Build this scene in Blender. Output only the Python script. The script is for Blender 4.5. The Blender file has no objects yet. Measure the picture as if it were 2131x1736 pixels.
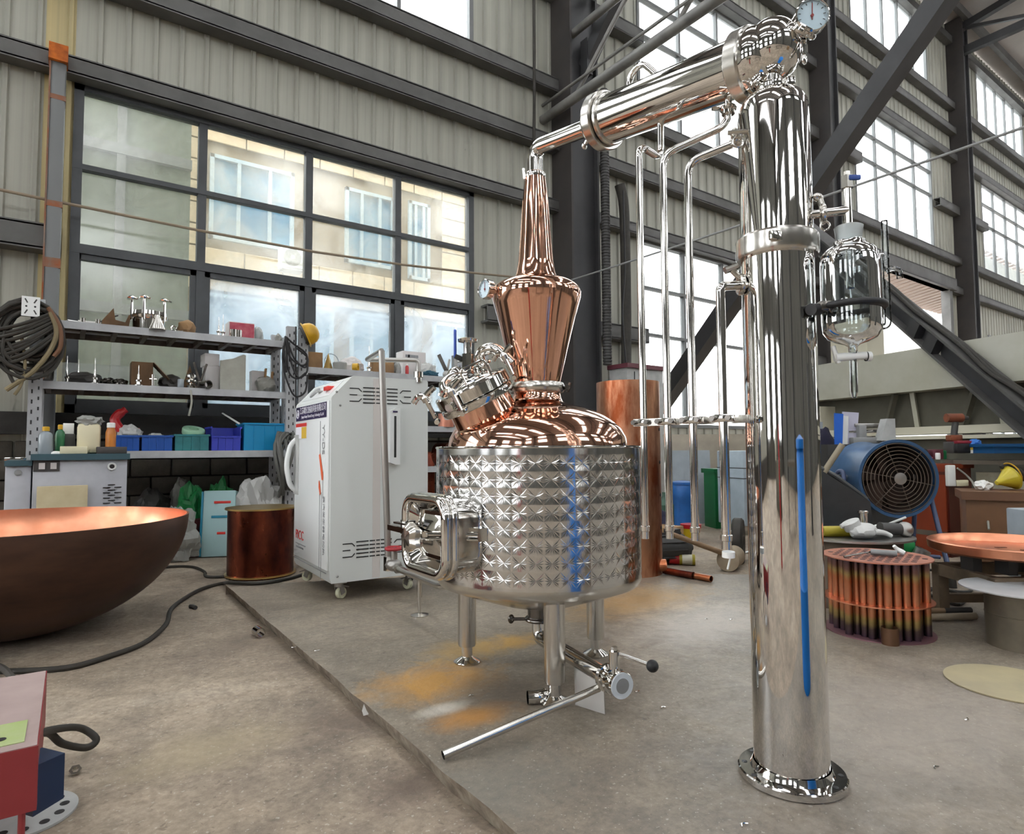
import bpy, bmesh, math, random
from mathutils import Vector as V, Matrix, noise as mnoise
rnd = random.Random(7)
sc = bpy.context.scene
COL = sc.collection
PI = math.pi

# ---------------------------------------------------------------- camera
FPX, IW, IH = 1300.0, 2131.0, 1736.0
CAM = V((0, 0, 1.0))
YAW, PITCH, ROLL = math.radians(35.7), math.radians(3.05), math.radians(0.34)
FW = V((math.sin(YAW)*math.cos(PITCH), math.cos(YAW)*math.cos(PITCH), math.sin(PITCH)))
_r0 = V((math.cos(YAW), -math.sin(YAW), 0)); _u0 = _r0.cross(FW)
RT = _r0*math.cos(ROLL) - _u0*math.sin(ROLL)
UP = _r0*math.sin(ROLL) + _u0*math.cos(ROLL)
cd = bpy.data.cameras.new('camera'); cam = bpy.data.objects.new('camera', cd); COL.objects.link(cam)
cd.sensor_fit = 'HORIZONTAL'; cd.sensor_width = 36; cd.lens = FPX/IW*36; cd.clip_start = 0.02; cd.clip_end = 400
m3 = Matrix((RT, UP, -FW)).transposed()
cam.matrix_world = Matrix.Translation(CAM) @ m3.to_4x4()
sc.camera = cam

# ---------------------------------------------------------------- world, exposure
w = bpy.data.worlds.new('overcast_sky'); sc.world = w; w.use_nodes = True
bg = w.node_tree.nodes['Background']; bg.inputs[0].default_value = (0.965, 0.985, 1.0, 1); bg.inputs[1].default_value = 3.2
sc.view_settings.view_transform = 'Standard'; sc.view_settings.look = 'None'
sc.view_settings.gamma = 1; sc.view_settings.use_curve_mapping = False
sc.view_settings.exposure = 1.6
cy = sc.cycles
cy.max_bounces = 7; cy.diffuse_bounces = 3; cy.glossy_bounces = 4; cy.transmission_bounces = 8; cy.transparent_max_bounces = 16
cy.use_adaptive_sampling = True; cy.adaptive_threshold = 0.08; cy.adaptive_min_samples = 14
cy.caustics_reflective = False; cy.caustics_refractive = False
cy.sample_clamp_indirect = 8; cy.blur_glossy = 0.3

def portal(name, loc, rot, sx, sy):
    l = bpy.data.lights.new(name, 'AREA'); l.shape = 'RECTANGLE'; l.size = sx; l.size_y = sy
    l.cycles.is_portal = True
    o = bpy.data.objects.new(name, l); o.location = loc; o.rotation_euler = rot; COL.objects.link(o)

# ---------------------------------------------------------------- measuring helpers (photo pixel -> place in the hall)
def ray(px, py): return RT*((px-IW/2)/FPX) - UP*((py-IH/2)/FPX) + FW
def fl(px, py, z=0.0):
    d = ray(px, py); return CAM + d*((z-CAM.z)/d.z)
def wl(px, py, Y):
    d = ray(px, py); return CAM + d*((Y-CAM.y)/d.y)
def dp(px, py, dist): return CAM + ray(px, py)*dist
def depth(P): return (P-CAM).dot(FW)
def mpp(P): return depth(P)/FPX
def zat(P, py):
    D = V((P.x-CAM.x, P.y-CAM.y, -CAM.z)); q = (IH/2-py)/FPX
    return (q*FW.dot(D)-UP.dot(D))/(UP.z-q*FW.z)
def px_of(P):
    d = P-CAM; k = d.dot(FW); return (IW/2+FPX*d.dot(RT)/k, IH/2-FPX*d.dot(UP)/k)
RH = V((math.cos(YAW), -math.sin(YAW), 0)); FH = V((math.sin(YAW), math.cos(YAW), 0)); ZV = V((0, 0, 1))

# ---------------------------------------------------------------- materials
def lin(c):
    if isinstance(c, str):
        c = tuple(int(c[i:i+2], 16)/255 for i in (0, 2, 4))
    return tuple((x/12.92 if x <= 0.04045 else ((x+0.055)/1.055)**2.4) for x in c)+(1,)
MATS = {}
def mat(name, col, rough=0.5, metal=0.0, col2=None, scale=4.0, detail=4, bump=0.0, bscale=None, stretch=None,
        rvar=0.0, trans=0.0, alpha=1.0, lo=0.35, hi=0.65, emit=None, coat=0.0, ior=None, spec=None):
    m = bpy.data.materials.new(name); m.use_nodes = True; nt = m.node_tree
    b = nt.nodes['Principled BSDF']; b.inputs['Base Color'].default_value = lin(col)
    b.inputs['Roughness'].default_value = rough; b.inputs['Metallic'].default_value = metal
    if trans: b.inputs['Transmission Weight'].default_value = trans
    if alpha < 1: b.inputs['Alpha'].default_value = alpha
    if coat: b.inputs['Coat Weight'].default_value = coat
    if ior: b.inputs['IOR'].default_value = ior
    if spec is not None: b.inputs['Specular IOR Level'].default_value = spec
    if emit: b.inputs['Emission Color'].default_value = lin(emit[0]); b.inputs['Emission Strength'].default_value = emit[1]
    if col2 or bump or rvar:
        tc = nt.nodes.new('ShaderNodeTexCoord'); mp = nt.nodes.new('ShaderNodeMapping')
        nt.links.new(tc.outputs['Object'], mp.inputs[0])
        if stretch: mp.inputs['Scale'].default_value = stretch
        nz = nt.nodes.new('ShaderNodeTexNoise'); nz.inputs['Scale'].default_value = scale; nz.inputs['Detail'].default_value = detail
        nz.inputs['Roughness'].default_value = 0.6
        nt.links.new(mp.outputs[0], nz.inputs['Vector'])
        if col2:
            cr = nt.nodes.new('ShaderNodeValToRGB'); cr.color_ramp.elements[0].position = lo; cr.color_ramp.elements[1].position = hi
            cr.color_ramp.elements[0].color = lin(col); cr.color_ramp.elements[1].color = lin(col2)
            nt.links.new(nz.outputs[0], cr.inputs[0]); nt.links.new(cr.outputs[0], b.inputs['Base Color'])
        if rvar:
            mr = nt.nodes.new('ShaderNodeMapRange'); mr.inputs['To Min'].default_value = max(0, rough-rvar); mr.inputs['To Max'].default_value = rough+rvar
            nt.links.new(nz.outputs[0], mr.inputs[0]); nt.links.new(mr.outputs[0], b.inputs['Roughness'])
        if bump:
            n2 = nt.nodes.new('ShaderNodeTexNoise'); n2.inputs['Scale'].default_value = bscale or scale*3; n2.inputs['Detail'].default_value = 5
            nt.links.new(mp.outputs[0], n2.inputs['Vector'])
            bp = nt.nodes.new('ShaderNodeBump'); bp.inputs['Strength'].default_value = bump; bp.inputs['Distance'].default_value = 0.02
            nt.links.new(n2.outputs[0], bp.inputs['Height']); nt.links.new(bp.outputs[0], b.inputs['Normal'])
    MATS[name] = m; return m

def film_mat(name, tint, opac, scale=2.0, var=0.25, rough=0.15, glossw=0.08):
    """thin sheet: lets light straight through, part of it scattered by dust or plastic film"""
    m = bpy.data.materials.new(name); m.use_nodes = True; nt = m.node_tree; nt.nodes.clear()
    out = nt.nodes.new('ShaderNodeOutputMaterial'); tr = nt.nodes.new('ShaderNodeBsdfTransparent'); tl = nt.nodes.new('ShaderNodeBsdfTranslucent')
    df = nt.nodes.new('ShaderNodeBsdfDiffuse'); gl = nt.nodes.new('ShaderNodeBsdfGlossy'); gl.inputs['Roughness'].default_value = rough
    tr.inputs[0].default_value = (0.96, 0.98, 0.98, 1); tl.inputs[0].default_value = lin(tint); df.inputs[0].default_value = lin(tint)
    a = nt.nodes.new('ShaderNodeMixShader'); a.inputs[0].default_value = 0.35; nt.links.new(tl.outputs[0], a.inputs[1]); nt.links.new(df.outputs[0], a.inputs[2])
    b = nt.nodes.new('ShaderNodeMixShader'); nt.links.new(tr.outputs[0], b.inputs[1]); nt.links.new(a.outputs[0], b.inputs[2])
    c = nt.nodes.new('ShaderNodeMixShader'); c.inputs[0].default_value = glossw; nt.links.new(b.outputs[0], c.inputs[1]); nt.links.new(gl.outputs[0], c.inputs[2])
    nt.links.new(c.outputs[0], out.inputs[0])
    tc = nt.nodes.new('ShaderNodeTexCoord'); nz = nt.nodes.new('ShaderNodeTexNoise'); nz.inputs['Scale'].default_value = scale; nz.inputs['Detail'].default_value = 3
    nz.inputs['Distortion'].default_value = 1.5
    nt.links.new(tc.outputs['Object'], nz.inputs['Vector'])
    mr = nt.nodes.new('ShaderNodeMapRange'); mr.inputs['From Min'].default_value = 0.3; mr.inputs['From Max'].default_value = 0.7
    mr.inputs['To Min'].default_value = max(0, opac-var); mr.inputs['To Max'].default_value = min(1, opac+var)
    nt.links.new(nz.outputs[0], mr.inputs[0]); nt.links.new(mr.outputs[0], b.inputs[0])
    MATS[name] = m; return m

# ---------------------------------------------------------------- mesh builder
class MB:
    def __init__(s, tf=None): s.v = []; s.f = []; s.tf = tf
    def add(s, vs, fs):
        n = len(s.v)
        for p in vs:
            p = V(p); s.v.append(s.tf @ p if s.tf else p)
        s.f += [tuple(i+n for i in f) for f in fs]; return s
    def box(s, c, d, rz=0.0, m=None, taper=1.0):
        hx, hy, hz = d[0]/2, d[1]/2, d[2]/2; c = V(c)
        mm = m or Matrix.Rotation(rz, 3, 'Z')
        vs = [c + mm @ V((x*(taper if z > 0 else 1), y*(taper if z > 0 else 1), z)) for z in (-hz, hz) for x, y in ((-hx, -hy), (hx, -hy), (hx, hy), (-hx, hy))]
        return s.add(vs, [(3, 2, 1, 0), (4, 5, 6, 7), (0, 1, 5, 4), (1, 2, 6, 5), (2, 3, 7, 6), (3, 0, 4, 7)])
    def rbox(s, c, d, r=0.01, rz=0.0, m=None, seg=2):
        bm = bmesh.new(); bmesh.ops.create_cube(bm, size=1)
        for v in bm.verts: v.co = V((v.co.x*d[0], v.co.y*d[1], v.co.z*d[2]))
        r = min(r, min(d)*0.45)
        bmesh.ops.bevel(bm, geom=list(bm.edges), offset=r, segments=seg, affect='EDGES', profile=0.5)
        mm = m or Matrix.Rotation(rz, 3, 'Z'); c = V(c); bm.verts.index_update()
        s.add([c + mm @ v.co for v in bm.verts], [tuple(v.index for v in f.verts) for f in bm.faces]); bm.free(); return s
    def bar(s, p0, p1, w_, h_, up=(0, 0, 1)):
        p0, p1 = V(p0), V(p1); d = (p1-p0); L = d.length; d = d/L; up = V(up)
        if abs(d.dot(up)) > 0.98: up = V((1, 0, 0))
        x = d.cross(up).normalized(); y = x.cross(d)
        vs = [p + x*a*w_/2 + y*b*h_/2 for p in (p0, p1) for a, b in ((-1, -1), (1, -1), (1, 1), (-1, 1))]
        return s.add(vs, [(3, 2, 1, 0), (4, 5, 6, 7), (0, 1, 5, 4), (1, 2, 6, 5), (2, 3, 7, 6), (3, 0, 4, 7)])
    @staticmethod
    def frame(d):
        d = d.normalized(); a = V((0, 0, 1)) if abs(d.z) < 0.9 else V((1, 0, 0))
        x = d.cross(a).normalized(); return x, x.cross(d).normalized(), d
    def cyl(s, p0, p1, r0, r1=None, n=24, caps=True):
        p0, p1 = V(p0), V(p1); r1 = r0 if r1 is None else r1; x, y, d = MB.frame(p1-p0)
        vs = []
        for p, r in ((p0, r0), (p1, r1)):
            vs += [p + x*(r*math.cos(2*PI*i/n)) + y*(r*math.sin(2*PI*i/n)) for i in range(n)]
        fs = [(i, (i+1) % n, n+(i+1) % n, n+i) for i in range(n)]
        if caps: fs += [tuple(range(n))[::-1], tuple(range(n, 2*n))]
        return s.add(vs, fs)
    def lathe(s, prof, o=(0, 0, 0), axis=(0, 0, 1), n=32, lobes=0, lob=0.0):
        o = V(o); x, y, d = MB.frame(V(axis)); vs = []; fs = []
        if abs(V(axis).normalized().z) > 0.999: x, y = V((1, 0, 0)), V((0, 1, 0))
        for r, z in prof:
            for i in range(n):
                a = 2*PI*i/n; k = r*(1+lob*math.cos(lobes*a)) if lobes else r
                vs.append(o + d*z + x*(k*math.cos(a)) + y*(k*math.sin(a)))
        for j in range(len(prof)-1):
            for i in range(n): fs.append((j*n+i, j*n+(i+1) % n, (j+1)*n+(i+1) % n, (j+1)*n+i))
        if prof[0][0] > 1e-4: fs.append(tuple(range(n))[::-1])
        if prof[-1][0] > 1e-4: fs.append(tuple(range((len(prof)-1)*n, len(prof)*n)))
        return s.add(vs, fs)
    def shell(s, prof, o=(0, 0, 0), axis=(0, 0, 1), n=32):      # open lathe (no caps)
        k = len(s.f); s.lathe(prof, o, axis, n)
        s.f = s.f[:k] + [f for f in s.f[k:] if len(f) <= 4]; return s
    def tube(s, pts, r, n=12, sub=0, closed=False, caps=True):
        pts = [V(p) for p in pts]
        if sub: pts = crom(pts, sub, closed)
        m = len(pts); t = []
        for i in range(m):
            a = pts[(i-1) % m] if (closed or i) else pts[0]; b = pts[(i+1) % m] if (closed or i < m-1) else pts[-1]
            t.append((b-a).normalized())
        x, y, _ = MB.frame(t[0]); vs = []; fs = []
        for i in range(m):
            x = (x - t[i]*x.dot(t[i])).normalized(); y = t[i].cross(x)
            rr = r[i] if isinstance(r, (list, tuple)) else r
            vs += [pts[i] + x*(rr*math.cos(2*PI*k/n)) + y*(rr*math.sin(2*PI*k/n)) for k in range(n)]
        for i in range(m if closed else m-1):
            j = (i+1) % m
            for k in range(n): fs.append((i*n+k, i*n+(k+1) % n, j*n+(k+1) % n, j*n+k))
        if caps and not closed: fs += [tuple(range(n))[::-1], tuple(range((m-1)*n, m*n))]
        return s.add(vs, fs)
    def prism(s, poly, o, ux, uy, th):
        o, ux, uy = V(o), V(ux).normalized(), V(uy).normalized(); nn = ux.cross(uy)
        k = len(poly); vs = [o+ux*a+uy*b for a, b in poly]+[o+ux*a+uy*b+nn*th for a, b in poly]
        fs = [tuple(range(k))[::-1], tuple(range(k, 2*k))]+[(i, (i+1) % k, k+(i+1) % k, k+i) for i in range(k)]
        return s.add(vs, fs)
    def torus(s, c, axis, Rr, r, n=32, k=10):
        x, y, d = MB.frame(V(axis)); c = V(c)
        return s.tube([c+x*(Rr*math.cos(2*PI*i/n))+y*(Rr*math.sin(2*PI*i/n)) for i in range(n)], r, n=k, closed=True)
    def ball(s, c, r, sx=1, sy=1, sz=1, n=16, m=None):
        c = V(c); prof = [(math.sin(PI*i/n), -math.cos(PI*i/n)) for i in range(n+1)]
        t = MB(); t.lathe([(max(a, 0), b) for a, b in prof], n=n*2)
        mm = m or Matrix.Identity(3)
        return s.add([c+mm @ V((p.x*r*sx, p.y*r*sy, p.z*r*sz)) for p in t.v], t.f)
    def blob(s, c, d, seed=0, amp=0.25, fr=2.0, sub=3, sharp=1.0):
        bm = bmesh.new(); bmesh.ops.create_icosphere(bm, subdivisions=sub, radius=1); c = V(c); off = V((seed*7.1, seed*3.3, seed*1.7)); vs = []
        for v in bm.verts:
            k = mnoise.noise(v.co*fr+off)+0.5*sharp*abs(mnoise.noise(v.co*fr*2.3+off))
            q = v.co*(1+amp*k); q.z = max(q.z, -0.82)
            vs.append(c+V((q.x*d[0]/2, q.y*d[1]/2, q.z*d[2]/2)))
        bm.verts.index_update(); s.add(vs, [tuple(v.index for v in f.verts) for f in bm.faces]); bm.free(); return s
    def sheet(s, o, ux, uy, nx, ny, hfun=None):
        o, ux, uy = V(o), V(ux), V(uy); nn = ux.cross(uy).normalized(); vs = []
        for j in range(ny+1):
            for i in range(nx+1):
                a, b = i/nx, j/ny; vs.append(o+ux*a+uy*b+(nn*hfun(a, b) if hfun else V((0, 0, 0))))
        return s.add(vs, [(j*(nx+1)+i, j*(nx+1)+i+1, (j+1)*(nx+1)+i+1, (j+1)*(nx+1)+i) for j in range(ny) for i in range(nx)])
    def mesh(s, name, off=V((0, 0, 0)), ang=35):
        me = bpy.data.meshes.new(name); me.from_pydata([p-off for p in s.v], [], s.f)
        me.polygons.foreach_set('use_smooth', [True]*len(me.polygons)); me.set_sharp_from_angle(angle=math.radians(ang)); me.update()
        return me
def crom(P, sub, closed=False):
    out = []; m = len(P)
    for i in range(m if closed else m-1):
        p0 = P[(i-1) % m] if (closed or i) else P[0]; p1 = P[i]; p2 = P[(i+1) % m]; p3 = P[(i+2) % m] if (closed or i < m-2) else P[-1]
        for k in range(sub):
            t = k/sub
            out.append(0.5*((2*p1)+(p2-p0)*t+(2*p0-5*p1+4*p2-p3)*t*t+(3*p1-p0-3*p2+p3)*t**3))
    if not closed: out.append(P[-1])
    return out
def round_path(P, r, seg=6):
    """polyline with rounded corners of radius r"""
    P = [V(p) for p in P]; out = [P[0]]
    for i in range(1, len(P)-1):
        a, b, c = P[i-1], P[i], P[i+1]; d0 = (a-b); d1 = (c-b); k = min(r, d0.length*0.48, d1.length*0.48)
        s0 = b+d0.normalized()*k; s1 = b+d1.normalized()*k
        for j in range(seg+1):
            t = j/seg; out.append(s0*(1-t)**2+b*2*t*(1-t)+s1*t*t)
    out.append(P[-1]); return out
def rrect(w_, h_, r, seg=5):
    o = []
    for cx, cy_, a0 in ((w_/2-r, h_/2-r, 0), (-w_/2+r, h_/2-r, PI/2), (-w_/2+r, -h_/2+r, PI), (w_/2-r, -h_/2+r, 1.5*PI)):
        for k in range(seg+1): a = a0+PI/2*k/seg; o.append((cx+r*math.cos(a), cy_+r*math.sin(a)))
    return o

# ---------------------------------------------------------------- scene tree
ORG = {}
def tag(o, label=None, cat=None, group=None, kind=None):
    if label: o['label'] = label
    if cat: o['category'] = cat
    if group: o['group'] = group
    if kind: o['kind'] = kind
    return o
def thing(name, loc, label, cat, group=None, kind=None):
    o = bpy.data.objects.new(name, None); o.location = V(loc); o.empty_display_size = 0.05; COL.objects.link(o); ORG[o] = V(loc)
    return tag(o, label, cat, group, kind)
def part(name, b, m, parent, label=None, ang=35, kind=None):
    off = ORG[parent]; me = b.mesh(name, off, ang); me.materials.append(m if not isinstance(m, str) else MATS[m])
    o = bpy.data.objects.new(name, me); COL.objects.link(o); o.parent = parent; ORG[o] = off
    if label: o['label'] = label
    if kind: o['kind'] = kind
    return o
def solo(name, b, m, label, cat, group=None, kind=None, ang=35):
    xs = [p for p in b.v]; lo = V((sum(p.x for p in xs)/len(xs), sum(p.y for p in xs)/len(xs), min(p.z for p in xs)))
    me = b.mesh(name, lo, ang); me.materials.append(m if not isinstance(m, str) else MATS[m])
    o = bpy.data.objects.new(name, me); o.location = lo; COL.objects.link(o); ORG[o] = lo
    return tag(o, label, cat, group, kind)
def text(name, body, size, m, parent, o, ux, uy, label=None, ext=0.0005, align='CENTER', sx=1.0):
    cu = bpy.data.curves.new(name, 'FONT'); cu.body = body; cu.size = size; cu.align_x = align; cu.align_y = 'CENTER'; cu.extrude = ext
    t0 = bpy.data.objects.new(name, cu); COL.objects.link(t0); bpy.context.view_layer.update()
    me = bpy.data.meshes.new_from_object(t0.evaluated_get(bpy.context.evaluated_depsgraph_get())); me.name = name
    bpy.data.objects.remove(t0); bpy.data.curves.remove(cu); me.materials.clear(); me.materials.append(MATS[m])
    t = bpy.data.objects.new(name, me); COL.objects.link(t)
    ux, uy = V(ux).normalized(), V(uy).normalized(); mm = Matrix((ux*sx, uy, ux.cross(uy))).transposed().to_4x4()
    mm.translation = V(o)-ORG[parent]; t.parent = parent; t.matrix_local = mm
    if label: t['label'] = label
    return t
def tf(o, rz=0.0): return Matrix.Translation(V(o)) @ Matrix.Rotation(rz, 4, 'Z')
# ---------------------------------------------------------------- material library
mat('steel', 'd8d6d2', 0.07, 1.0, rvar=0.03, scale=9)
mat('steel_mirror', 'dddbd8', 0.035, 1.0)
mat('steel_jacket', 'cfcfce', 0.14, 1.0)
mat('steel_satin', 'c9c6c0', 0.22, 1.0, rvar=0.06, scale=14)
mat('steel_dark', '6e6a66', 0.25, 1.0)
mat('steel_dull', 'a9a7a3', 0.38, 1.0, rvar=0.1, scale=10)
mat('copper', 'e8b49c', 0.075, 1.0, rvar=0.02, scale=6)
mat('copper_raw', 'd99a74', 0.36, 1.0, col2='b96c48', scale=5, rvar=0.1, stretch=(1, 1, 0.35), bump=0.1, bscale=9)
mat('copper_dark', '574640', 0.48, 1.0, col2='6b5348', scale=2.2, rvar=0.12, stretch=(1, 1, 3), bump=0.05)
mat('copper_satin', 'e9a585', 0.32, 1.0, col2='d98e6b', scale=3, rvar=0.08)
mat('copper_pale', 'd99a84', 0.45, 0.9, col2='c07f6a', scale=6)
mat('copper_stain', '8c4a36', 0.3, 1.0, col2='4c2a28', scale=5, rvar=0.12, bump=0.15, bscale=8, stretch=(1, 1, 0.5))
mat('brass', 'd8b878', 0.3, 1.0)
mat('girt', '5a5957', 0.55, 0.0, col2='4a4947', scale=2, bump=0.06)
mat('girt_rust', '8a4a22', 0.8, 0.0, col2='77685d', scale=5)
mat('rust_orange', 'c0651c', 0.85, 0.0, col2='8a4518', scale=9)
mat('column_paint', '2e2e30', 0.5, 0.0, col2='38383a', scale=1.5, bump=0.04)
mat('column_brown', '3d3836', 0.6, 0.0, col2='343131', scale=2)
mat('cladding', 'b0afa2', 0.55, 0.0, col2='94948a', scale=1.3, stretch=(6, 1, 0.35), lo=0.3, hi=0.7, bump=0.03)
mat('cladding_yellow', 'c4b280', 0.55, 0.0, col2='a89c74', scale=1.3, stretch=(6, 1, 0.35))
mat('roof_sheet', '857f7a', 0.5, 0.0, col2='948c86', scale=0.6)
mat('hall_wall', '5d5c56', 0.7, 0.0, col2='4b4a45', scale=0.5)
mat('block', '57524a', 0.9, 0.0, col2='423d37', scale=5, bump=0.3)
mat('mortar', '38342f', 0.95)
mat('sill_dark', '33312f', 0.8, 0.0, col2='262422', scale=5)
mat('frame_dark', '3f4245', 0.45, 0.0, col2='34373a', scale=3)
mat('frame_grey', '6b6d6d', 0.5)
film_mat('film_dusty', 'e9e4d4', 0.16, 1.6, 0.14)
film_mat('film_plastic', 'dfe9f2', 0.42, 1.4, 0.22)
film_mat('film_grimy', '8a8b7e', 0.2, 1.1, 0.13, glossw=0.04)
film_mat('film_clear', 'f4f8fb', 0.12, 0.8, 0.08)
mat('facade', 'cdb99a', 0.8, 0.0, col2='c2ab8a', scale=1.0)
mat('facade_joint', '8a7a62', 0.9)
mat('facade_white', 'e8e8e6', 0.8)
mat('building_frame', '9fb2bb', 0.5)
mat('blue_glass', '4f7f9e', 0.2, 0.0, col2='6c98b0', scale=0.9)
mat('teal_glass', '6f9a94', 0.15)
mat('white_paint', 'e4e5e4', 0.35)
mat('white_plastic', 'e8e8e4', 0.4)
mat('shed', '8d9388', 0.6, 0.0, col2='80867b', scale=1.0, stretch=(5, 1, 0.3))
mat('asphalt', '9a9894', 0.9, 0.0, col2='8a8884', scale=0.7)
mat('black', '17171a', 0.5); mat('rubber', '26241f', 0.65, col2='34302a', scale=8); mat('dark_grey', '3c3b3a', 0.55)
mat('grey', '8b8c8c', 0.5); mat('light_grey', 'b9bab8', 0.5, col2='a4a5a3', scale=5)

def floor_mat(name, ca, cb, cc, rough, patches):
    m = bpy.data.materials.new(name); m.use_nodes = True; nt = m.node_tree; N = nt.nodes; L = nt.links; b = N['Principled BSDF']
    tc = N.new('ShaderNodeTexCoord')
    def nz(sc_, det=5, dist=0.0, ro=0.6):
        n = N.new('ShaderNodeTexNoise'); n.inputs['Scale'].default_value = sc_; n.inputs['Detail'].default_value = det
        n.inputs['Distortion'].default_value = dist; n.inputs['Roughness'].default_value = ro; L.new(tc.outputs['Object'], n.inputs['Vector']); return n
    def ramp(src, e):
        r = N.new('ShaderNodeValToRGB'); r.color_ramp.elements[0].position = e[0][0]; r.color_ramp.elements[0].color = e[0][1]
        r.color_ramp.elements[1].position = e[-1][0]; r.color_ramp.elements[1].color = e[-1][1]
        for q in e[1:-1]:
            x = r.color_ramp.elements.new(q[0]); x.color = q[1]
        L.new(src, r.inputs[0]); return r
    big = nz(0.9, 6, 0.6); mid = nz(5, 8, 0.4, 0.7); fine = nz(38, 5, 0, 0.7)
    base = ramp(big.outputs[0], [(0.3, lin(ca)), (0.52, lin(cb)), (0.72, lin(cc))])
    def mix(a, c, fac, kind='MIX'):
        x = N.new('ShaderNodeMix'); x.data_type = 'RGBA'; x.blend_type = kind
        if isinstance(fac, float): x.inputs[0].default_value = fac
        else: L.new(fac, x.inputs[0])
        L.new(a, x.inputs[6])
        if isinstance(c, tuple): x.inputs[7].default_value = c
        else: L.new(c, x.inputs[7])
        return x.outputs[2]
    g1 = ramp(mid.outputs[0], [(0.3, (0.5, 0.5, 0.5, 1)), (0.7, (1.22, 1.2, 1.17, 1))])
    g2 = ramp(fine.outputs[0], [(0.32, (0.62, 0.62, 0.62, 1)), (0.68, (1.25, 1.25, 1.25, 1))])
    c = mix(base.outputs[0], g1.outputs[0], 0.75, 'MULTIPLY'); c = mix(c, g2.outputs[0], 0.7, 'MULTIPLY')
    sp1 = nz(75, 2, 0, 0.5); sr = ramp(sp1.outputs[0], [(0.66, (0, 0, 0, 1)), (0.70, (0.38, 0.38, 0.38, 1))]); c = mix(c, lin('d6cec2'), sr.outputs[0])
    sp2 = nz(33, 3, 0.6, 0.6); sr2 = ramp(sp2.outputs[0], [(0.64, (0, 0, 0, 1)), (0.69, (0.45, 0.45, 0.45, 1))]); c = mix(c, lin('5a5046'), sr2.outputs[0])
    cz = nz(1.6, 4, 1.5, 0.5); cr_ = ramp(cz.outputs[0], [(0.488, (0, 0, 0, 1)), (0.5, (0.16, 0.16, 0.16, 1)), (0.512, (0, 0, 0, 1))]); c = mix(c, lin('4c443b'), cr_.outputs[0])
    pz = nz(7, 7, 1.2, 0.65)
    for (p, rad, colr, k) in patches:
        mp = N.new('ShaderNodeVectorMath'); mp.operation = 'SUBTRACT'; L.new(tc.outputs['Object'], mp.inputs[0]); mp.inputs[1].default_value = p
        sc2 = N.new('ShaderNodeVectorMath'); sc2.operation = 'MULTIPLY'; L.new(mp.outputs[0], sc2.inputs[0]); sc2.inputs[1].default_value = (1/rad[0], 1/rad[1], 0)
        ln = N.new('ShaderNodeVectorMath'); ln.operation = 'LENGTH'; L.new(sc2.outputs[0], ln.inputs[0])
        ad = N.new('ShaderNodeMath'); ad.operation = 'MULTIPLY_ADD'; L.new(pz.outputs[0], ad.inputs[0]); ad.inputs[1].default_value = 1.3; L.new(ln.outputs['Value'], ad.inputs[2])
        mr = N.new('ShaderNodeMapRange'); mr.inputs['From Min'].default_value = 1.55; mr.inputs['From Max'].default_value = 0.85; mr.inputs['To Max'].default_value = k
        L.new(ad.outputs[0], mr.inputs[0]); c = mix(c, lin(colr), mr.outputs[0])
    L.new(c, b.inputs['Base Color'])
    rr = N.new('ShaderNodeMapRange'); rr.inputs['To Min'].default_value = rough-0.14; rr.inputs['To Max'].default_value = rough+0.16
    L.new(mid.outputs[0], rr.inputs[0]); L.new(rr.outputs[0], b.inputs['Roughness'])
    bp = N.new('ShaderNodeBump'); bp.inputs['Strength'].default_value = 0.35; bp.inputs['Distance'].default_value = 0.012
    h = N.new('ShaderNodeMath'); h.operation = 'MULTIPLY_ADD'; L.new(fine.outputs[0], h.inputs[0]); h.inputs[1].default_value = 0.5; L.new(mid.outputs[0], h.inputs[2])
    L.new(h.outputs[0], bp.inputs['Height']); L.new(bp.outputs[0], b.inputs['Normal'])
    MATS[name] = m

def fp(x, y, z=0): p = fl(x, y, z); return (p.x, p.y, p.z)
floor_mat('slab', '7a7064', '928778', 'a59a8b', 0.5, [
    (fp(905, 1418), (0.42, 0.30), 'c8923a', 0.8), (fp(985, 1350), (0.40, 0.22), 'bd9648', 0.65), (fp(1070, 1335), (0.22, 0.16), 'c4963f', 0.65),
    (fp(985, 1490), (0.24, 0.13), 'bd8438', 0.75), (fp(925, 1475), (0.16, 0.07), 'cfc8bb', 0.8), (fp(1330, 1250), (0.9, 0.45), 'b08848', 0.55),
    (fp(1050, 1440), (0.30, 0.28), '5a5046', 0.6), (fp(1480, 1300), (1.0, 0.5), 'cfc6bb', 0.45), (fp(1900, 1500), (1.2, 0.8), 'b5aba0', 0.5), (fp(1000, 1640), (0.5, 0.3), '77756e', 0.5)])  # the two pale right-hand patches paint window light into the slab colour
floor_mat('ground', '85776a', 'a59684', 'bfb2a1', 0.75, [
    (fp(730, 1500, -0.07), (0.30, 0.30), '62544a', 0.7), (fp(860, 1640, -0.07), (0.22, 0.16), '5e5047', 0.7), (fp(560, 1330, -0.07), (0.5, 0.4), '6e6052', 0.5),
    (fp(430, 1560, -0.07), (0.4, 0.25), 'a99a7c', 0.5)])
mat('slab_edge', '6d6154', 0.9, col2='a49a8a', scale=14, bump=0.6, bscale=22, lo=0.35, hi=0.75)

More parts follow.
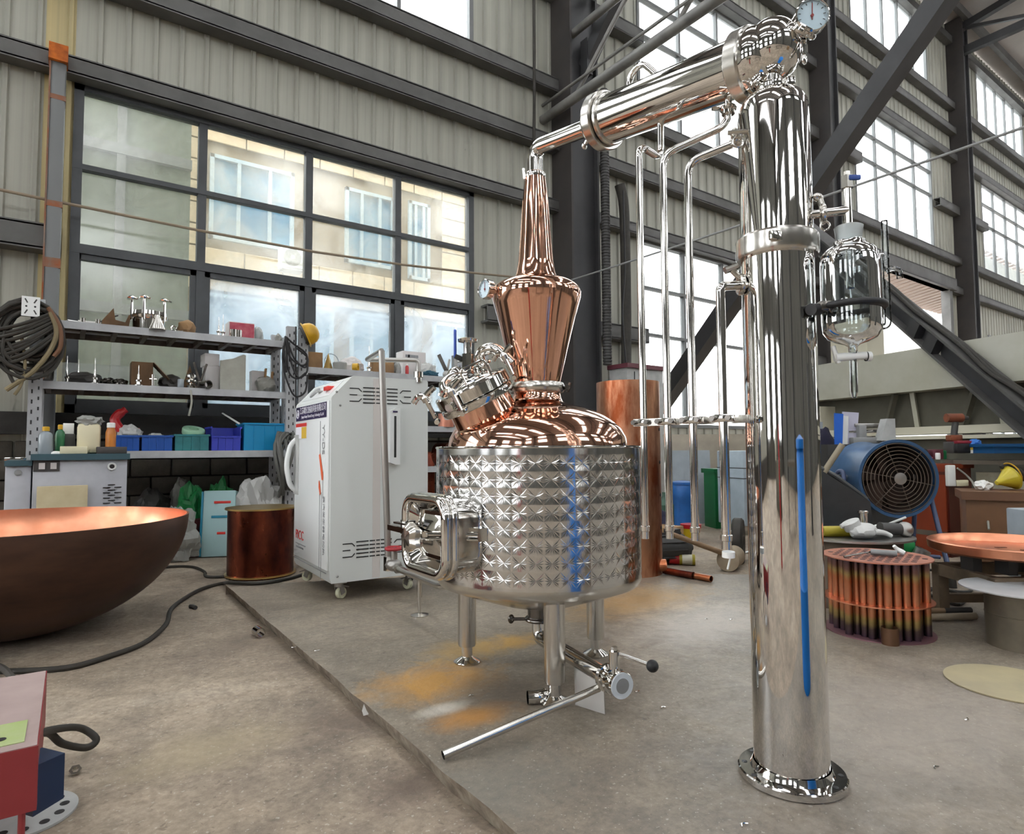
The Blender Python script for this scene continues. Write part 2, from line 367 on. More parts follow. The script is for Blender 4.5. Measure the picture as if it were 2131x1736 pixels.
# ---------------------------------------------------------------- floor
HX0, HX1, HY0, WY = -20.0, 46.0, -13.0, 8.0
gt = thing('floor', (0, 0, 0), 'lower brown dirty concrete floor of the hall', 'floor', kind='structure')
part('ground_floor', MB().sheet((HX0, HY0, -0.07), (HX1-HX0, 0, 0), (0, WY-HY0+0.1, 0), 2, 2), 'ground', gt)
P1 = fl(470, 1218); P3 = fl(1078, 1736); ed = (P3-P1); Pend = P3+ed.normalized()*4.0
edge = []
for i in range(61):
    t = i/60; p = P1.lerp(Pend, t); j = (mnoise.noise(V((t*38, 0, 3)))*0.008+mnoise.noise(V((t*140, 0, 9)))*0.006)
    edge.append(p+V((ed.y, -ed.x, 0)).normalized()*j)
back = [fl(900, 1199), fl(1300, 1192), fl(1700, 1198)]; far = back[-1]+RH*9+FH*0.5
loop = edge+[Pend+RH*12, far]+back[::-1]
top = [V((p.x, p.y, 0)) for p in loop]; k = len(top)
part('slab_top', MB().add(top, [tuple(range(k))]), 'slab', gt, label='raised concrete slab with orange rust stains')
eb = MB()
for i in range(len(edge)-1):
    a, b_ = edge[i], edge[i+1]; nn = V((ed.y, -ed.x, 0)).normalized()
    j0, j1 = (0.012+0.014*mnoise.noise(V((q*0.9, 5, 1))) for q in (i, i+1))
    eb.add([(a.x, a.y, 0), (b_.x, b_.y, 0), b_-nn*j1+V((0, 0, -0.035)), a-nn*j0+V((0, 0, -0.035)), a+nn*0.0-nn*0.03+V((0, 0, -0.07)), b_-nn*0.03+V((0, 0, -0.07))],
           [(0, 3, 2, 1), (3, 4, 5, 2)])
part('slab_edge', eb, 'slab_edge', gt, label='rough broken edge of the raised slab', ang=20)
db_ = MB(); nn_e = V((ed.y, -ed.x, 0)).normalized(); ns = 160; rows_ = 6
for i in range(ns+1):
    p = P1.lerp(Pend, i/ns); wd = 0.07+0.10*max(0, mnoise.noise(V((i*0.13, 2, 7)))+0.25)
    for j in range(rows_+1):
        t = j/rows_; hh = 0.042*(1-t)**1.4*(0.6+0.8*abs(mnoise.noise(V((i*0.31, j*0.9, 1)))))
        db_.v.append(p-nn_e*(0.02+wd*t)+ZV*(-0.0695+(hh if j < rows_ else -0.004)))
db_.f = [(i*(rows_+1)+j, i*(rows_+1)+j+1, (i+1)*(rows_+1)+j+1, (i+1)*(rows_+1)+j) for i in range(ns) for j in range(rows_)]
part('edge_dirt', db_, mat('dirt', '5c4e43', 0.95, col2='8a7c6c', scale=16, bump=0.6, bscale=30, lo=0.35, hi=0.8), gt, label='dark dirt swept against the slab edge', kind='stuff')
bk = MB()
for a, b_ in zip([P1]+back, back+[far]): bk.add([(a.x, a.y, 0), (b_.x, b_.y, 0), (b_.x, b_.y, -0.07), (a.x, a.y, -0.07)], [(0, 1, 2, 3)])
part('slab_back_edge', bk, 'slab_edge', gt)
og = MB().sheet((-60, WY+0.1, -0.12), (180, 0, 0), (0, 80, 0), 1, 1)
solo('ground_outside', og, 'asphalt', 'pale yard ground outside the hall windows', 'ground', kind='structure')

# ---------------------------------------------------------------- back wall: cladding sheets, girts, columns
MOD = 5.03/19
ZB, ZT = 1.15, 15.3
BAYS = [-33, 0, 33, 65, 100]
DOOR = (66, 86, 6.3)
def openings(i):
    o = []
    for b0 in BAYS:
        if b0 <= i < b0+19:
            if b0 != 65: o.append((1.42, 4.98))
            o += [(7.25, 10.5), (12.5, 14.6)]
    if DOOR[0] <= i < DOOR[1]: o.append((0, DOOR[2]))
    return sorted(o)
wall = thing('wall_back', (0, 0, 0), 'tall corrugated metal wall with steel girts and large factory windows', 'wall', kind='structure')
prof = [(0, 0), (0.70*MOD, 0), (0.76*MOD, -0.028), (0.90*MOD, -0.028), (0.96*MOD, 0), (MOD+0.006, 0)]
def sheet_b(x, z0, z1, b=None):
    b = b or MB(); vs = [(x+a, WY+y, z) for z in (z0, z1) for a, y in prof]
    return b.add(vs, [(q, q+1, q+7, q+6) for q in range(5)])
unit = sheet_b(0, 0, 1).mesh('cladding_sheet', V((0, WY, 0)), 20); unit.materials.append(MATS['cladding'])
unity = unit.copy(); unity.materials.clear(); unity.materials.append(MATS['cladding_yellow'])
rest = MB()
for i in range(-76, 174):
    z = ZB if not (DOOR[0] <= i < DOOR[1]) else 0; segs = []
    if i < -0 or i > 30: z = 0.75
    for a, b_ in openings(i):
        if a > z: segs.append((z, a))
        z = b_
    segs.append((z, ZT))
    for a, b_ in segs:
        if -3 <= i < 64 and a < 13:
            o = bpy.data.objects.new('cladding_sheet', unity if i == -1 else unit); COL.objects.link(o); o.parent = wall
            o.location = (i*MOD, WY+0.002*(i % 2), a); o.scale = (1, 1, b_-a); ORG[o] = V((0, 0, 0))
        else: sheet_b(i*MOD, a, b_, rest)
part('far_cladding', rest, 'cladding', wall, kind='stuff', ang=20)
# masonry plinth with visible blocks
part('plinth', MB().box((3, WY+0.16, 0.5), (12.0, 0.3, 1.3)).box((HX1/2+9, WY+0.16, 0.34), (HX1-18, 0.3, 0.82)).box((-12, WY+0.16, 0.34), (18, 0.3, 0.82)), 'mortar', wall)
blk = MB().rbox((0, 0, 0), (0.385, 0.06, 0.185), 0.012).mesh('masonry_block'); blk.materials.append(MATS['block'])
for r in range(6):
    for c in range(17):
        o = bpy.data.objects.new('masonry_block', blk); COL.objects.link(o); o.parent = wall
        o.location = (-1.6+c*0.4+(0.2 if r % 2 else 0), WY-0.012+rnd.uniform(-0.006, 0.006), 0.03+r*0.2)
part('dark_sill', MB().box((2.5, WY-0.05, 1.30), (9.0, 0.24, 0.22)), 'sill_dark', wall)
def girt(z, x0, x1, h=0.24, d=0.2, m='girt'):
    b = MB().box(((x0+x1)/2, WY-d/2-0.03, z), (x1-x0, d, 0.03)).box(((x0+x1)/2, WY-d-0.03+0.015, z-h/2), (x1-x0, 0.03, h)).box(((x0+x1)/2, WY-d/2-0.03, z-h), (x1-x0, d, 0.03))
    return part('girt', b, m, wall)
for zz in (5.14, 6.2, 7.2, 10.68, 11.6, 12.45, 14.75): girt(zz, -20, 46, 0.2) if zz != 5.14 else girt(zz, -20, 17.3, 0.17, 0.17)
girt(3.3, -9, -0.12); girt(3.2, 5.15, 8.7); girt(3.2, 13.8, 17.3); girt(1.5, 13.8, 17.3); girt(1.5, 5.15, 8.7, 0.2); girt(6.35, 17.3, 23, 0.35, 0.3); girt(3.2, 22.8, 26.4); girt(8.9, 5.2, 8.7); girt(8.9, 13.8, 17.2); girt(8.9, 22.3, 26.4); girt(8.9, -3.6, -0.1)
for xx in (17.3, 22.75): part('door_post', MB().box((xx, WY-0.12, 3.15), (0.22, 0.25, 6.3)), 'girt', wall)

def hcol(n, x, wd, d=0.5, m='column_paint'):
    t = thing('steel_column', (x, WY-0.3, -0.07), f'dark painted steel hall column {n}', 'column', kind='structure')
    y0, y1 = WY-0.02-d, WY-0.02
    part('flange', MB().box((x-wd/2+0.02, (y0+y1)/2, 7.6), (0.04, d, 15.4)), 'column_brown', t)
    part('flange', MB().box((x+wd/2-0.02, (y0+y1)/2, 7.6), (0.04, d, 15.4)), m, t)
    part('web', MB().box((x, y0+0.1, 7.6), (wd-0.06, 0.05, 15.4)), m, t)
    part('stiffener', MB().box((x, y0+0.02, 0.35), (wd+0.1, 0.06, 0.02)).box((x, y0+0.05, 0.0), (wd+0.2, d*0.6, 0.06)), m, t)
hcol('beside the copper still, in front of the window wall corner', 6.9, 0.62); hcol('behind the polished column', 15.2, 0.42); hcol('beside the open doorway on the far side', 24.05, 0.45)
hcol('beyond the far doorway at the edge of view', 32.8, 0.45)

# ---------------------------------------------------------------- windows
def window(n, i0, z0, z1, rows, panes, lab, heavy=False, cols=4, skip=()):
    x0, x1 = i0*MOD, (i0+19)*MOD
    t = thing('window_%d' % n, ((x0+x1)/2, WY, z0), lab, 'window', kind='structure')
    fr = 0.09 if heavy else 0.07; y = WY+0.03
    part('window_frame', MB().box(((x0+x1)/2, y, z0+fr/2), (x1-x0, 0.12, fr)).box(((x0+x1)/2, y, z1-fr/2), (x1-x0, 0.12, fr))
         .box((x0+fr/2, y, (z0+z1)/2), (fr, 0.12, z1-z0)).box((x1-fr/2, y, (z0+z1)/2), (fr, 0.12, z1-z0)), 'frame_dark' if heavy else 'frame_grey', t)
    cw = (x1-x0)/cols; zs = [z0]+list(rows)+[z1]
    for c in range(1, cols): part('mullion', MB().box((x0+c*cw, y, (z0+z1)/2), (0.09 if heavy else 0.06, 0.1, z1-z0)), 'frame_dark' if heavy else 'frame_grey', t)
    for r in rows: part('transom', MB().box(((x0+x1)/2, y-0.012, r), (x1-x0, 0.1, 0.1 if (heavy and r < z0+2) else 0.055)), 'frame_dark' if heavy else 'frame_grey', t)
    if heavy:
        for c in range(cols):
            xa, xb = x0+c*cw+0.045, x0+(c+1)*cw-0.045; za, zb = z0+fr, rows[0]-0.05
            part('sash', MB().box(((xa+xb)/2, y, za+0.03), (xb-xa, 0.07, 0.06)).box(((xa+xb)/2, y, zb-0.03), (xb-xa, 0.07, 0.06))
                 .box((xa+0.03, y, (za+zb)/2), (0.06, 0.07, zb-za)).box((xb-0.03, y, (za+zb)/2), (0.06, 0.07, zb-za)), 'frame_dark', t)
    for c in range(cols):
        for r in range(len(zs)-1):
            if (c, r) in skip: continue
            xa, xb = x0+c*cw+0.03, x0+(c+1)*cw-0.03; za, zb = zs[r]+0.03, zs[r+1]-0.03
            part('pane', MB().box(((xa+xb)/2, y+0.01, (za+zb)/2), (xb-xa, 0.004, zb-za)), panes(c, r), t)
def pa(c, r): return 'film_grimy' if c == 0 else ('film_plastic' if r == 0 else 'film_dusty')
window(1, 0, 1.42, 4.98, (3.17, 4.06), pa, 'large dark-framed window with plastic film and grimy panes behind the shelf rack', True)
window(2, 33, 1.42, 4.98, (3.17, 4.06), lambda c, r: 'film_clear', 'bright lower window seen behind the four steel pipes')
window(3, 0, 7.25, 10.5, (9.0, 9.75), lambda c, r: 'film_clear', 'upper window cut off by the top edge above the long girt')
window(4, 33, 7.25, 10.5, (9.0, 9.75), lambda c, r: 'film_clear', 'blown-out upper window behind the slanted condenser')
window(5, 65, 7.25, 10.5, (9.0, 9.75), lambda c, r: 'film_clear', 'bright twelve-pane window between the far columns, above the doorway')
window(6, 65, 12.5, 14.6, (), lambda c, r: 'film_clear', 'high clerestory strip window behind the diagonal brace', cols=5)
window(7, 100, 7.25, 10.5, (9.0, 9.75), lambda c, r: 'film_clear', 'far pane window at the edge of view past the last column')
window(8, 100, 12.5, 14.6, (), lambda c, r: 'film_clear', 'farthest clerestory window under the roof edge', cols=5)
window(9, 100, 1.42, 4.98, (3.17, 4.06), lambda c, r: 'film_clear', 'farthest low window beyond the last dark column')
window(10, 33, 12.5, 14.6, (), lambda c, r: 'film_clear', 'high clerestory window above the condenser', cols=5)

# ---------------------------------------------------------------- the rest of the hall (behind and above the camera)
def windowed_wall(name, o, ux, L, bands, wn, lab, m='hall_wall'):
    """plain wall with rows of openings; bands: (z0,z1) openings, wn openings along L"""
    t = thing(name, o, lab, 'wall', kind='structure'); o = V(o); ux = V(ux); n = ux.cross(ZV)
    z = -0.07; zs = []
    for a, b_ in bands: zs.append((z, a)); z = b_
    zs.append((z, 15.6)); b = MB()
    def q(x0, x1, z0, z1, bb, th=0.1): bb.bar(o+ux*x0+ZV*((z0+z1)/2), o+ux*x1+ZV*((z0+z1)/2), th, z1-z0)
    for a, c in zs: q(0, L, a, c, b)
    pw = L/wn
    for a, c in bands:
        for i in range(wn+1): q(max(0, i*pw-0.27*pw), min(L, i*pw+0.27*pw), a, c, b)
    part('wall_sheet', b, m, t)
    for i in range(wn+1): part('wall_column', MB().bar(o+ux*min(max(i*pw, 0.3), L-0.3)-n*0.3, o+ux*min(max(i*pw, 0.3), L-0.3)-n*0.3+ZV*15.3, 0.5, 0.45, up=n), 'column_paint', t)
    mu = MB()
    for a, c in bands:
        for i in range(wn):
            for k_ in (1, 2, 3): mu.bar(o+ux*(i*pw+0.27*pw+k_*0.115*pw)+ZV*a, o+ux*(i*pw+0.27*pw+k_*0.115*pw)+ZV*c, 0.08, 0.08, up=n)
            for k_ in (0.33, 0.66): mu.bar(o+ux*(i*pw+0.2*pw)+ZV*(a+(c-a)*k_), o+ux*(i*pw+0.8*pw)+ZV*(a+(c-a)*k_), 0.08, 0.08)
    part('mullions', mu, 'frame_grey', t)
windowed_wall('wall_front', (HX0, HY0, 0), (1, 0, 0), HX1-HX0, [(7.4, 10.2), (12.4, 14.4)], 8, 'window wall of the hall behind the viewer')
windowed_wall('wall_left', (HX0, HY0, 0), (0, 1, 0), WY-HY0, [(1.4, 5.0), (7.2, 10.5)], 3, 'end wall of the hall beyond the shelf side')
windowed_wall('wall_right', (HX1, HY0, 0), (0, 1, 0), WY-HY0, [(3.0, 8.0)], 3, 'far end wall of the hall')
rf = thing('roof', (0, 0, 15), 'grey ribbed roof on dark purlins, seen in the top corner', 'roof', kind='structure')
RYM = (HY0+WY)/2; RZ0, RZM = 15.35, 16.9
def rz(y): return RZ0+(RZM-RZ0)*(1-abs(y-RYM)/(WY-RYM))
sky_x = [-15+8.7*i for i in range(7)]  # strip openings added to the roof to let more daylight into the hall
rb = MB()
xs = [HX0]
for s_ in sky_x: xs += [s_, s_+1.5]
xs.append(HX1)
for i in range(0, len(xs)-1, 2):
    for ya, yb in ((HY0, RYM), (RYM, WY+0.2)): rb.add([(xs[i], ya, rz(ya)), (xs[i+1], ya, rz(ya)), (xs[i+1], yb, rz(yb)), (xs[i], yb, rz(yb))], [(0, 1, 2, 3)])
for s_ in sky_x:
    for ya, yb in ((HY0, HY0+2.5), (RYM-1.0, RYM), (RYM, RYM+1.0), (WY-2.5, WY+0.2)): rb.add([(s_, ya, rz(ya)), (s_+1.5, ya, rz(ya)), (s_+1.5, yb, rz(yb)), (s_, yb, rz(yb))], [(0, 1, 2, 3)])
part('roof_sheet', rb, 'roof_sheet', rf)
for i in range(12):
    y = HY0+0.6+i*(WY-HY0-1.2)/11
    part('purlin', MB().box(((HX0+HX1)/2, y, rz(y)-0.14), (HX1-HX0, 0.14, 0.26)), 'girt', rf)
for x in (-10.6, -1.8, 6.9, 15.2, 24.05, 32.8):
    b = MB(); zl = 14.2
    b.bar((x, HY0, zl), (x, WY-0.3, zl), 0.2, 0.25)
    b.bar((x, HY0, rz(HY0)-0.35), (x, RYM, rz(RYM)-0.35), 0.2, 0.22).bar((x, RYM, rz(RYM)-0.35), (x, WY-0.3, rz(WY)-0.35), 0.2, 0.22)
    part('rafter', b, 'column_paint', rf)
    w_ = MB()
    for i in range(8):
        y0 = HY0+(WY-0.3-HY0)*i/8; y1 = HY0+(WY-0.3-HY0)*(i+1)/8
        w_.bar((x, y0, zl if i % 2 else rz(y0)-0.35), (x, y1, rz(y1)-0.35 if i % 2 else zl), 0.1, 0.1)
    part('rafter_web', w_, 'column_paint', rf)

for nm, z0, z1 in (('a', 1.4, 5.0), ('b', 7.2, 10.5), ('c', 12.4, 14.6)):
    portal('window_row_back_'+nm, (13, WY+0.2, (z0+z1)/2), (-PI/2, 0, 0), 66, z1-z0)
    if z0 > 5: portal('window_row_front_'+nm, (13, HY0-0.2, (z0+z1)/2), (PI/2, 0, 0), 66, z1-z0)
portal('window_row_left', (HX0-0.2, RYM, 6.0), (0, -PI/2, 0), 9.5, 21)
for i, s_ in enumerate(sky_x): portal('added_skylight_%d' % i, (s_+0.75, RYM, 16.95), (0, 0, 0), 1.5, 17)
# ---------------------------------------------------------------- outside the windows
bl = thing('apartment_building', (6, 14.3, -0.1), 'beige stone-clad building with blue windows seen through the film-covered window', 'building')
FY = 14.0
part('wall', MB().box((7.2, FY+1.5, 4.6), (11.6, 2.9, 9.6)), 'facade_joint', bl)
wins = [(2.34, 4.07, 5.44, 7.24), (5.26, 6.5, 5.44, 7.24), (6.9, 7.5, 5.3, 7.3), (9.3, 10.6, 5.44, 7.24), (2.2, 5.0, 1.5, 4.3), (5.4, 7.0, 1.5, 4.3), (7.6, 9.6, 1.5, 4.3)]
tm = MB().rbox((0.395, 0, 0.2175), (0.775, 0.05, 0.42), 0.008, seg=1).mesh('cladding_tile'); tm.materials.append(MATS['facade'])
for r in range(20):
    for c in range(14):
        x = 1.45+c*0.8; z = 0.3+r*0.45
        if any(x+0.79 > a and x < b_ and z+0.43 > c0 and z < d0 for a, b_, c0, d0 in wins): continue
        o = bpy.data.objects.new('cladding_tile', tm); COL.objects.link(o); o.parent = bl; o.location = V((x, FY, z))-ORG[bl]
for a, b_, c0, d0 in wins:
    cx, cz = (a+b_)/2, (c0+d0)/2
    f = part('window', MB().box((cx, FY+0.02, c0+0.04), (b_-a, 0.1, 0.08)).box((cx, FY+0.02, d0-0.04), (b_-a, 0.1, 0.08)).box((a+0.04, FY+0.02, cz), (0.08, 0.1, d0-c0)).box((b_-0.04, FY+0.02, cz), (0.08, 0.1, d0-c0))
             .box((a+(b_-a)*0.33, FY+0.02, cz), (0.07, 0.09, d0-c0)).box((a+(b_-a)*0.7, FY+0.02, cz), (0.07, 0.09, d0-c0)), 'building_frame', bl)
    part('pane', MB().box((cx, FY+0.05, cz), (b_-a-0.1, 0.01, d0-c0-0.1)), 'blue_glass', f)
ac = thing('air_conditioner', (3.97, FY-0.2, 4.98), 'white outdoor air conditioner unit on the beige facade', 'air conditioner')
part('casing', MB().rbox((3.97, FY-0.2, 5.22), (0.5, 0.32, 0.46), 0.02), 'white_paint', ac)
part('fan_grille', MB().lathe([(0.19, 0), (0.19, 0.012), (0.04, 0.02), (0.0, 0.02)], (3.95, FY-0.36, 5.22), (0, -1, 0)), 'grey', ac)
part('hub', MB().cyl((3.95, FY-0.36, 5.22), (3.95, FY-0.39, 5.22), 0.045), 'white_paint', ac)
part('bracket', MB().box((3.97, FY-0.18, 4.97), (0.46, 0.34, 0.04)), 'grey', ac)
sh = thing('neighbour_shed', (-1, 11.4, -0.1), 'grey-green metal shed wall seen through the grimy panes', 'shed')
part('wall', MB().box((-0.9, 11.45, 3.4), (5.0, 0.3, 7.0)), 'shed', sh)
part('post', MB().box((0.62, 11.25, 3.4), (0.12, 0.12, 7.0)), 'grey', sh)
for zz in (3.2, 5.7): part('rail', MB().box((-0.9, 11.22, zz), (5.0, 0.1, 0.16)), 'grey', sh)
wb = thing('white_building', (40, 15, -0.1), 'pale building with a green-glazed window beyond the far doorway', 'building')
part('wall', MB().box((38, 16.5, 5.5), (16, 2.5, 11.2)), 'facade_white', wb)
wn = part('window', MB().box((41.7, 15.2, 9.1), (3.6, 0.1, 1.5)), 'white_paint', wb); part('pane', MB().box((41.7, 15.13, 9.1), (3.3, 0.05, 1.25)), 'teal_glass', wn)
cn = thing('canopy', (30, 11, 7.5), 'striped corrugated canopy roof outside the far doorway', 'canopy')
mat('canopy_brown', '9a8478', 0.6)
for i in range(26): part('rib', MB().bar((24+i*0.5, 8.6, 8.6), (24.4+i*0.5, 13.2, 8.0), 0.3, 0.05), 'canopy_brown', cn)
part('sheet', MB().bar((24, 10.9, 8.36), (37.4, 10.9, 8.36), 4.6, 0.02), 'facade_white', cn)

# ---------------------------------------------------------------- braces, ties and ropes inside the hall
def solo_bar(name, p0, p1, w_, h_, m, lab, cat, up=(0, 0, 1)): return solo(name, MB().bar(p0, p1, w_, h_, up), m, lab, cat, kind='structure')
solo_bar('diagonal_brace', dp(1368, 852, 11.9), dp(2000, -58, 7.75), 0.27, 0.27, 'column_paint', 'thick dark diagonal steel brace rising behind the polished column', 'brace')
hb0, hb1 = dp(1655, 462, 10.8), dp(2200, 920, 5.8)
st = thing('inclined_beam', hb1, 'dark inclined steel beam with cables crossing the pale press', 'beam', kind='structure')
dd = (hb1-hb0).normalized(); nx = dd.cross(ZV).normalized(); ny = nx.cross(dd)
part('flange', MB().bar(hb0+ny*0.11, hb1+ny*0.11, 0.22, 0.03), 'girt', st); part('flange', MB().bar(hb0-ny*0.11, hb1-ny*0.11, 0.22, 0.03), 'girt', st)
part('web', MB().bar(hb0, hb1, 0.03, 0.22), 'column_paint', st)
for t_ in (0.62, 0.68): part('splice_plate', MB().bar(hb0.lerp(hb1, t_)+nx*0.05, hb0.lerp(hb1, t_+0.03)+nx*0.05, 0.14, 0.19), 'column_paint', st)
cb = [hb0.lerp(hb1, 0.35+0.07*i)+ny*0.14+nx*(0.03*math.sin(i*2.1))+ZV*(0.03*abs(math.sin(i*1.3))) for i in range(10)]
part('cable', MB().tube(cb, 0.03, 8, 5), 'rubber', st); part('cable', MB().tube([p+nx*0.05+ZV*0.01 for p in cb[2:]], 0.022, 8, 5), 'rubber', st)
part('thin_cable', MB().tube([hb0.lerp(hb1, 0.3+0.1*i)-ny*0.15-ZV*(0.05*(i % 2)) for i in range(8)], 0.008, 6, 4), 'brass', st)
tr = thing('tie_truss', (6.4, 3, 6.5), 'grey tubular tie truss running from the wall over the condenser', 'truss', kind='structure')
mat('truss_grey', '7c7a76', 0.5, col2='5c5b58', scale=2)
part('chord', MB().cyl((6.42, 8, 6.55), (6.42, -6, 6.55), 0.078, n=16), 'truss_grey', tr)
part('chord', MB().cyl((6.42, 8, 6.8), (6.42, -6, 6.8), 0.025, n=8), 'truss_grey', tr)
part('chord', MB().cyl((6.7, 7.6, 7.9), (6.7, -6, 7.9), 0.065, n=16), 'truss_grey', tr)
for i in range(7): part('strut', MB().cyl((6.45, 7.2-2*i, 6.6), (6.68, 6.2-2*i, 7.85), 0.035, n=8), 'truss_grey', tr)
part('knee_brace', MB().bar((6.95, 7.5, 7.4), (7.1, 5.2, 10.2), 0.2, 0.2), 'column_paint', tr)
part('knee_brace', MB().bar((7.0, 7.45, 8.6), (7.3, 5.9, 10.6), 0.16, 0.16), 'column_paint', tr)
part('gusset', MB().box((6.9, 7.42, 7.5), (0.12, 0.16, 0.6)), 'column_paint', tr)
solo('stretched_rope', MB().tube([(-2.5, 7.72, 3.62), (2.5, 7.7, 3.5), (6.5, 7.5, 3.68)], 0.016, 8, 4), mat('rope', '8b7d6a', 0.8), 'thin brown rope stretched along the window wall', 'rope')
solo('stretched_cable', MB().tube([(6.5, 7.48, 3.7), (6.48, 4, 3.66), (6.46, -2, 3.72)], 0.014, 8, 4), 'grey', 'thin grey cable stretched over the hall past the polished column', 'cable')
# jamb post of the big window, rusty at the top, and hoses on the column
jp = thing('jamb_post', (-0.14, 7.75, 0), 'grey round-edged window post with orange rust at its head', 'post', kind='structure')
part('post', MB().rbox((-0.14, 7.74, 2.5), (0.14, 0.16, 5.1), 0.03), 'frame_grey', jp)
part('rust_cap', MB().box((-0.14, 7.735, 5.05), (0.16, 0.235, 0.17)), 'rust_orange', jp)
for z_, h in ((3.5, 0.12), (2.9, 0.2), (4.6, 0.1)): part('rust_band', MB().box((-0.14, 7.742, z_), (0.145, 0.165, h*0.5)), 'girt_rust', jp)
part('rust_streak', MB().box((-0.205, 7.73, 3.2), (0.014, 0.15, 3.6)), 'girt_rust', jp)
def riblet(name, x, y, r, z0, z1, lab):
    prof = []; z = z0
    while z < z1: prof += [(r, z), (r, z+0.03), (r*0.86, z+0.035), (r*0.86, z+0.045)]; z += 0.05
    solo(name, MB().lathe(prof, (x, y, 0), n=14), 'dark_grey', lab, 'hose')
hx = wl(1262, 600, 7.35)
riblet('corrugated_duct', hx.x, hx.y, 0.075, 2.39, 7.0, 'straight black corrugated duct running down the dark column')
hx2 = wl(1285, 600, 7.3)
solo('rubber_hose', MB().tube([(hx2.x-0.1, 7.12, 5.35), (hx2.x-0.02, 7.12, 5.1), (hx2.x+0.03, 7.14, 4.6), (hx2.x+0.03, 7.14, 3.2), (hx2.x+0.01, 7.14, 2.39)], 0.085, 12, 6), 'rubber', 'thick black hose hanging beside the corrugated duct', 'hose')
solo('thin_wire', MB().tube([(hx2.x-0.14, 7.0, 5.2), (hx2.x-0.13, 7.0, 3.9), (hx2.x-0.2, 7.0, 3.2), (hx2.x-0.14, 7.0, 2.39)], 0.015, 6, 6), 'black', 'thin black wire hanging between the two hoses', 'wire')
c0 = wl(1106, 250, 7.7)
solo('hanging_cable', MB().tube([(c0.x, 7.65, 12), (c0.x+0.03, 7.65, 8), (c0.x, 7.65, 5.2)], 0.025, 6, 4), 'rubber', 'black cable hanging down the corrugated wall above the still', 'cable')
# ---------------------------------------------------------------- the copper still
PC = fl(1122, 1398); PS = mpp(PC+ZV*0.8)
def pr(x, y):      # silhouette point -> (radius, height) on the still's axis
    z = zat(PC, y); ax = px_of(PC+ZV*z)[0]; return (abs(x-ax)*depth(PC+ZV*z)/FPX, z)
still = thing('copper_still', PC, 'polished copper pot still with dimpled steel jacket on three steel legs', 'still')
PRAD, ZJ0, ZJ1 = 0.462, 0.455, 1.012
# dimpled jacket: pressed star cells
def jacket():
    b = MB(); nc, nr = 46, 8; zc0, zc1 = ZJ0+0.012, ZJ1-0.03; ch = (zc1-zc0)/nr
    def P(a, z, d): return PC+V(((PRAD+d)*math.cos(a), (PRAD+d)*math.sin(a), z))
    for r in range(nr):
        for c in range(nc):
            a0 = 2*PI*c/nc; da = 2*PI/nc; z0 = zc0+r*ch; vs = [P(a0+da/2, z0+ch/2, -0.0015)]; K = 16
            for k in range(K):
                t = 2*PI*k/K+PI/4; mx = max(abs(math.cos(t)), abs(math.sin(t))); x, y = math.cos(t)/mx, math.sin(t)/mx
                vs.append(P(a0+da*(0.5+0.5*x), z0+ch*(0.5+0.5*y), 0.0))
            for k in range(K):
                t = 2*PI*(k+0.5)/K+PI/4; mx = max(abs(math.cos(t)), abs(math.sin(t))); x, y = math.cos(t)/mx*0.55, math.sin(t)/mx*0.55
                vs.append(P(a0+da*(0.5+0.5*x), z0+ch*(0.5+0.5*y), -0.0002))
            fs = []
            for k in range(K):
                k2 = (k+1) % K
                fs += [(0, 1+k, 1+K+k), (0, 1+K+k, 1+k2), (1+k, 1+k2, 1+K+k)]
            b.add(vs, fs)
    n = nc*2
    for za, zb in ((ZJ0, zc0), (zc1, ZJ1)):
        b.add([P(2*PI*i/n, z, 0) for z in (za, zb) for i in range(n)], [(i, (i+1) % n, n+(i+1) % n, n+i) for i in range(n)])
    return b
part('jacket', jacket(), 'steel_jacket', still, label='polished stainless jacket pressed with star dimples', ang=12)
part('top_rim', MB().torus(PC+ZV*ZJ1, (0, 0, 1), PRAD-0.002, 0.006, n=72).lathe([(PRAD-0.003, ZJ1+0.002), (0.36, ZJ1+0.004)], (PC.x, PC.y, 0), n=72), 'steel', still)
part('bottom', MB().lathe([(PRAD, ZJ0+0.002), (PRAD, ZJ0-0.02), (PRAD-0.012, ZJ0-0.04), (PRAD-0.05, ZJ0-0.055), (0.40, ZJ0-0.06), (0.2, ZJ0-0.13), (0.05, ZJ0-0.17), (0.0, ZJ0-0.17)], (PC.x, PC.y, 0), n=72), 'steel_satin', still)
# copper top
dome = [pr(1303, 928), pr(1300, 912), pr(1290, 893), pr(1276, 880), pr(1258, 868), pr(1235, 857), pr(1208, 848), pr(1184, 842), pr(1172, 837), pr(1168, 830), pr(1166, 820), pr(1166, 806)]
dome = [(dome[0][0], ZJ1-0.01)]+dome
part('dome', MB().shell(dome, (PC.x, PC.y, 0), n=72), 'copper', still, label='mirror-bright copper dome lid', ang=60)
zc = zat(PC, 808)
cl = part('neck_clamp', MB().lathe([(0.095, zc-0.022), (0.122, zc-0.022), (0.128, zc-0.010), (0.128, zc+0.010), (0.122, zc+0.022), (0.095, zc+0.022)], (PC.x, PC.y, 0), n=48), 'steel_satin', still)
for s_ in (-1, 1):
    q = PC+RH*(s_*0.138)+ZV*zc-FH*0.02
    part('clamp_bolt', MB().cyl(q-FH*0.02, q+FH*0.03, 0.012, n=8).cyl(q+RH*s_*0.0-ZV*0.02, q+RH*(s_*0.016)+ZV*0.022, 0.008, n=8), 'steel_dark', cl)
lant = [pr(1166, 806), pr(1166, 796), pr(1172, 770), pr(1183, 720), pr(1195, 670), pr(1203, 640), pr(1208, 622), pr(1209, 612), pr(1205, 602), pr(1196, 594), pr(1182, 588), pr(1168, 584), pr(1160, 580)]
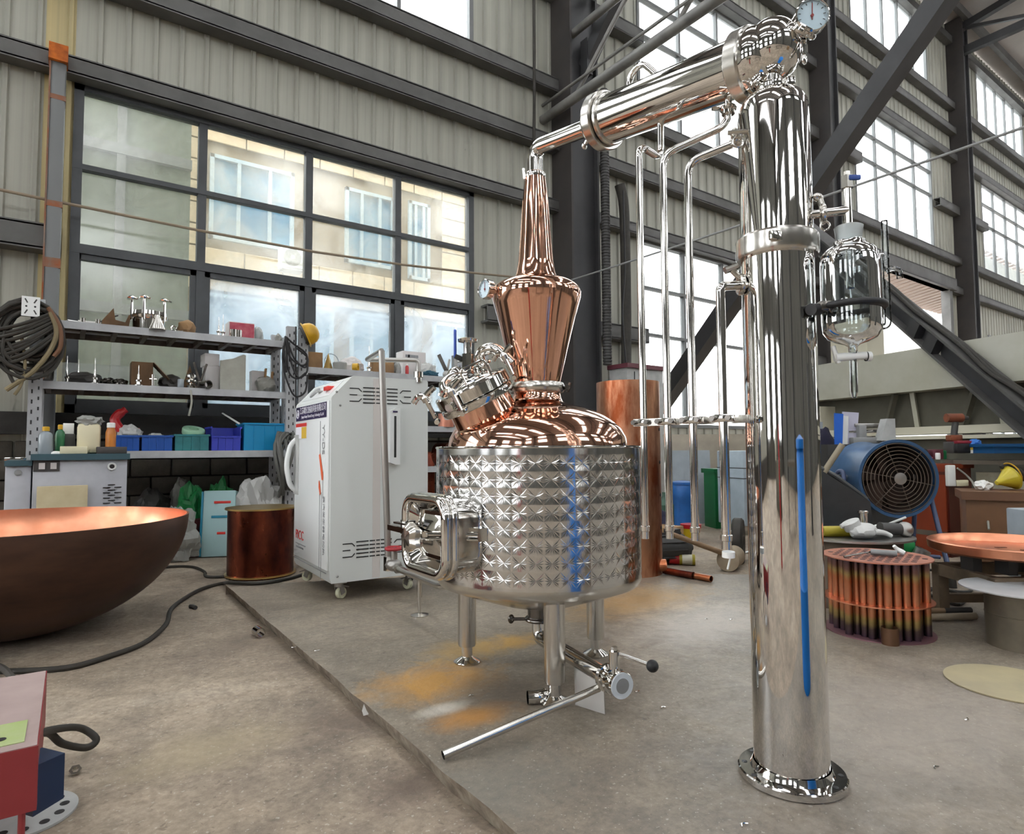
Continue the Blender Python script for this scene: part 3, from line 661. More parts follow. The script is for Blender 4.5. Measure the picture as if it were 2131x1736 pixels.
part('onion_head', MB().shell(lant, (PC.x, PC.y, 0), n=64), 'copper', still, label='bulging copper helmet above the clamp', ang=60)
cone = [pr(1162, 582), pr(1157, 572), pr(1152, 545), pr(1147, 490), pr(1142, 430), pr(1138, 395), pr(1135, 372), pr(1134, 362)]
part('neck_cone', MB().shell(cone, (PC.x, PC.y, 0), n=48), 'copper', still, label='tall tapering copper neck', ang=60)
# thermometer on the helmet
g0 = PC+ZV*zat(PC, 612)-RH*0.185-FH*0.05; gd = (-RH*0.75-FH*0.66).normalized(); g1 = g0+gd*0.06
def gauge(par, c, d, R_, stem_from, nm='thermometer'):
    d = d.normalized()
    g = part(nm, MB().lathe([(R_*0.9, -0.022), (R_, -0.018), (R_, 0.012), (R_*0.93, 0.016), (R_*0.88, 0.012), (R_*0.87, 0.004)], c, d, n=36), 'steel', par)
    part('dial', MB().cyl(c+d*0.003, c+d*0.006, R_*0.88, n=36), 'dial', g, label='pale blue-white dial')
    x, y, _ = MB.frame(d); yv = (ZV-d*ZV.dot(d)).normalized(); xv = yv.cross(d)
    tk = MB()
    for k in range(11):
        a = math.radians(225-27*k); e = xv*math.cos(a)+yv*math.sin(a); tk.bar(c+d*0.0068+e*R_*0.66, c+d*0.0068+e*R_*0.8, R_*0.035, 0.0006, up=d)
    part('dial_marks', tk, 'black', g)
    part('needle', MB().bar(c+d*0.008-yv*R_*0.25, c+d*0.008+yv*R_*0.7, R_*0.05, 0.001, up=d).cyl(c+d*0.006, c+d*0.01, R_*0.09, n=12), 'red_needle', g)
    if stem_from is not None: part('stem', MB().cyl(stem_from, c-d*0.02, 0.011, n=14).cyl(stem_from.lerp(c, 0.3), stem_from.lerp(c, 0.55), 0.019, n=6), 'steel', g)
    return g
mat('dial', 'b9cfdb', 0.3); mat('red_needle', '8a2a2a', 0.5)
gauge(still, g1, gd, 0.045, g0)
# legs
def leg(bx, by, ztop):
    p = fl(bx, by); l = part('leg', MB().cyl(p+ZV*0.085, p+ZV*ztop, 0.043, n=32).cyl(p+ZV*0.078, p+ZV*0.087, 0.040, n=32), 'steel_satin', still)
    part('leg_foot', MB().cyl(p+ZV*0.02, p+ZV*0.085, 0.026, n=24).lathe([(0.062, 0), (0.064, 0.006), (0.058, 0.012), (0.03, 0.026), (0.026, 0.03)], p, n=36), 'steel', l)
for bx, by in ((972, 1378), (1155, 1462), (1240, 1362)): leg(bx, by, 0.40)
# drain
dn = PC+ZV*0.29
part('drain_outlet', MB().cyl(dn+ZV*0.03, dn-ZV*0.05, 0.05, n=28).cyl(dn-ZV*0.045, dn-ZV*0.062, 0.058, n=28), 'steel_dark', still)
ve = dp(1262, 1400, 2.33); ve.z = 0.155
dpath = round_path([dn-ZV*0.05, V((dn.x, dn.y, 0.155)), ve], 0.09, 8)
part('drain_pipe', MB().tube(dpath, 0.032, 20), 'steel', still)
dv = (ve-V((dn.x, dn.y, 0.155))).normalized()
vv = part('drain_valve', MB().lathe([(0.034, 0), (0.05, 0), (0.052, 0.018), (0.04, 0.022), (0.042, 0.045), (0.05, 0.048), (0.05, 0.062), (0.036, 0.066), (0.036, 0.085), (0.048, 0.088), (0.048, 0.1)], ve, dv, n=32), 'steel', still)
part('valve_seal', MB().cyl(ve+dv*0.1, ve+dv*0.104, 0.046, n=32), mat('seal_white', 'cfd6dc', 0.3), vv, label='white translucent end cap')
part('valve_bore', MB().cyl(ve+dv*0.1035, ve+dv*0.1055, 0.027, n=24), 'grey', vv)
vt = ve+dv*0.055
part('valve_stem', MB().cyl(vt+ZV*0.03, vt+ZV*0.11, 0.02, n=20).cyl(vt+ZV*0.10, vt+ZV*0.125, 0.012, n=6), 'steel', vv)
he = vt+ZV*0.105+RH*0.125-FH*0.06-ZV*0.03
part('valve_lever', MB().cyl(vt+ZV*0.105, he, 0.007, n=12), 'steel', vv); part('lever_knob', MB().ball(he, 0.022), 'black', vv, label='black ball knob')
wq = dn-ZV*0.055
part('wing_clamp', MB().torus(wq, (0, 0, 1), 0.056, 0.009).cyl(wq-RH*0.05, wq-RH*0.12, 0.007, n=10).ball(wq-RH*0.125, 0.017, 1, 0.6, 1.2), 'steel_dark', still)
# square side door
DC = PC+(-RH*0.82-FH*0.57)*0.5; dz = zat(PC+(-RH*0.82-FH*0.57)*0.53, 1112)
dn_ = (-RH*0.82-FH*0.57).normalized(); du = ZV.cross(dn_).normalized(); dc = V((DC.x, DC.y, dz))
door = part('side_door', MB().prism(rrect(0.36, 0.29, 0.07, 8), dc-dn_*0.14, du, ZV, 0.18), 'steel', still, label='square polished steel side door')
def ringprism(b, w0, h0, r0, w1, h1, r1, o, th, seg=8):
    A = rrect(w0, h0, r0, seg); B = rrect(w1, h1, r1, seg); k = len(A)
    vs = [o+du*x+ZV*y for x, y in A]+[o+du*x+ZV*y for x, y in B]+[o+dn_*th+du*x+ZV*y for x, y in A]+[o+dn_*th+du*x+ZV*y for x, y in B]
    fs = []
    for i in range(k):
        j = (i+1) % k
        fs += [(i, j, 2*k+j, 2*k+i), (k+j, k+i, 3*k+i, 3*k+j), (2*k+i, 2*k+j, 3*k+j, 3*k+i), (j, i, k+i, k+j)]
    return b.add(vs, fs)
def rtube(w_, h_, r, o, rt): return MB().tube([o+du*x+ZV*y for x, y in rrect(w_, h_, r, 8)], rt, 12, closed=True)
part('door_rim', rtube(0.365, 0.305, 0.075, dc+dn_*0.04, 0.016), 'steel', door)
part('door_rim', rtube(0.35, 0.29, 0.07, dc+dn_*0.074, 0.021), 'steel', door)
# embossed lid: inward sloping pan with a raised hip panel
lid = MB(); o_ = dc+dn_*0.07
A = rrect(0.31, 0.25, 0.055, 6); B = rrect(0.25, 0.19, 0.04, 6); kk = len(A)
lid.add([o_+du*x+ZV*y for x, y in A]+[o_-dn_*0.028+du*x+ZV*y for x, y in B], [(i, (i+1) % kk, kk+(i+1) % kk, kk+i) for i in range(kk)]+[tuple(range(kk, 2*kk))])
part('door_lid', lid, 'steel', door)
part('lid_rib', MB().add([o_-dn_*0.028+du*x+ZV*y for x, y in ((-0.11, -0.08), (0.11, -0.08), (0.11, 0.08), (-0.11, 0.08))]+[o_-dn_*0.002+du*x+ZV*y for x, y in ((-0.07, 0.005), (0.05, 0.005), (0.05, 0.02), (-0.07, 0.02))],
     [(0, 1, 5, 4), (1, 2, 6, 5), (2, 3, 7, 6), (3, 0, 4, 7), (4, 5, 6, 7)]), 'steel', door)
az = ZV*0.012
part('clamp_bar', MB().bar(o_+dn_*0.042-du*0.25+az, o_+dn_*0.042+du*0.06+az, 0.034, 0.022, up=ZV), 'steel', door)
part('clamp_bar', MB().bar(o_+dn_*0.035-du*0.22+az+ZV*0.022, o_+dn_*0.03-du*0.12+az+ZV*0.022, 0.02, 0.008), 'steel_dark', door)
kn = o_+du*0.03+dn_*0.055
part('star_knob', MB().lathe([(0.0, 0.0), (0.042, 0.0), (0.054, 0.012), (0.054, 0.032), (0.036, 0.05), (0.0, 0.054)], kn, dn_, n=40, lobes=5, lob=0.16), 'steel_satin', door, label='cast star-shaped tightening knob')
part('knob_screw', MB().cyl(kn-dn_*0.07, kn, 0.012, n=12), 'steel_dark', door)
sw = dc+du*0.19+dn_*0.03+az
part('swing_bolt', MB().cyl(o_+du*0.05+dn_*0.03+az, sw+dn_*0.01-dn_*0.09+du*0.02, 0.009, n=10).cyl(o_+du*0.05+dn_*0.03+az-ZV*0.018, sw-dn_*0.08+du*0.02-ZV*0.018, 0.006, n=10), 'steel', door)
part('bolt_bracket', MB().box(sw-dn_*0.1+du*0.0, (0.05, 0.05, 0.05)), 'steel', door)
part('hinge', MB().cyl(o_-du*0.225+az-ZV*0.03, o_-du*0.225+az+ZV*0.03, 0.008, n=10), 'steel_dark', door)
# tilted round manway
ma = (-RH*0.43-FH*0.20+ZV*0.88).normalized(); mb_ = PC-RH*0.19-FH*0.10; mb_ = V((mb_.x, mb_.y, 1.065)); ml = mb_+ma*0.255
mw = part('manway_neck', MB().shell([(0.185, -0.06), (0.16, 0.02), (0.145, 0.07), (0.14, 0.17)], mb_, ma, n=48), 'copper', still, label='tilted copper manway neck', ang=60)
part('manway_ring', MB().lathe([(0.135, 0.165), (0.165, 0.165), (0.168, 0.172), (0.168, 0.195), (0.163, 0.2), (0.135, 0.2)], mb_, ma, n=56), 'steel', mw)
part('manway_lid', MB().lathe([(0.165, 0.203), (0.17, 0.206), (0.17, 0.252), (0.163, 0.258), (0.145, 0.258), (0.135, 0.266), (0.08, 0.283), (0.0, 0.288)], mb_, ma, n=56), 'steel', mw)
mx, my, _ = MB.frame(ma); ml = mb_+ma*0.26
ex = (RH-ma*RH.dot(ma)).normalized(); ey = ma.cross(ex)
def wing(p, s=1.0):
    b = MB().cyl(p-ma*0.07*s, p+ma*0.03*s, 0.009*s, n=10).cyl(p-ma*0.085*s-ey*0.02, p-ma*0.085*s+ey*0.02, 0.01*s, n=10)
    part('wing_nut', b.lathe([(0.0, 0), (0.018, 0.0), (0.02, 0.02), (0.014, 0.03)], p+ma*0.0, ma, n=14).tube([p+ma*0.02-ex*0.05*s, p+ma*0.035-ex*0.025*s, p+ma*0.025, p+ma*0.035+ex*0.025*s, p+ma*0.045+ex*0.05*s], 0.012*s, 10, 4), 'steel', mw)
wing(ml-ex*0.2-ey*0.02+ma*0.01, 1.15); wing(ml-ex*0.06-ey*0.185); wing(ml+ex*0.19-ey*0.06+ma*0.03); wing(ml+ex*0.05+ey*0.185)
part('lid_arm', MB().tube([ml-ex*0.09-ey*0.15+ma*0.015, ml-ex*0.09-ey*0.1+ma*0.05, ml-ex*0.05-ey*0.04+ma*0.06, ml+ma*0.04], 0.02, 12, 5), 'steel', mw)
part('lid_handle', MB().tube(round_path([ml+ex*0.0-ey*0.12, ml+ex*0.0-ey*0.12+ma*0.075, ml+ex*0.11-ey*0.1+ma*0.075, ml+ex*0.11-ey*0.1], 0.02), 0.006, 10), 'steel', mw)
vb = ml+ex*0.0+ey*0.02+ma*0.02
part('relief_ball', MB().ball(vb-ex*0.04+ma*0.03, 0.045).lathe([(0.05, 0), (0.05, 0.018), (0.02, 0.02)], vb-ex*0.04, ma, n=24), 'steel', mw)
vs_ = part('valve_body', MB().cyl(vb+ZV*0.02, vb+ZV*0.11, 0.027, n=8).cyl(vb+ZV*0.10, vb+ZV*0.165, 0.018, n=20).lathe([(0.02, 0.16), (0.042, 0.165), (0.044, 0.175), (0.03, 0.181), (0, 0.181)], vb, n=28), 'steel', mw)
part('valve_arm', MB().bar(vb-RH*0.02+ZV*0.085, vb-RH*0.055+ZV*0.1, 0.03, 0.02), 'steel', vs_)
part('blue_lever', MB().rbox(vb-RH*0.055+ZV*0.155, (0.012, 0.024, 0.13), 0.005, rz=-YAW), mat('blue_lever', '2f51b0', 0.4), vs_, label='blue valve lever')
eb_ = ml+ex*0.08+ey*0.1
part('vent_elbow', MB().tube(round_path([eb_, eb_+ma*0.1, eb_+ma*0.13+RH*0.09-FH*0.03, eb_+ma*0.04+RH*0.13-FH*0.05], 0.05, 6), 0.026, 16).torus(eb_+ma*0.045, ma, 0.036, 0.009), 'steel', mw)
part('side_sight', MB().cyl(mb_+ma*0.22-ey*0.165-ex*0.09, mb_+ma*0.22-ey*0.19-ex*0.1, 0.018, n=16), 'steel', mw)
# ---------------------------------------------------------------- polished column
CC = fl(1648, 1616)
def sil(P, x, y):
    z = zat(P, y); ax = px_of(V((P.x, P.y, z)))[0]; return (abs(x-ax)*depth(V((P.x, P.y, z)))/FPX, z)
CR = 0.108; zr = zat(CC, 517); zt = zat(CC, 245); zn = zat(CC, 196)
colm = thing('steel_rectifier', CC, 'tall mirror-polished steel column standing on a bolted round flange', 'column')
part('shaft', MB().shell([(CR, 0.02), (CR, zr-0.03)], (CC.x, CC.y, 0), n=64), 'steel_mirror', colm)
part('upper_shell', MB().shell([(CR, zr+0.03), (CR, zt), (CR*0.97, zt+0.03), (CR*0.86, zt+0.055), (CR*0.65, zt+0.075), (0.045, zn-0.008), (0.03, zn), (0.028, zn+0.09)], (CC.x, CC.y, 0), n=64), 'steel_mirror', colm, ang=60)
part('ring_clamp', MB().lathe([(CR-0.004, zr-0.036), (CR+0.012, zr-0.036), (CR+0.016, zr-0.026), (CR+0.016, zr+0.026), (CR+0.01, zr+0.034), (CR-0.004, zr+0.034)], (CC.x, CC.y, 0), n=64), 'steel_satin', colm)
cbp = CC+ZV*zr-FH*(CR+0.012)-RH*0.055
part('clamp_latch', MB().rbox(cbp, (0.04, 0.018, 0.03), 0.004, rz=-YAW+0.4), 'steel', colm)
fl_b = MB().lathe([(CR-0.002, 0.026), (CR+0.003, 0.044), (CR+0.008, 0.03), (CR+0.011, 0.0245), (0.151, 0.0245), (0.155, 0.021), (0.155, 0.004), (0.15, 0.0), (0.05, 0.0)], CC, n=72)
flg = part('base_flange', fl_b, 'steel', colm)
for k in range(10):
    a = 2*PI*k/10+0.3; q = CC+V((0.135*math.cos(a), 0.135*math.sin(a), 0.0243))
    part('bolt_hole', MB().cyl(q, q+ZV*0.0012, 0.0085, n=16), 'black', flg)
nk = CC+ZV*(zn+0.012)
part('neck_clamp', MB().lathe([(0.028, -0.012), (0.045, -0.012), (0.05, -0.004), (0.05, 0.01), (0.043, 0.016), (0.028, 0.016)], nk, n=36).rbox(nk-FH*0.045+RH*0.035, (0.03, 0.03, 0.03), 0.005, rz=-YAW), 'steel', colm)
# ---------------------------------------------------------------- slanted condenser
E = PC+ZV*zat(PC, 308); Rr = CC+ZV*zat(CC, 118); Ax = (Rr-E).normalized(); LEN = (Rr-E).length
def axp(t): return E.lerp(Rr, t)
cond = thing('tube_condenser', axp(0.65), 'slanted polished steel condenser tube joining the still neck to the column', 'condenser')
aup = (ZV-Ax*ZV.dot(Ax)).normalized(); asd = Ax.cross(aup)      # asd points away from the camera side
if asd.dot(FH) < 0: asd = -asd
tl, tr_ = 0.375, 0.925
part('lyne_arm', MB().tube(round_path([PC+ZV*zat(PC, 366), E, axp(tl-0.02)], 0.085, 10), 0.036, 28), 'steel', cond)
pk = PC+ZV*zat(PC, 368)
part('elbow_clamp', MB().lathe([(0.03, -0.02), (0.046, -0.016), (0.05, -0.006), (0.05, 0.008), (0.044, 0.016), (0.03, 0.018)], pk, n=36).cyl(pk-RH*0.05-FH*0.02-ZV*0.02, pk-RH*0.055-FH*0.02+ZV*0.03, 0.007, n=8), 'steel', cond)
BR = 0.094
part('shell', MB().shell([(BR, 0), (BR, LEN*(tr_-tl))], axp(tl), Ax, n=64), 'steel_mirror', cond)
def flange(t, r, th, nb):
    f = part('flange', MB().lathe([(0.05, -th/2), (r-0.004, -th/2), (r, -th/2+0.004), (r, th/2-0.004), (r-0.004, th/2), (BR-0.01, th/2)], axp(t), Ax, n=56), 'steel_satin', cond); return f
flange(tl, 0.118, 0.045, 8); flange(tl+0.03, 0.104, 0.02, 0); flange(tr_+0.005, 0.118, 0.05, 8)
part('end_cap', MB().lathe([(0.036, -0.075), (0.06, -0.066), (0.095, -0.046), (0.108, -0.02), (0.108, 0.0)], axp(tl), Ax, n=56), 'steel_mirror', cond, ang=60)
cl0 = axp(tl-0.075)
part('arm_clamp', MB().torus(cl0, Ax, 0.04, 0.011).cyl(cl0-aup*0.05, cl0-aup*0.075-RH*0.01, 0.009, n=10).ball(cl0-aup*0.08-RH*0.012, 0.014, 1, 0.6, 1), 'steel', cond)
part('dished_head', MB().lathe([(0.106, 0.0), (0.11, 0.03), (0.107, 0.05), (0.095, 0.075), (0.075, 0.095), (0.045, 0.108), (0.0, 0.113)], axp(tr_+0.01), Ax, n=56), 'steel_mirror', cond, ang=60)
hb = Rr+ZV*0.02
part('outlet_bulb', MB().ball(hb+RH*0.005, 0.094, 1, 1, 1.05, n=20), 'steel_mirror', cond)
part('outlet_stub', MB().cyl(CC+ZV*(zn+0.03), CC+ZV*(Rr.z-0.05), 0.031, n=32), 'steel', cond)
# hand loops and fittings on the shell
def loop(t, side, l, m='steel'):
    p = axp(t)+aup*(BR*0.95)+asd*side; q = axp(t+0.13)+aup*(BR*0.95)+asd*side
    part('lift_loop', MB().tube(round_path([p, p+aup*0.07, p.lerp(q, 0.4)+aup*0.1, q+aup*0.012], 0.04, 6), 0.0125, 14).torus(p+aup*0.008, aup, 0.02, 0.009), m, cond)
loop(tl+0.09, 0.02, 0)
part('top_pipe', MB().cyl(axp(0.70)+aup*(BR+0.012)+asd*0.01, axp(0.9)+aup*(BR+0.02)+asd*0.01, 0.012, n=14).cyl(axp(0.9)+aup*(BR+0.02)+asd*0.01, axp(0.9)+aup*(BR-0.02), 0.012, n=14).cyl(axp(0.69)+aup*(BR-0.01)+asd*0.01, axp(0.71)+aup*(BR+0.014)+asd*0.01, 0.012, n=14), 'steel', cond)
# big thermometer at the outlet
gs = hb+RH*0.06-FH*0.06; gc = dp(1688, 35, depth(hb)-0.10); gdir = (-FH*0.93-RH*0.05-ZV*0.08).normalized()
part('gauge_branch', MB().cyl(hb, gs.lerp(gc, 0.55), 0.022, n=20).torus(gs.lerp(gc, 0.35), gc-gs, 0.036, 0.011).torus(gs.lerp(gc, 0.5), gc-gs, 0.034, 0.009).cyl(gs.lerp(gc, 0.42)-ZV*0.03, gs.lerp(gc, 0.42)-ZV*0.09, 0.007, n=10).ball(gs.lerp(gc, 0.42)-ZV*0.095, 0.012, 1, 0.6, 1.5), 'steel', cond)
gauge(cond, gc, gdir, 0.052, gs.lerp(gc, 0.5), 'dial_thermometer')
# ---------------------------------------------------------------- four cooling-water pipes on a clamp bar
def pd(x): return 1.86+(1540-x)/220*0.37          # distance of the pipe row along the bar
zb_ = zat(dp(1430, 875, pd(1430)), 875)
def pip(x, y): p = dp(x, y, pd(x)); return p
rows = thing('pipe_rack', dp(1430, 1115, pd(1430)), 'row of four bright steel cooling pipes held by a bolted clamp bar', 'pipes')
bx0, bx1 = pip(1321, 881), CC+ZV*1.095-RH*CR*0.95
part('clamp_bar', MB().bar(V((bx0.x, bx0.y, 1.095)), V((bx1.x, bx1.y, 1.095)), 0.02, 0.026), 'steel_satin', rows)
col_dirs = []
def drop(xl, ylow, pts, r=0.0125, cap='steel'):
    base = pip(xl, ylow); base = V((base.x, base.y, zat(base, ylow)))
    up = [base+ZV*0.05]+[p for p in pts(base)]
    p_ = part('cooling_pipe', MB().tube(round_path(up, 0.05, 8), r, 18), 'steel', rows)
    part('pipe_socket', MB().lathe([(r*0.8, -0.005), (r*1.05, -0.005), (r*1.05, 0.02), (r*1.3, 0.022), (r*1.3, 0.038), (r*1.05, 0.04), (r*1.05, 0.052)], base, n=20), 'steel' if cap == 'steel' else cap, p_)
    c = V((base.x, base.y, 1.095)); bd = (bx1-bx0).normalized(); bn = bd.cross(ZV)
    cl_ = part('pipe_clamp', MB().rbox(c-bn*0.0, (0.062, 0.042, 0.024), 0.005, rz=math.atan2(bd.y, bd.x)), 'steel', rows)
    for s_ in (-1, 1):
        q = c+bd*(0.025*s_)+(bn if bn.dot(FH) < 0 else -bn)*0.02
        part('clamp_screw', MB().cyl(q, q+(bn if bn.dot(FH) < 0 else -bn)*0.012, 0.009, n=6).cyl(q, q+(bn if bn.dot(FH) < 0 else -bn)*0.0125, 0.005, n=8), 'steel_dark', cl_)
    return base
def at_z(b, z): return V((b.x, b.y, z))
cpt = axp(0.63)-aup*BR
drop(1343, 1118, lambda b: [at_z(b, zat(b, 301)), V((cpt.x, cpt.y, zat(b, 301)-0.005)), cpt+aup*0.01])
cp2 = axp(0.875)-aup*BR
drop(1394, 1118, lambda b: [at_z(b, zat(b, 322)), V((cp2.x, cp2.y, cp2.z-0.085)), cp2+aup*0.01])
part('inlet_clamp', MB().torus(cp2-ZV*0.03, ZV, 0.02, 0.009).cyl(cp2-ZV*0.05, cp2-ZV*0.02, 0.022, n=20).cyl(cp2-ZV*0.03-RH*0.03, cp2-ZV*0.03-RH*0.055, 0.007, n=8), 'steel', rows)
cp3 = CC+ZV*zat(CC, 286)-RH*CR*0.9
drop(1447, 1122, lambda b: [at_z(b, zat(b, 338)), cp3+RH*0.02])
q3 = cp3-RH*0.03-FH*0.0
part('wing_clamp', MB().torus(q3, RH, 0.022, 0.008).tube([q3-FH*0.03-RH*0.03, q3-FH*0.035, q3-FH*0.04+RH*0.03], 0.008, 8, 4).torus(q3-FH*0.03-ZV*0.03, FH, 0.016, 0.004), 'steel_satin', rows)
cp4 = CC+ZV*zat(CC, 592)-RH*CR*0.9
drop(1512, 1140, lambda b: [at_z(b, zat(b, 618)), at_z(b, zat(b, 596)), cp4+RH*0.02], r=0.0145)
q4 = cp4-RH*0.02
part('wing_clamp', MB().torus(q4, RH, 0.026, 0.009).cyl(q4+ZV*0.02, q4+ZV*0.05-RH*0.03, 0.01, n=10).cyl(q4+ZV*0.045-RH*0.05, q4+ZV*0.06-RH*0.01, 0.012, n=10), 'steel_satin', rows)
part('end_plug', MB().cyl(dp(1516, 1148, pd(1512)), dp(1516, 1160, pd(1512)), 0.019, n=20).tube([dp(1520, 1160, pd(1512)), dp(1514, 1185, pd(1512))], 0.003, 6), 'white_plastic', rows, label='white plastic end plug with strings')
# ---------------------------------------------------------------- glass separator flask
m_ = bpy.data.materials.new('clear_glass'); m_.use_nodes = True; nt = m_.node_tree; nt.nodes.clear()
go = nt.nodes.new('ShaderNodeOutputMaterial'); gt1 = nt.nodes.new('ShaderNodeBsdfTransparent'); gt1.inputs[0].default_value = (0.95, 0.975, 0.98, 1); gg = nt.nodes.new('ShaderNodeBsdfGlossy'); gg.inputs['Roughness'].default_value = 0.02
lw_ = nt.nodes.new('ShaderNodeLayerWeight'); lw_.inputs['Blend'].default_value = 0.4; gmx = nt.nodes.new('ShaderNodeMixShader')
nt.links.new(lw_.outputs['Fresnel'], gmx.inputs[0]); nt.links.new(gt1.outputs[0], gmx.inputs[1]); nt.links.new(gg.outputs[0], gmx.inputs[2]); nt.links.new(gmx.outputs[0], go.inputs[0]); MATS['clear_glass'] = m_
mat('ground_glass', 'f2f6f6', 0.45, trans=0.85)
FD = 1.90; FPt = dp(1771, 620, FD); fz = lambda y: zat(FPt, y)
def fr(w_, y): return (w_/2*FD/FPX, fz(y))
flask = thing('glass_flask', V((FPt.x, FPt.y, fz(828))), 'clear glass separator flask with stopcock hung beside the column', 'flask')
outer = [fr(60, 503), fr(64, 512), fr(90, 519), fr(106, 528), fr(113, 542), fr(114, 560), fr(114, 670), fr(110, 690), fr(92, 704), fr(60, 712), fr(30, 717), fr(18, 722), fr(17, 736)]
inner = [(max(r-0.0014, 0.004), z) for r, z in outer][::-1]
part('bowl', MB().shell(outer+inner+[outer[0]], (FPt.x, FPt.y, 0), n=48), 'clear_glass', flask, ang=60)
part('ground_joint', MB().shell([fr(46, 506), fr(54, 478), fr(56, 473), fr(50, 471), fr(42, 473), fr(38, 506)], (FPt.x, FPt.y, 0), n=36), 'ground_glass', flask, label='frosted ground-glass neck', ang=60)
part('drip_tube', MB().cyl((FPt.x, FPt.y, fz(600)), (FPt.x, FPt.y, fz(470)), 0.011, n=16), 'clear_glass', flask)
sk = V((FPt.x, FPt.y, fz(742)))
skp = part('stopcock', MB().cyl(sk-RH*0.055-ZV*0.003, sk+RH*0.04+ZV*0.003, 0.013, 0.012, n=20).cyl(sk-RH*0.045-ZV*0.02, sk-RH*0.06+ZV*0.032, 0.007, n=12).cyl(sk+RH*0.04, sk+RH*0.052, 0.015, n=20), 'white_plastic', flask, label='white plastic stopcock')
part('seal_ring', MB().torus(sk+RH*0.04, RH, 0.013, 0.002), 'black', skp)
part('outlet_tip', MB().shell([fr(14, 748), fr(14, 815), fr(9, 828), fr(5, 828), fr(10, 814), fr(10, 748)], (FPt.x, FPt.y, 0), n=24), 'clear_glass', flask, ang=60)
s0 = V((FPt.x, FPt.y, fz(530)))+RH*0.085; s1 = V((FPt.x, FPt.y, fz(680)))+RH*0.075
part('side_arm', MB().tube(round_path([s1, s1+RH*0.035-ZV*0.0, V((s1.x, s1.y, fz(460)))+RH*0.035], 0.02, 6), 0.0095, 16), 'clear_glass', flask)
part('side_bridge', MB().cyl(s0-RH*0.02, s0+RH*0.02, 0.006, n=12), 'clear_glass', flask)
hk = V((s1.x, s1.y, fz(565)))+RH*0.04
part('side_spout', MB().tube([hk, hk+RH*0.018+ZV*0.006, hk+RH*0.033, hk+RH*0.036-ZV*0.022], 0.009, 14, 5), 'clear_glass', flask)
# its holder, fixed to the column
hold = thing('flask_holder', CC+ZV*zat(CC, 660), 'black padded ring clamp and valve arm carrying the glass flask', 'clamp')
ha = CC+ZV*zat(CC, 662)-FH*0.095+RH*0.055; rc = V((FPt.x, FPt.y, fz(640))); hbp = rc-RH*0.088-FH*0.02
part('arm', MB().tube([ha-FH*0.01, ha.lerp(hbp, 0.5), hbp], 0.012, 14), 'steel_satin', hold); part('arm_socket', MB().cyl(ha-FH*0.025-RH*0.01, ha+RH*0.025+ZV*0.006, 0.018, n=16), 'black', hold)
part('padded_ring', MB().tube([rc+RH*(0.089*math.cos(a))+FH*(0.089*math.sin(a)) for a in [math.radians(188+i*(344/26)) for i in range(27)]], 0.0105, 12), 'black', hold, label='black foam-padded ring')
part('ring_lock', MB().rbox(hbp, (0.045, 0.025, 0.03), 0.006, rz=-YAW).torus(hbp+RH*0.02-ZV*0.01-FH*0.012, FH, 0.014, 0.003), 'steel_dark', hold)
ta = CC+ZV*zat(CC, 462)+RH*0.09-FH*0.05; tb = V((FPt.x, FPt.y, fz(438)))
part('outlet_arm', MB().cyl(ta-RH*0.03, tb, 0.0135, n=18), 'steel', hold)
part('arm_clamp', MB().torus(ta.lerp(tb, 0.32), tb-ta, 0.024, 0.009).torus(ta.lerp(tb, 0.32)-ZV*0.04-FH*0.01, FH, 0.014, 0.0035).cyl(ta.lerp(tb, 0.32)+ZV*0.02, ta.lerp(tb, 0.22)+ZV*0.055, 0.01, n=10).ball(ta.lerp(tb, 0.2)+ZV*0.055, 0.016, 1.5, 0.8, 0.8), 'steel_satin', hold)
part('riser', MB().cyl(V((tb.x, tb.y, fz(470))), V((tb.x, tb.y, fz(392))), 0.0115, n=18), 'steel', hold)
vb2 = V((tb.x, tb.y, fz(375)))
part('top_valve', MB().cyl(vb2-ZV*0.026, vb2+ZV*0.012, 0.018, n=6).cyl(vb2+ZV*0.01, vb2+ZV*0.026, 0.01, n=12), 'steel_satin', hold)
part('valve_tap', MB().rbox(vb2+RH*0.016-FH*0.014+ZV*0.002, (0.036, 0.012, 0.016), 0.004, rz=-YAW), mat('blue_tap', '31509a', 0.4), hold, label='small blue tap')
# ---------------------------------------------------------------- white steam generator
GR = math.radians(-2.3); G0 = fl(686, 1216, 0.126)
gt_ = tf((G0.x, G0.y, 0), GR); GW, GD = 0.71, 0.90; GZ0, GZ1, GZ2 = 0.126, 1.362, 1.515
def g(x, y, z): return gt_ @ V((x, y, z))
gx, gy = (gt_.to_3x3() @ V((1, 0, 0))), (gt_.to_3x3() @ V((0, 1, 0)))
mat('cab_white', 'd6dad8', 0.35, spec=0.4); mat('cab_front', 'e6e9e9', 0.25); mat('label_purple', '2a1f4a', 0.4); mat('print_white', 'e8e8f0', 0.5); mat('print_red', 'd2342c', 0.5); mat('print_orange', 'e2653a', 0.5)
mat('print_grey', '8b8d90', 0.5); mat('print_yellow', 'd9b43c', 0.5); mat('slot_dark', '2a2b2c', 0.7); mat('wheel_cream', 'd9d9bd', 0.5)
gen = thing('steam_generator', V((G0.x, G0.y, 0)), 'white steel steam generator cabinet with sloped control panel on casters', 'machine')
bm = MB().prism([(0.012, GZ0), (GW-0.02, GZ0), (GW, GZ0+0.02), (GW, GZ2-0.012), (GW-0.012, GZ2), (0.152, GZ2), (0.14, GZ2-0.006), (0.004, GZ1+0.004), (0.0, GZ1-0.008), (0.0, GZ0+0.03)], (0, GD, 0), (1, 0, 0), (0, 0, 1), GD); bm.tf = None
bm.v = [gt_ @ p for p in bm.v]
part('body', bm, 'cab_white', gen)
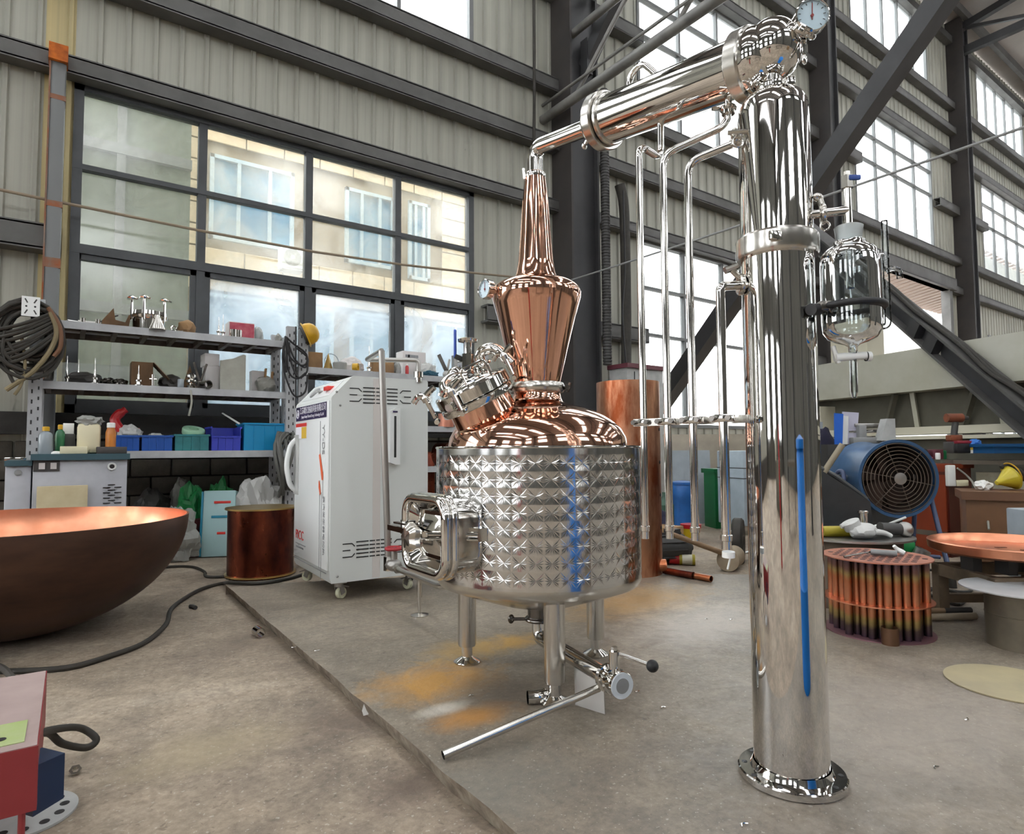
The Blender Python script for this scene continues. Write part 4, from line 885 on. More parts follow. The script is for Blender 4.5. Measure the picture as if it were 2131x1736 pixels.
door_ = part('front_door', MB(gt_).rbox((-0.006, GD/2, (GZ0+GZ1)/2+0.03), (0.012, GD-0.05, GZ1-GZ0-0.10), 0.004), 'cab_front', gen)
FX = -0.0135
def onf(y, z): return g(FX, y, z)
part('name_label', MB(gt_).box((FX, 0.45, 1.285), (0.002, 0.78, 0.105)), 'label_purple', gen, label='dark purple maker label with white lettering')
text('label_text', '江苏暖亿热能科技有限公司', 0.056, 'print_white', gen, g(FX-0.0015, 0.40, 1.302), -gy, ZV, sx=0.98)
text('label_text', 'Jiangsu Nuanyi Thermal Energy Technology Co.,Ltd', 0.030, 'print_white', gen, g(FX-0.0015, 0.40, 1.258), -gy, ZV, sx=0.9)
part('label_emblem', MB().torus(g(FX-0.0015, 0.785, 1.285), -gx, 0.03, 0.004).cyl(g(FX-0.001, 0.785, 1.285), g(FX-0.002, 0.785, 1.285), 0.014, n=6), 'print_white', gen)
part('warning_tag', MB(gt_).box((FX, 0.69, 1.155), (0.002, 0.30, 0.115)), 'print_white', gen, label='white and yellow inspection tag with red heading')
part('tag_heading', MB(gt_).box((FX-0.001, 0.69, 1.2), (0.002, 0.30, 0.026)), 'print_red', gen); part('tag_field', MB(gt_).box((FX-0.001, 0.61, 1.141), (0.002, 0.13, 0.085)), 'print_yellow', gen)
text('model_text', 'YY-DS', 0.075, 'print_grey', gen, g(FX-0.001, 0.125, 1.08), -ZV, -gy)
st_ = MB(gt_)
st_.box((FX, 0.20, 1.09), (0.002, 0.006, 0.24)).box((FX, 0.13, 0.77), (0.002, 0.006, 0.18)).box((FX, 0.20, 0.5), (0.002, 0.006, 0.60)).box((FX, 0.16, 0.42), (0.002, 0.005, 0.6))
part('print_line', st_, 'print_grey', gen)
part('print_stripe', MB().prism([(0, 0.0), (0.03, 0.01), (0.10, -0.13), (0.10, -0.17), (0.07, -0.17)], g(FX-0.001, 0.22, 0.975), -gy, ZV, 0.0012).prism([(0, 0.0), (0.03, -0.02), (0.05, -0.09), (0.03, -0.10), (0.0, -0.05)], g(FX-0.001, 0.22, 0.80), -gy, ZV, 0.0012), 'print_orange', gen, label='slanted orange-red stripes')
text('side_text', '蒸汽发生器电加热', 0.05, 'print_grey', gen, g(FX-0.001, 0.105, 0.50), -ZV, -gy)
text('insurer_text', 'PICC', 0.095, 'print_red', gen, g(FX-0.001, 0.70, 0.37), -gy, ZV, label='red PICC mark', sx=1.1)
part('fine_print', MB(gt_).box((FX, 0.68, 0.305), (0.002, 0.27, 0.006)).box((FX, 0.70, 0.28), (0.002, 0.2, 0.012)).box((FX, 0.46, 0.19), (0.002, 0.84, 0.006)), 'print_grey', gen)
part('door_handle', MB().tube(round_path([g(0, 0.86, 1.1), g(-0.05, 0.86, 1.05), g(-0.075, 0.86, 0.93), g(-0.075, 0.86, 0.86), g(-0.05, 0.86, 0.74), g(0, 0.86, 0.69)], 0.06, 5), 0.02, 14), 'cab_front', gen, label='white bowed door handle')
part('handle_plate', MB(gt_).rbox((-0.012, 0.82, 0.9), (0.012, 0.13, 0.46), 0.005), 'light_grey', gen)
# sloped panel
sn = (g(0, 0, GZ1)-g(0.15, 0, GZ2)); sv = (g(0.145, 0, GZ2)-g(0, 0, GZ1)).normalized(); snn = gy.cross(sv)
if snn.z < 0: snn = -snn
def ons(y, t): return g(0, y, GZ1)+sv*t+snn*0.001
part('panel_plate', MB().prism([(0.12, 0.03), (0.80, 0.03), (0.80, 0.18), (0.12, 0.18)], ons(0, 0), gy, sv, 0.002 if gy.cross(sv).z > 0 else -0.002), 'cab_front', gen)
part('pressure_meter', MB().lathe([(0.05, 0), (0.05, 0.012), (0.04, 0.016), (0, 0.016)], ons(0.62, 0.105), snn, n=28), 'grey', gen)
part('controller', MB().rbox(ons(0.47, 0.105)+snn*0.004, (0.06, 0.09, 0.012), 0.003, rz=GR), 'light_grey', gen)
part('red_switch', MB().rbox(ons(0.27, 0.11)+snn*0.006, (0.06, 0.1, 0.03), 0.004, rz=GR), 'print_red', gen, label='red rocker switch')
# vents on the side
def vents(z0, x0, k=0.75, up=1):
    b = MB(gt_ @ Matrix.Translation((x0, 0, 0)) @ Matrix.Diagonal((k, 1, 1, 1)) @ Matrix.Translation((-x0, 0, 0)))
    for c, w_ in enumerate((0.115, 0.05, 0.035, 0.105)):
        xx = x0+0.125+sum((0.115, 0.05, 0.035, 0.105)[:c])+0.011*c
        for r in range(5): b.box((xx+w_/2, -0.001, z0+(r-2)*0.026), (w_, 0.003, 0.008))
    for s_, xe in ((1, x0), (-1, x0+0.6)):
        for r in (-1, 1):
            b.box((xe+s_*0.042, -0.001, z0+r*0.044), (0.085, 0.003, 0.007))
            pA = V((xe+s_*0.085, -0.001, z0+r*0.044)); pB = V((xe+s_*0.112, -0.001, z0+r*0.024)); b.bar(pA, pB, 0.003, 0.007, up=(0, 0, 1))
        b.box((xe+s_*0.035, -0.001, z0), (0.07, 0.003, 0.007))
    part('vent_slots', b, 'slot_dark', gen, label='row of thin dark vent slots')
vents(1.385, 0.125); vents(0.335, 0.085)
gb = part('level_gauge', MB(gt_).prism([(0, 0), (0.0, 0.36), (0.04, 0.38), (0.075, 0.38), (0.075, -0.015), (0.04, -0.015)], (0.40, -0.0, 0.92), (1, 0, 0), (0, 0, 1), 0.045), 'cab_front', gen, label='white raised level gauge housing')
part('gauge_slot', MB(gt_).rbox((0.437, -0.047, 1.1), (0.016, 0.004, 0.29), 0.006), 'slot_dark', gb); part('gauge_plate', MB(gt_).box((0.437, -0.046, 1.275), (0.035, 0.003, 0.012)), 'label_purple', gb)
part('tape_strip', MB(gt_).box((0.32, -0.001, 0.82), (0.055, 0.002, 1.37)), mat('tape', 'cfcac6', 0.5), gen, label='faint vertical tape strip')
for x, z in ((0.035, 1.40), (0.06, 1.31), (GW-0.06, 1.42), (0.05, 0.17)): part('screw', MB().ball(g(x, -0.002, z), 0.008, n=6), 'grey', gen)
for cx, cyy, a in ((0.09, 0.09, 0.4), (GW-0.1, 0.09, 1.9), (0.09, GD-0.1, 2.2), (GW-0.1, GD-0.1, 0.3)):
    c = g(cx, cyy, 0); ca = V((math.cos(a), math.sin(a), 0))
    cs = part('caster', MB().box(c+ZV*0.116, (0.085, 0.085, 0.012), rz=GR).cyl(c+ZV*0.085, c+ZV*0.115, 0.03, n=16), 'steel_dull', gen)
    n2 = ca.cross(ZV)
    part('caster_fork', MB().bar(c+n2*0.026+ZV*0.09, c+n2*0.024+ca*0.02+ZV*0.035, 0.004, 0.035, up=ca).bar(c-n2*0.026+ZV*0.09, c-n2*0.024+ca*0.02+ZV*0.035, 0.004, 0.035, up=ca), 'steel_dull', cs)
    part('caster_wheel', MB().lathe([(0.012, -0.017), (0.036, -0.016), (0.04, -0.01), (0.04, 0.01), (0.036, 0.016), (0.012, 0.017)], c+ca*0.02+ZV*0.0405, n2, n=24), 'wheel_cream', cs)
    part('brake_pedal', MB().bar(c+ca*0.03+ZV*0.085, c+ca*0.08+ZV*0.07, 0.03, 0.008), 'steel_dull', cs)
# ---------------------------------------------------------------- steam pipe beside it
sp0 = dp(808, 1172, 4.08); ZP = 0.262
sp0 = V((sp0.x, sp0.y, ZP)); stp = thing('steam_pipe', V((sp0.x, sp0.y, 0)), 'thin steel steam pipe with red handwheel rising in front of the white cabinet', 'pipe')
tA = dp(794, 730, depth(sp0)+0.02); B_ = dp(763, 743, 4.5); B_ = V((B_.x, B_.y, tA.z)); C_ = dp(871, 757, 4.55); C_ = V((C_.x, C_.y, tA.z))
part('riser', MB().tube([sp0, tA], 0.021, 18), 'steel_dull', stp)
part('top_run', MB().tube(round_path([tA, B_, C_, C_-ZV*0.12], 0.03, 5), 0.017, 14), 'steel_dull', stp)
part('union', MB().cyl(C_-ZV*0.125, C_-ZV*0.085, 0.034, n=20).cyl(C_-ZV*0.16, C_-ZV*0.12, 0.022, n=16), 'steel', stp)
spe = dp(915, 1222, 3.42); spe = V((spe.x, spe.y, ZP)); sd = (spe-sp0).normalized()
part('supply_run', MB().tube(round_path([sp0+ZV*0.03, sp0, spe, PC+V((0, 0, ZP+0.14))], 0.04, 5), 0.022, 16), 'steel_satin', stp)
vq = sp0+sd*0.10
gv = part('globe_valve', MB().ball(vq+ZV*0.01, 0.045, 1.1, 1.1, 0.9).cyl(vq+ZV*0.02, vq+ZV*0.10, 0.022, n=12).cyl(vq-sd*0.075, vq-sd*0.055, 0.034, n=6).cyl(vq+sd*0.06, vq+sd*0.08, 0.034, n=6).cyl(vq+ZV*0.09, vq+ZV*0.115, 0.008, n=8), 'steel_dull', stp)
part('handwheel', MB().torus(vq+ZV*0.115, ZV, 0.05, 0.011, n=28).bar(vq+ZV*0.115-RH*0.05, vq+ZV*0.115+RH*0.05, 0.016, 0.01).bar(vq+ZV*0.115-FH*0.05, vq+ZV*0.115+FH*0.05, 0.016, 0.01), mat('red_paint', 'a8202a', 0.35), gv, label='red handwheel')
fq = fl(873, 1281); tq = V((fq.x, fq.y, ZP))
part('elbow_nut', MB().cyl(sp0-ZV*0.04, sp0+ZV*0.05, 0.033, n=8), 'steel', stp)
part('tee', MB().cyl(tq-sd*0.05, tq+sd*0.05, 0.031, n=16).cyl(tq, tq+ZV*0.075, 0.026, n=8), 'steel', stp)
part('stand', MB().cyl(fq+ZV*0.01, fq+ZV*0.12, 0.010, n=14).cyl(fq+ZV*0.11, tq-ZV*0.03, 0.016, n=14).lathe([(0.055, 0), (0.055, 0.005), (0.02, 0.012), (0.0, 0.014)], fq, n=32), 'steel_satin', stp)
# ---------------------------------------------------------------- shelf racks by the window
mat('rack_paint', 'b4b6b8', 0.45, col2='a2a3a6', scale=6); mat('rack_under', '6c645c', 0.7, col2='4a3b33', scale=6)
RY = 6.9; RYB = 7.5
def on(px, py, Y, z): p = wl(px, py, Y); return V((p.x, Y, z))
def kpx(P): return depth(P)/FPX
def rack(name, x0, x1, shelves, lab, posts, ztop):
    t = thing(name, ((x0+x1)/2, RY, -0.07), lab, 'shelf rack')
    pm = MB(); sl = None
    for xp in posts:
        for y in (RY-0.01, RYB):
            p = part('post', MB().box((xp, y-0.025, ztop/2-0.035), (0.1, 0.006, ztop+0.07)).box((xp-0.047, y, ztop/2-0.035), (0.006, 0.05, ztop+0.07)).box((xp+0.047, y, ztop/2-0.035), (0.006, 0.05, ztop+0.07)), 'rack_paint', t)
            b = MB(); z = 0.1
            while z < ztop-0.05:
                b.box((xp-0.022, y-0.0285, z), (0.012, 0.002, 0.035)); b.box((xp+0.024, y-0.0285, z+0.03), (0.012, 0.002, 0.03)); z += 0.09
            part('slots', b, 'slot_dark', p)
    for z in shelves:
        s_ = part('shelf', MB().box(((x0+x1)/2, (RY+RYB)/2, z-0.004), (x1-x0, RYB-RY+0.02, 0.008)), 'rack_paint', t)
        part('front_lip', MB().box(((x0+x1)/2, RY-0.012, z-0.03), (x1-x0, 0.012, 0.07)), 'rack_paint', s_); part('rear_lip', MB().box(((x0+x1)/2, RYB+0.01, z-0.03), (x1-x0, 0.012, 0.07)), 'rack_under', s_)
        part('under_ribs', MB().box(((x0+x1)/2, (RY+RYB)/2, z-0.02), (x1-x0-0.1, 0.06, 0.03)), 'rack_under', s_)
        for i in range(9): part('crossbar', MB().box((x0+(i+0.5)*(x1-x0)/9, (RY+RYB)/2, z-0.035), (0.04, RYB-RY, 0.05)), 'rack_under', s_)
    return t
ZS1, ZS2, ZS3 = 2.19, 1.635, 1.01
rack('shelf_rack', -0.25, 2.02, (ZS1, ZS2, ZS3), 'grey slotted-steel shelf rack crowded with fittings in front of the film-covered window', (-0.21, 1.99), 2.36)
ZS4, ZS5, ZS6 = 1.93, 1.30, 0.80
rack('shelf_rack', 2.07, 4.55, (ZS4, ZS5, ZS6), 'second slotted-steel rack standing behind the white steam cabinet', (2.12, 4.5), 2.34)
bpy.data.objects['shelf_rack']['group'] = bpy.data.objects['shelf_rack.001']['group'] = 'slotted-steel racks along the window wall'

mat('card', '9b7a54', 0.85, col2='86684a', scale=6); mat('card_dark', '6b5138', 0.9, col2='55402c', scale=6); mat('cream', 'd8d0b0', 0.6); mat('cream_dirty', 'cfc3a2', 0.7, col2='b9a985', scale=3)
mat('white_box', 'cfcac8', 0.6); mat('red_box', 'a8344a', 0.5, col2='c06a72', scale=9); mat('foam', 'a9a89e', 0.9, col2='97968c', scale=5); mat('gold_foil', 'b89a5c', 0.35, 0.6)
mat('blue_bin', '0f4da0', 0.4); mat('teal_bin', '2f7f83', 0.4, col2='256a70', scale=8); mat('indigo_bin', '3540b0', 0.4); mat('turq_bin', '0f86b8', 0.4); mat('green', '117a3c', 0.45); mat('yellow', 'd8a818', 0.4, col2='b88d1c', scale=5)
mat('red_plastic', 'b01a20', 0.35); mat('bottle_clear', 'b9c4cc', 0.15, trans=0.5); mat('bottle_green', '2c6a44', 0.25); mat('orange_can', 'c67a2c', 0.3, col2='a8642a', scale=10); mat('teal_top', '33525c', 0.5)
mat('bag_clear', '9fa09c', 0.22, alpha=0.75, bump=0.5, bscale=9); mat('bag_grey', '77766f', 0.4, bump=0.4, bscale=8, col2='98968f', scale=5); mat('bag_dark', '35322f', 0.5, bump=0.4, bscale=8); mat('bag_white', 'b9b9b6', 0.4, bump=0.3, bscale=6)
mat('acrylic', 'dfe6e4', 0.1, alpha=0.25); mat('blue_cloth', '2d5566', 0.9); mat('carton_cyan', 'a4c4c6', 0.6); mat('cyan_print', '1c7f9c', 0.5)
mat('cab_dirty', 'b9bac0', 0.5, col2='a9aab0', scale=3); mat('hose_grey', '5a5a56', 0.6); mat('hose_tan', '7c6f52', 0.65)

def sbox(name, px0, px1, ytop, Y, z, d, m, lab, cat, group=None, tilt=0.0, r=0.004):
    a, b = on(px0, 800, Y, z), on(px1, 800, Y, z); c = (a+b)/2; h = max(zat(c, ytop)-z, 0.02)
    return solo(name, MB().rbox((c.x, Y+d/2, z+h/2), (b.x-a.x, d, h), r, rz=tilt), m, lab, cat, group)
def probe(px, ybase, ytop, Y, z, wpx, lab, m='steel', name='thermowell_probe', grp='steel probes standing on the rack'):
    c = on(px, ybase, Y, z); k = kpx(c); H = zat(c, ytop)-z; r = wpx*k/2
    t = thing(name, c, lab, 'probe', grp)
    part('base', MB().lathe([(r, 0), (r, 0.012), (r*0.5, 0.018), (r*0.45, 0.04), (r*0.7, 0.045), (r*0.7, 0.06), (r*0.3, 0.07)], c, n=18), m, t)
    part('rod', MB().lathe([(r*0.3, 0.06), (r*0.28, H*0.55), (r*0.12, H*0.6), (r*0.1, H)], c, n=12), m, t)
def pile(name, px0, px1, ytop, Y, z, d, m, lab, cat, seed=1, amp=0.25, fr_=2.2, group=None, sub=3):
    a, b = on(px0, 800, Y, z), on(px1, 800, Y, z); c = (a+b)/2; h = zat(c, ytop)-z; w_ = b.x-a.x
    return solo(name, MB().blob((c.x, Y+d/2, z+h*0.41), (w_*0.95, d, h*0.98), seed, amp, fr_, sub), m, lab, cat, group, ang=25)
YF = RY+0.10
# top shelf
def long_rod(p, q, r, m, lab, name='steel_rod'): return solo(name, MB().cyl(p, q, r, n=10), m, lab, 'rod')
long_rod(on(140, 672, YF, ZS1+0.02), on(190, 672, YF+0.1, ZS1+0.02), 0.016, 'steel_dull', 'dull steel bar lying at the hose end of the top shelf')
long_rod(on(178, 672, YF+0.2, ZS1+0.012), on(246, 652, YF+0.2, ZS1+0.16), 0.008, 'dark_grey', 'thin dark rod tilted up over the top shelf', 'thin_rod')
sbox('steel_strip', 158, 206, 668, YF, ZS1, 0.12, 'steel_dull', 'flat bright steel strip on the top shelf', 'strip')
for i, (pxx, w_) in enumerate(((172, 8), (203, 9))):
    c = on(pxx, 676, RY+0.03, ZS1); solo('pipe_ferrule', MB().lathe([(0.028, 0), (0.028, 0.01), (0.018, 0.014), (0.018, 0.05)], c, n=18), 'steel', ('small bright ferrule beside the steel bar', 'small bright ferrule beside the folded cardboard')[i], 'fitting', 'ferrules on the top shelf')
a, b = on(212, 685, RY+0.02, ZS1), on(272, 685, RY+0.02, ZS1); W_ = b.x-a.x
solo('folded_cardboard', MB().prism([(0, 0.0), (0.0, 0.045), (W_*0.38, 0.17), (W_*0.45, 0.06), (W_*0.8, 0.045), (W_*0.92, 0.12), (W_, 0.115), (W_*0.93, 0.01)], (a.x, RY+0.17, ZS1), (1, 0, 0), (0, 0, 1), 0.16), 'card_dark', 'bent brown cardboard piece beside the clamped steel vessel', 'cardboard')
c = on(309, 690, YF+0.05, ZS1); k = kpx(c); hv = zat(c, 648)-ZS1
vs = thing('clamped_vessel', c, 'round steel vessel lid with wing knobs on the top shelf', 'vessel')
part('body', MB().lathe([(0.14, 0), (0.14, hv*0.55), (0.16, hv*0.57), (0.165, hv*0.7), (0.15, hv*0.72), (0.16, hv*0.75), (0.155, hv*0.92), (0.1, hv), (0, hv*1.02)], c, n=36), 'steel', vs)
for a_ in (200, 320, 250):
    q = c+V((0.16*math.cos(math.radians(a_)), 0.16*math.sin(math.radians(a_)), 0)); part('wing_knob', MB().cyl(q+ZV*hv*0.45, q+ZV*(hv+0.1), 0.012, n=10).lathe([(0.045, hv+0.09), (0.05, hv+0.1), (0.02, hv+0.12), (0.0, hv+0.12)], q, n=14, lobes=3, lob=0.25), 'steel', vs)
part('funnel', MB().lathe([(0.07, 0.0), (0.065, 0.02), (0.02, hv*0.6), (0.018, hv*0.7)], c+V((0.06, -0.17, 0)), n=20), 'steel_satin', vs)
c = on(362, 690, RY+0.05, ZS1); solo('tri_clamp', MB().torus(c+ZV*0.035, (0.5, -1, 0.4), 0.028, 0.009).cyl(c+V((0.03, 0, 0.012)), c+V((0.08, -0.02, 0.014)), 0.011, n=8), 'steel', 'small steel clamp beside the wrapped brown parcel', 'clamp')
pile('wrapped_parcel', 369, 409, 660, YF, ZS1, 0.2, 'card', 'brown paper parcel wrapped in clear plastic on the top shelf', 'parcel', 3, 0.18)
probe(455, 702, 660, YF-0.02, ZS1, 12, 'shorter of the two thin probes beside the red box'); probe(464, 702, 655, YF, ZS1, 12, 'taller of the two thin probes beside the red box')
rbx = thing('red_carton', on(505, 700, YF, ZS1), 'red and white carton in plastic on the top shelf', 'carton')
a, b = on(476, 700, YF+0.05, ZS1), on(530, 700, YF+0.05, ZS1); hh = zat(a, 668)-ZS1
part('carton', MB().rbox(((a.x+b.x)/2, YF+0.15, ZS1+hh/2), (b.x-a.x, 0.2, hh), 0.006), 'white_box', rbx); part('red_front', MB().box(((a.x+b.x)/2, YF+0.047, ZS1+hh*0.55), ((b.x-a.x)*0.94, 0.006, hh*0.8)), 'red_box', rbx)
part('plastic_wrap', MB().blob(((a.x+b.x)/2+0.18, YF+0.15, ZS1+hh*0.45), (0.12, 0.18, hh*0.95), 4, 0.2), 'bag_clear', rbx)
for i, (pxx, lab) in enumerate(((486, 'white round cap in front of the red carton'), (498, 'bright steel sleeve in front of the red carton'))):
    c = on(pxx, 705, RY+0.04, ZS1); solo('sleeve', MB().shell([(0.025+0.012*(1-i), 0), (0.025+0.012*(1-i), 0.085), (0.02, 0.085), (0.02, 0.0)], c, n=18), 'steel', lab, 'sleeve')
pile('grey_rag', 573, 588, 692, YF, ZS1, 0.1, 'bag_grey', 'small grey rag at the window end of the top shelf', 'rag', 6)
# middle shelf
c = on(87, 790, YF, ZS2); pt = thing('steel_pot', c, 'small dark steel pot behind the coiled hoses', 'pot')
part('bowl', MB().shell([(0.0, 0.002), (0.07, 0.0), (0.085, 0.03), (0.09, 0.13), (0.094, 0.135), (0.086, 0.13), (0.08, 0.03), (0.0, 0.01)], c, n=28), 'steel_dark', pt); part('rim', MB().torus(c+ZV*0.133, ZV, 0.091, 0.005), 'steel', pt)
probe(139, 792, 741, YF-0.02, ZS2, 13, 'slim probe nearest the hose coil on the middle shelf'); probe(163, 790, 748, YF+0.15, ZS2, 9, 'dim slim probe behind the dark bag'); probe(197, 795, 745, RY+0.04, ZS2, 16, 'thick bright probe on a knurled base in front of the dark bag')
pile('dark_bag', 134, 214, 768, YF+0.08, ZS2, 0.28, 'bag_dark', 'dark plastic bag heaped on the middle shelf', 'bag', 8)
solo('acrylic_sheet', MB().box((on(216, 760, YF+0.4, 0).x, YF+0.38, ZS2+0.12), (1.0, 0.006, 0.24)), 'acrylic', 'clear acrylic sheet with a bright top edge behind the middle shelf items', 'sheet')
for i, (p0, p1, yt, sd) in enumerate(((210, 240, 783, 11), (236, 268, 786, 12))): pile('scrap_heap', p0, p1, yt, YF, ZS2, 0.15, 'steel_dark', ('jagged dark scrap beside the bright probe', 'jagged dark scrap beside the brown open box')[i], 'scrap', sd, 0.5, 3.2, 'metal scrap on the middle shelf')
a, b = on(273, 798, YF, ZS2), on(318, 798, YF, ZS2); hh = zat(a, 752)-ZS2
ob_ = thing('open_carton', (a+b)/2, 'worn brown cardboard box with open flap on the middle shelf', 'box')
part('carton', MB().box(((a.x+b.x)/2, YF+0.1, ZS2+hh/2), (b.x-a.x, 0.2, hh)), 'card_dark', ob_); part('flap', MB().bar((b.x, YF+0.05, ZS2+hh), (b.x+0.14, YF+0.05, ZS2+hh*0.35), 0.18, 0.006), 'card_dark', ob_)
probe(288, 800, 760, RY+0.03, ZS2, 18, 'white-lit probe on a round plate in front of the brown box')
c = on(318, 800, RY+0.03, ZS2); solo('cross_valve', MB().lathe([(0.035, 0), (0.035, 0.008), (0.012, 0.014), (0.012, 0.12)], c, n=16).cyl(c+V((-0.03, 0, 0.075)), c+V((0.03, 0, 0.075)), 0.01, n=10), 'steel', 'small cross-shaped steel valve beside the brown box', 'valve')
pile('grey_bag', 332, 386, 774, YF+0.05, ZS2, 0.25, 'bag_dark', 'flat grey-black bag beside the stacked steel knob', 'bag', 14)
c = on(376, 802, RY+0.03, ZS2); solo('glass_jar', MB().shell([(0.028, 0), (0.03, 0.01), (0.03, 0.08), (0.024, 0.09), (0.02, 0.09), (0.026, 0.08), (0.026, 0.006)], c, n=20), 'bottle_clear', 'little clear jar in front of the grey bag', 'jar')
c = on(398, 805, RY+0.04, ZS2); solo('stacked_knob', MB().lathe([(0.04, 0), (0.042, 0.03), (0.02, 0.045), (0.02, 0.055), (0.048, 0.065), (0.048, 0.085), (0.018, 0.1), (0.045, 0.115), (0.045, 0.135), (0.01, 0.16), (0, 0.165)], c, n=28), 'steel', 'tiered bright steel fitting like a spinning top', 'fitting')
c = on(394, 800, YF+0.12, ZS2); solo('dark_cone', MB().lathe([(0.07, 0), (0.06, 0.05), (0.0, 0.26)], c, n=14), 'card_dark', 'dark pointed cone behind the tiered fitting', 'cone')
c = on(416, 803, YF+0.02, ZS2); solo('pliers', MB().bar(c+ZV*0.06, c+V((-0.06, 0, 0.28)), 0.014, 0.02).bar(c+ZV*0.06, c+V((0.06, 0, 0.27)), 0.014, 0.02).bar(c+V((-0.02, 0, 0.0)), c+V((0.01, 0, 0.07)), 0.03, 0.05).ball(c+ZV*0.065, 0.03, 1, 0.4, 1), 'steel_dark', 'pliers standing with open handles beside the white cartons', 'pliers')
c = on(424, 803, RY+0.05, ZS2+0.045); solo('short_tube', MB().shell([(0.042, 0), (0.042, 0.1), (0.036, 0.1), (0.036, 0)], c, (0.3, -1, 0), n=24), 'steel_dark', 'short steel tube lying with its open end forward', 'tube')
cw = sbox('white_carton', 427, 460, 762, YF+0.1, ZS2, 0.2, 'white_box', 'lower of two stacked white cartons on the middle shelf', 'carton', 'stacked white cartons'); zt_ = zat(on(440, 800, YF+0.1, ZS2), 762)
sbox('white_carton', 424, 455, 736, YF+0.1, zt_, 0.2, 'white_box', 'upper of two stacked white cartons on the middle shelf', 'carton', 'stacked white cartons', 0.06)
a, b = on(458, 808, RY+0.06, ZS2), on(511, 808, RY+0.06, ZS2); w_ = b.x-a.x; h1, h2 = zat(a, 750)-ZS2, zat(b, 740)-ZS2
solo('foam_sheet', MB().prism([(0, 0), (w_, 0), (w_, h2), (w_*0.9, h2+0.01), (w_*0.5, h1+0.03), (0, h1)], (a.x, RY+0.10, ZS2), (1, 0, 0), (0, 0, 1), 0.035), 'foam', 'pale grey foam slab leaning upright on the middle shelf', 'foam')
sbox('grey_carton', 524, 550, 772, YF+0.15, ZS2, 0.12, 'white_box', 'small grey carton behind the tool bag', 'carton')
tb_ = thing('tool_pouch', on(556, 808, YF, ZS2), 'grey canvas pouch with tool handles sticking out', 'pouch')
a, b = on(536, 808, YF, ZS2), on(580, 808, YF, ZS2)
part('pouch', MB().blob(((a.x+b.x)/2, YF+0.1, ZS2+0.09), ((b.x-a.x)*0.95, 0.2, 0.21), 21, 0.25), 'bag_grey', tb_)
for dx, hh in ((-0.02, 0.27), (0.05, 0.24)): part('tool_handle', MB().bar((b.x-0.12+dx, YF+0.05, ZS2+0.06), (b.x-0.1+dx, YF+0.07, ZS2+hh), 0.03, 0.02), 'card', tb_)
# lower shelf: bins
def bin_(px0, px1, ytop, m, lab, d=0.34, open_front=False, zs=ZS3):
    a, b = on(px0, 900, RY+0.02, zs), on(px1, 900, RY+0.02, zs); w_ = b.x-a.x-0.01; h = zat(a, ytop)-zs; c = V(((a.x+b.x)/2, RY+0.02+d/2, zs))
    t = thing('storage_bin', c, lab, 'bin', 'plastic bins on the lower shelf')
    th = 0.006; fh = h*(0.62 if open_front else 1)
    part('tub', MB().box(c+V((0, 0, th/2)), (w_*0.94, d*0.94, th)).bar(c+V((-w_*0.48, -d*0.48, fh/2)), c+V((w_*0.48, -d*0.48, fh/2)), th, fh).bar(c+V((-w_*0.48, d*0.48, h/2)), c+V((w_*0.48, d*0.48, h/2)), th, h)
         .bar(c+V((-w_*0.48, -d*0.48, h/2)), c+V((-w_*0.48, d*0.48, h/2)), th, h).bar(c+V((w_*0.48, -d*0.48, h/2)), c+V((w_*0.48, d*0.48, h/2)), th, h), m, t)
    part('rim', MB().bar(c+V((-w_*0.5, -d*0.5, fh-0.008)), c+V((w_*0.5, -d*0.5, fh-0.008)), 0.016, 0.018).bar(c+V((-w_*0.5, -d*0.5, h-0.008)), c+V((-w_*0.5, d*0.5, h-0.008)), 0.016, 0.018).bar(c+V((w_*0.5, -d*0.5, h-0.008)), c+V((w_*0.5, d*0.5, h-0.008)), 0.016, 0.018), m, t)
    for q in (-0.25, 0.0, 0.25): part('rib', MB().box(c+V((w_*q, -d*0.5-0.002, fh*0.45)), (0.012, 0.008, fh*0.85)), m, t)
    return t, c, w_, h
bin_(241, 292, 906, 'blue_bin', 'first dark blue bin, nearest the spray can'); bin_(294, 361, 906, 'blue_bin', 'second dark blue bin, beside the teal one')
_, c, w_, h = bin_(363, 437, 904, 'teal_bin', 'dusty teal bin with a green tape roll on top')
solo('tape_roll', MB().lathe([(0.05, 0), (0.1, 0), (0.105, 0.01), (0.105, 0.05), (0.1, 0.06), (0.05, 0.06), (0.05, 0)], c+V((0.02, -0.06, h+0.005)), (0.1, -0.35, 1), n=28), mat('tape_green', '8fb89a', 0.35), 'pale green tape roll resting on the teal bin', 'tape')
_, c, w_, h = bin_(439, 503, 888, 'indigo_bin', 'indigo open-front bin with dark bits inside', open_front=True)
pile('bin_contents', 448, 490, 905, RY+0.1, ZS3+0.01, 0.2, 'bag_dark', 'dark plastic-wrapped bits inside the indigo bin', 'bag', 31)
bin_(506, 596, 880, 'turq_bin', 'large turquoise crate at the end of the lower shelf')
pile('plastic_scrap', 250, 300, 882, RY+0.12, ZS3+0.1, 0.2, 'bag_white', 'crumpled clear plastic spilling from the first blue bin', 'plastic', 33, 0.4, 3)
pile('plastic_scrap', 310, 350, 900, RY+0.12, ZS3+0.09, 0.2, 'bag_white', 'crumpled plastic showing above the second blue bin', 'plastic', 34, 0.4, 3)
a = on(255, 852, RY+0.3, 0); zr1, zr2, zr3 = (zat(a, y) for y in (852, 878, 896))
